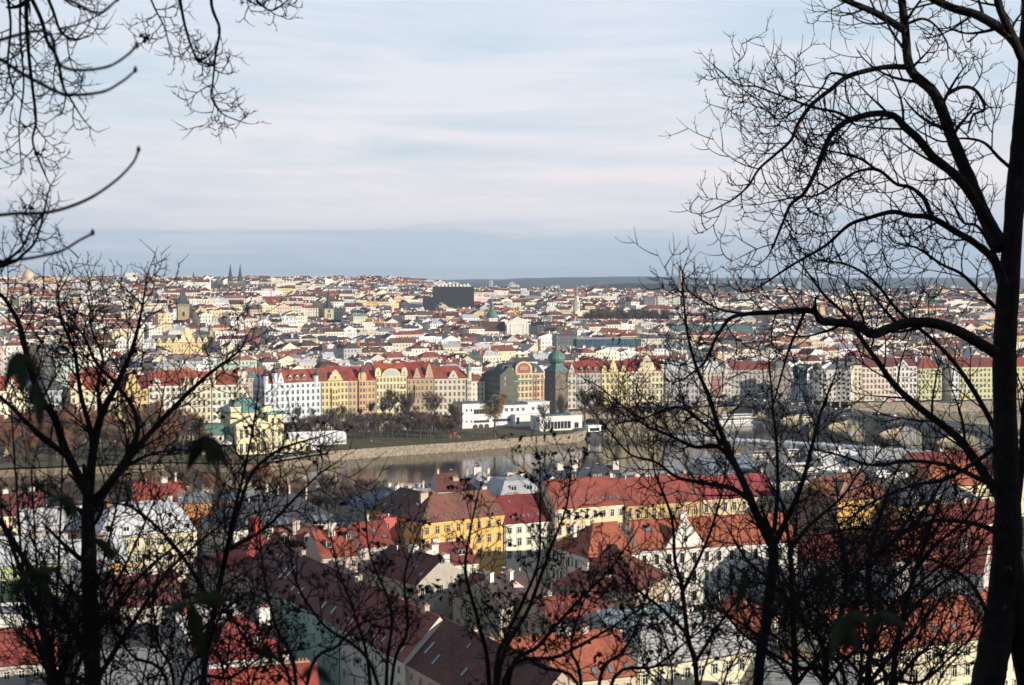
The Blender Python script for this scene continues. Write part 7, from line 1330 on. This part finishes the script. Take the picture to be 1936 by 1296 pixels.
    L(pq((420, 1130), (560, 930), (680, 780), (830, 620), (960, 500), (1090, 400), (1130, 330)), 8, 1.5, 10, 10.6, 17, 105, .2, up=.4)
    L(pq((415, 1070), (420, 800), (370, 600), (340, 400), (280, 250), (265, 110)), 7, 1.5, 10.1, 9.8, 14, 95, .25, up=.3)
    L(pq((425, 1100), (600, 850), (625, 700), (540, 560), (440, 450), (390, 340), (330, 260)), 7, 1.6, 10.1, 10.8, 14, 95, .2, up=.3)
    L(pq((320, 890), (150, 750), (60, 660), (-40, 570)), 6, 3, 9.8, 9.2, 9, 110, .1, up=.4)
    L(pq((440, 1060), (520, 980), (620, 900), (730, 860), (850, 850)), 5, 1.5, 10, 9.6, 11, 100, .1, up=.4)
    L(pq((455, 720), (450, 560), (470, 430), (420, 300), (410, 190)), 4.5, 1.4, 10.2, 10.6, 10, 90, .1, up=.3)
    L([(180, 1250), (110, 1150), (60, 1080), (10, 1000), (-30, 950)], 8, 4, 10, 9.4, 11, 120, .1, up=.3); L([(175, 1300), (250, 1180), (310, 1090), (360, 1040), (420, 990)], 6, 2, 10, 10.6, 12, 110, .1, up=.3)
    T.done()
    T = Tree('bare_tree', 'second many stemmed dark tree leaning right across the charcoal roof', 'tree', 400, 9.5, 62, .06); L = T.limb
    L([(350, 2480), (365, 1800), (384, 1300), (400, 1180), (430, 1040), (455, 950), (480, 890), (530, 850), (590, 830)], 9, 2, 9.5, 10.2, 20, 110, .42, name='trunk', up=.3)
    L([(395, 1200), (420, 1080), (440, 980), (462, 890), (480, 800), (488, 740)], 6, 1.5, 9.5, 9, 14, 95, .2, up=.3)
    L([(405, 1150), (350, 1060), (300, 1000), (250, 960), (200, 950)], 5, 1.6, 9.6, 9.2, 12, 100, .1, up=.3)
    L([(430, 1040), (500, 1000), (560, 940), (600, 900), (628, 880)], 4, 1.4, 9.6, 10, 11, 90, .1, up=.3); T.done()
    T = Tree('bare_tree', 'dark sapling group filling the lower left corner', 'tree', 60, 9, 63, .03); L = T.limb
    L([(40, 2500), (60, 1800), (95, 1296), (80, 1180), (40, 1080), (10, 1000)], 9, 3.4, 9, 9, 12, 120, .4, name='trunk', up=.3)
    for k, (u, v) in enumerate(((300, 930), (240, 870), (120, 820), (20, 760), (360, 1010), (60, 900))): L([(90 + k * 8, 1330), (90 + (u - 90) * .3, 1210), (90 + (u - 90) * .65, 1090), (u, v)], 6, 1.6, 9, 9 + T.r.uniform(-.8, .8), 14, 110, .1, up=.3)
    T.done()
    # shrubs with clinging dead leaves
    def shrub(lb, u, Y, seed, stems, leafy, tl=85, r0=5):
        T = Tree('leafy_shrub', lb, 'shrub', u, Y, seed, leafy)
        for i, P in enumerate(stems):
            a = P[0]; T.limb([(u + (a[0] - u) * .2, 522 + (CZ - T.base.z) / Y * F + 8), (lerp(u, a[0], .6), 1700)] + P, r0 * 1.4, 1.5, Y, Y + T.r.uniform(-.5, .5), 11, tl, .42, 'stem', .4)
        T.done()
    shrub('shrub with clinging dark dead leaves rising through the middle', 945, 9, 71, [[(936, 1296), (959, 1201), (986, 1143), (1017, 1066), (1021, 981), (1021, 880)], [(940, 1296), (1000, 1150), (1040, 1040), (1070, 960), (1080, 880)], [(925, 1296), (905, 1180), (880, 1080), (890, 1000), (905, 930)], [(960, 1296), (1020, 1220), (1090, 1140), (1150, 1080), (1200, 1010)], [(950, 1296), (1060, 1240), (1150, 1190), (1240, 1130)]], .30)
    shrub('thin dead leaved shrub in front of the diagonal street', 730, 8.5, 72, [[(700, 1296), (670, 1160), (640, 1080), (625, 1010)], [(730, 1296), (740, 1160), (700, 1050), (690, 960)], [(715, 1296), (610, 1180), (560, 1100), (545, 1010)], [(740, 1296), (770, 1190), (765, 1090), (790, 1010)]], .2, 80, 4)
    shrub('dead leaved shrub in front of the mint green house', 560, 9, 73, [[(560, 1296), (520, 1180), (495, 1060), (490, 960)], [(580, 1296), (640, 1220), (680, 1180), (720, 1170)], [(550, 1296), (480, 1230), (440, 1170), (410, 1110)]], .26, 80, 4)
    shrub('low dead leaved shrub at the bottom right of the middle', 1120, 8, 74, [[(1100, 1310), (1080, 1230), (1095, 1160), (1120, 1100)], [(1130, 1310), (1180, 1230), (1210, 1170), (1230, 1090)], [(1150, 1310), (1240, 1260), (1290, 1220), (1340, 1180)], [(1100, 1320), (1020, 1260), (960, 1220), (930, 1180)]], .25, 80, 4)
    shrub('tangled dead leaved shrub at the bottom left', 330, 8.5, 75, [[(330, 1310), (300, 1220), (290, 1130), (310, 1060)], [(340, 1310), (390, 1230), (420, 1160), (470, 1120)], [(320, 1310), (250, 1240), (210, 1180), (190, 1120)], [(350, 1320), (440, 1280), (500, 1240), (560, 1230)]], .25, 85, 4)
    shrub('tangled dead leaved thicket at the bottom right corner', 1600, 9, 76, [[(1600, 1310), (1560, 1230), (1530, 1160), (1520, 1100)], [(1620, 1310), (1680, 1240), (1740, 1180), (1780, 1130)], [(1590, 1310), (1500, 1260), (1440, 1220), (1400, 1160)], [(1640, 1320), (1740, 1290), (1800, 1240), (1850, 1190)]], .12, 100, 5)
    def thicket(lb, u, Y, seed, n, u0, u1, v0, v1, tw=9, tl=95, r0=3.6):
        T = Tree('bare_shrub', lb, 'shrub', u, Y, seed, .04, .10); r = T.r
        for i in range(n):
            a = lerp(u0, u1, (i + r.random()) / n); v = r.uniform(v0, v1); b_ = lerp(u, a, .55) + r.uniform(-25, 25); m_ = (lerp(b_, a, .5) + r.uniform(-22, 22), lerp(1330, v, .5))
            T.limb([(u + r.uniform(-12, 12), 522 + (CZ - T.base.z) / Y * F + 8), (lerp(u, b_, .7), 1750), (b_, 1340), m_, (a, v)], r0, 1.2, Y + r.uniform(-.4, .4), Y + r.uniform(-1, 1), tw, tl, .4, 'stem', .5)
        T.done()
    thicket('dense bare thicket of thin stems filling the bottom left', 200, 8.4, 101, 10, -40, 400, 1020, 1180)
    thicket('bare thicket of thin stems at the lower left under the second tree', 470, 8.8, 102, 5, 330, 560, 1060, 1200)
    thicket('dense bare thicket of thin stems at the bottom right', 1640, 9.2, 103, 9, 1430, 1880, 1000, 1180)
    thicket('open bare thicket at the bottom right of the middle', 1300, 8.6, 104, 4, 1130, 1440, 1100, 1210)
    # hanging boughs of a tree that stands left behind the viewer
    T = Tree('overhanging_tree', 'bare tree beside the viewer whose hanging boughs enter at the top left', 'tree', -900, 6.5, 81, .012, .12); L = T.limb
    L([(-1050, 2700), (-1000, 1500), (-930, 600), (-800, -300)], 60, 40, 6.5, 6.5, 0, name='trunk'); L([(-840, -100), (-500, -420), (-150, -330), (40, -120), (60, -20)], 24, 8, 6.5, 8, 4, 120, .6)
    L([(50, -40), (50, 40), (55, 110), (62, 170), (68, 230), (62, 270), (85, 330)], 5, 1.6, 8, 8.2, 9, 95, .1); L([(30, -60), (75, 30), (90, 80), (108, 110), (120, 165), (135, 190), (150, 215)], 5, 1.6, 8, 7.6, 8, 90, .1)
    L([(75, -40), (100, 20), (115, 60), (140, 75), (165, 70)], 4, 1.6, 8, 7.7, 6, 85, .1); L([(5, -60), (20, 40), (15, 120), (25, 180), (10, 195)], 3.5, 1.4, 8, 8.3, 7, 80, .1); L([(40, -60), (38, 60), (45, 160), (36, 240), (40, 310)], 3, 1.2, 8.1, 8.5, 7, 80, .15)
    L([(-200, -330), (100, -300), (280, -160), (330, -40), (350, 50), (372, 110), (402, 124)], 6, 1.4, 7.5, 8.5, 9, 75, .7); L([(280, -160), (390, -80), (400, 10), (415, 55), (408, 100), (402, 160), (400, 185), (420, 215), (460, 232)], 4, 1.1, 8, 8.6, 9, 75, .55); L([(300, -140), (430, -90), (470, -20), (510, 20), (545, 0)], 3.5, 1.2, 8, 8.8, 9, 75, .4); L([(250, -180), (265, -60), (290, 10), (310, 50), (322, 95)], 3, 1.1, 8, 8.3, 7, 70, .5)
    L([(-840, 420), (-300, 480), (-60, 510), (20, 497), (45, 480), (70, 450), (90, 370)], 7, 1.6, 7, 7.6, 5, 80, .75); L([(-60, 512), (0, 498), (40, 470), (60, 430), (80, 405)], 4, 1.2, 7.3, 7.5, 6, 70, .3); T.done()
    # a young shoot close to the lens: three long upturned twigs, and green leaves still on
    T = Tree('young_shoot', 'out of focus young twigs curving up close to the lens at left', 'shrub', -700, 4.4, 91, 0, .1)
    T.limb([(-900, 2500), (-820, 1300), (-600, 700), (-400, 520)], 10, 7, 4.4, 4.4, 0, name='stem')
    for P in ([(-400, 520), (-200, 440), (0, 407), (90, 402), (160, 380), (215, 345), (250, 310), (262, 285)], [(-500, 600), (-200, 520), (0, 495), (60, 488), (115, 475), (150, 455), (175, 442)], [(-400, 520), (-250, 200), (60, 60), (110, 120), (150, 133), (205, 126), (240, 105), (258, 87)], [(-250, 200), (-60, 100), (60, 150), (120, 178), (190, 175), (230, 155), (256, 134)], [(-250, 200), (0, -60), (130, 0), (185, 25), (222, 0)]):
        C = T.limb(P, 4.4, 2.3, 4.4, 4.4, 0, name='twig'); b = MB(); b.lathe([(.0001, -.008), (.0066, 0), (.005, .008), (.0002, .015)], 6, 0, 0, 'twig'); b.build('bud', T.t, C[-1] - T.base)
    T.done()
    def leafy(lb, Y, seed, groups):
        r = random.Random(seed); u0 = groups[0][0]; T = Tree('leafy_shoot', lb, 'shrub', u0 + 30, Y, seed); k = Y / F
        for (u, v, dirs) in groups:
            T.limb([(u0 + 60, 522 + (CZ - T.base.z) / Y * F), (lerp(u0 + 50, u, .5), 1800 if v < 1250 else 1900), (u + 25, v + 140), (u + 6, v + 20), (u, v)], 3, 1.2, Y, Y, 0, name='stem')
            for (dx, dy, L) in dirs:
                p = at(u, v, Y) - T.base; d = Vector((dx, r.uniform(-.3, .3), -dy)).normalized(); nrm = Vector((r.uniform(-.4, .4), -1, r.uniform(.1, .6))).normalized(); sd = d.cross(nrm).normalized(); b = MB(); n = 7; prev = None; Lm = L * k
                for i in range(n + 1):
                    f = i / n; w = Lm * .18 * math.sin(math.pi * min(1, f ** .8 * .98 + .01)) ; c = p + d * Lm * f + Vector((0, 0, -.25 * Lm * f * f)); row_ = (c - sd * w - nrm * w * .25, c, c + sd * w - nrm * w * .25)
                    if prev:
                        g = (.016, .028, .008) if r.random() < .7 else (.03, .032, .009)
                        b.face([prev[0], prev[1], row_[1], row_[0]], 'leaf', g, None, (0, 0, 0), True); b.face([prev[1], prev[2], row_[2], row_[1]], 'leaf', g, None, (0, 0, 0), True)
                    prev = row_
                b.build('leaf', T.t)
        T.done()
    leafy('blurred shoot with green leaves at the far left below the quay roofs', 2.3, 1, [(30, 665, [(-.3, 1, 60), (.8, .6, 60), (.3, 1, 70)]), (70, 720, [(.1, 1, 80), (-.5, 1, 50)])])
    leafy('blurred shoot with drooping green leaves left of the palace', 2.4, 2, [(388, 822, [(-.5, .7, 75), (.1, 1, 55), (.8, .8, 75), (.4, 1, 60)])])
    leafy('blurred shoot with green leaflets at lower left', 2.2, 3, [(118, 935, [(.6, .6, 55), (-.7, .3, 50), (.2, 1, 50)]), (60, 1080, [(-.6, .5, 60), (.5, .8, 60), (.9, -.2, 55)]), (360, 1140, [(-.9, .2, 70), (.9, -.3, 90), (.2, 1, 100)]), (170, 1015, [(.8, .5, 70)])])
    leafy('blurred shoot with three broad green leaflets at lower right', 2.2, 4, [(1600, 1160, [(-.5, 1, 75), (0, 1, 70), (.35, 1, 75), (.9, .1, 60)]), (1655, 1160, [(.8, .2, 70), (-.3, .8, 45)]), (1412, 1088, [(-.35, 1, 65)])])
    leafy('blurred shoot with narrow green leaflets at the bottom left', 2.4, 5, [(500, 1212, [(-.2, 1, 45), (.3, 1, 55)]), (525, 1208, [(.1, 1, 50)]), (596, 1260, [(.5, .5, 50), (-.6, .4, 45)])])
others()
# ---------------------------------------------------------------- unseen slope behind and right of the viewer is shaped to shade the viewpoint
# ---------------------------------------------------------------- air
b = MB(); b.box(-9100, 9100, -1000, 16100, -6.2, 172, 'plaster'); hz = b.build('haze'); hz['kind'] = 'stuff'
hm = bpy.data.materials.new('haze'); hm.use_nodes = True; N = NT(hm.node_tree); v = N.n('VolumePrincipled'); v.inputs['Color'].default_value = (.64, .8, 1, 1); v.inputs['Density'].default_value = 5.9e-5; v.inputs['Anisotropy'].default_value = 0.1
o = N.n('OutputMaterial'); N.t.links.new(v.outputs[0], o.inputs['Volume']); hz.data.materials.clear(); hz.data.materials.append(hm)
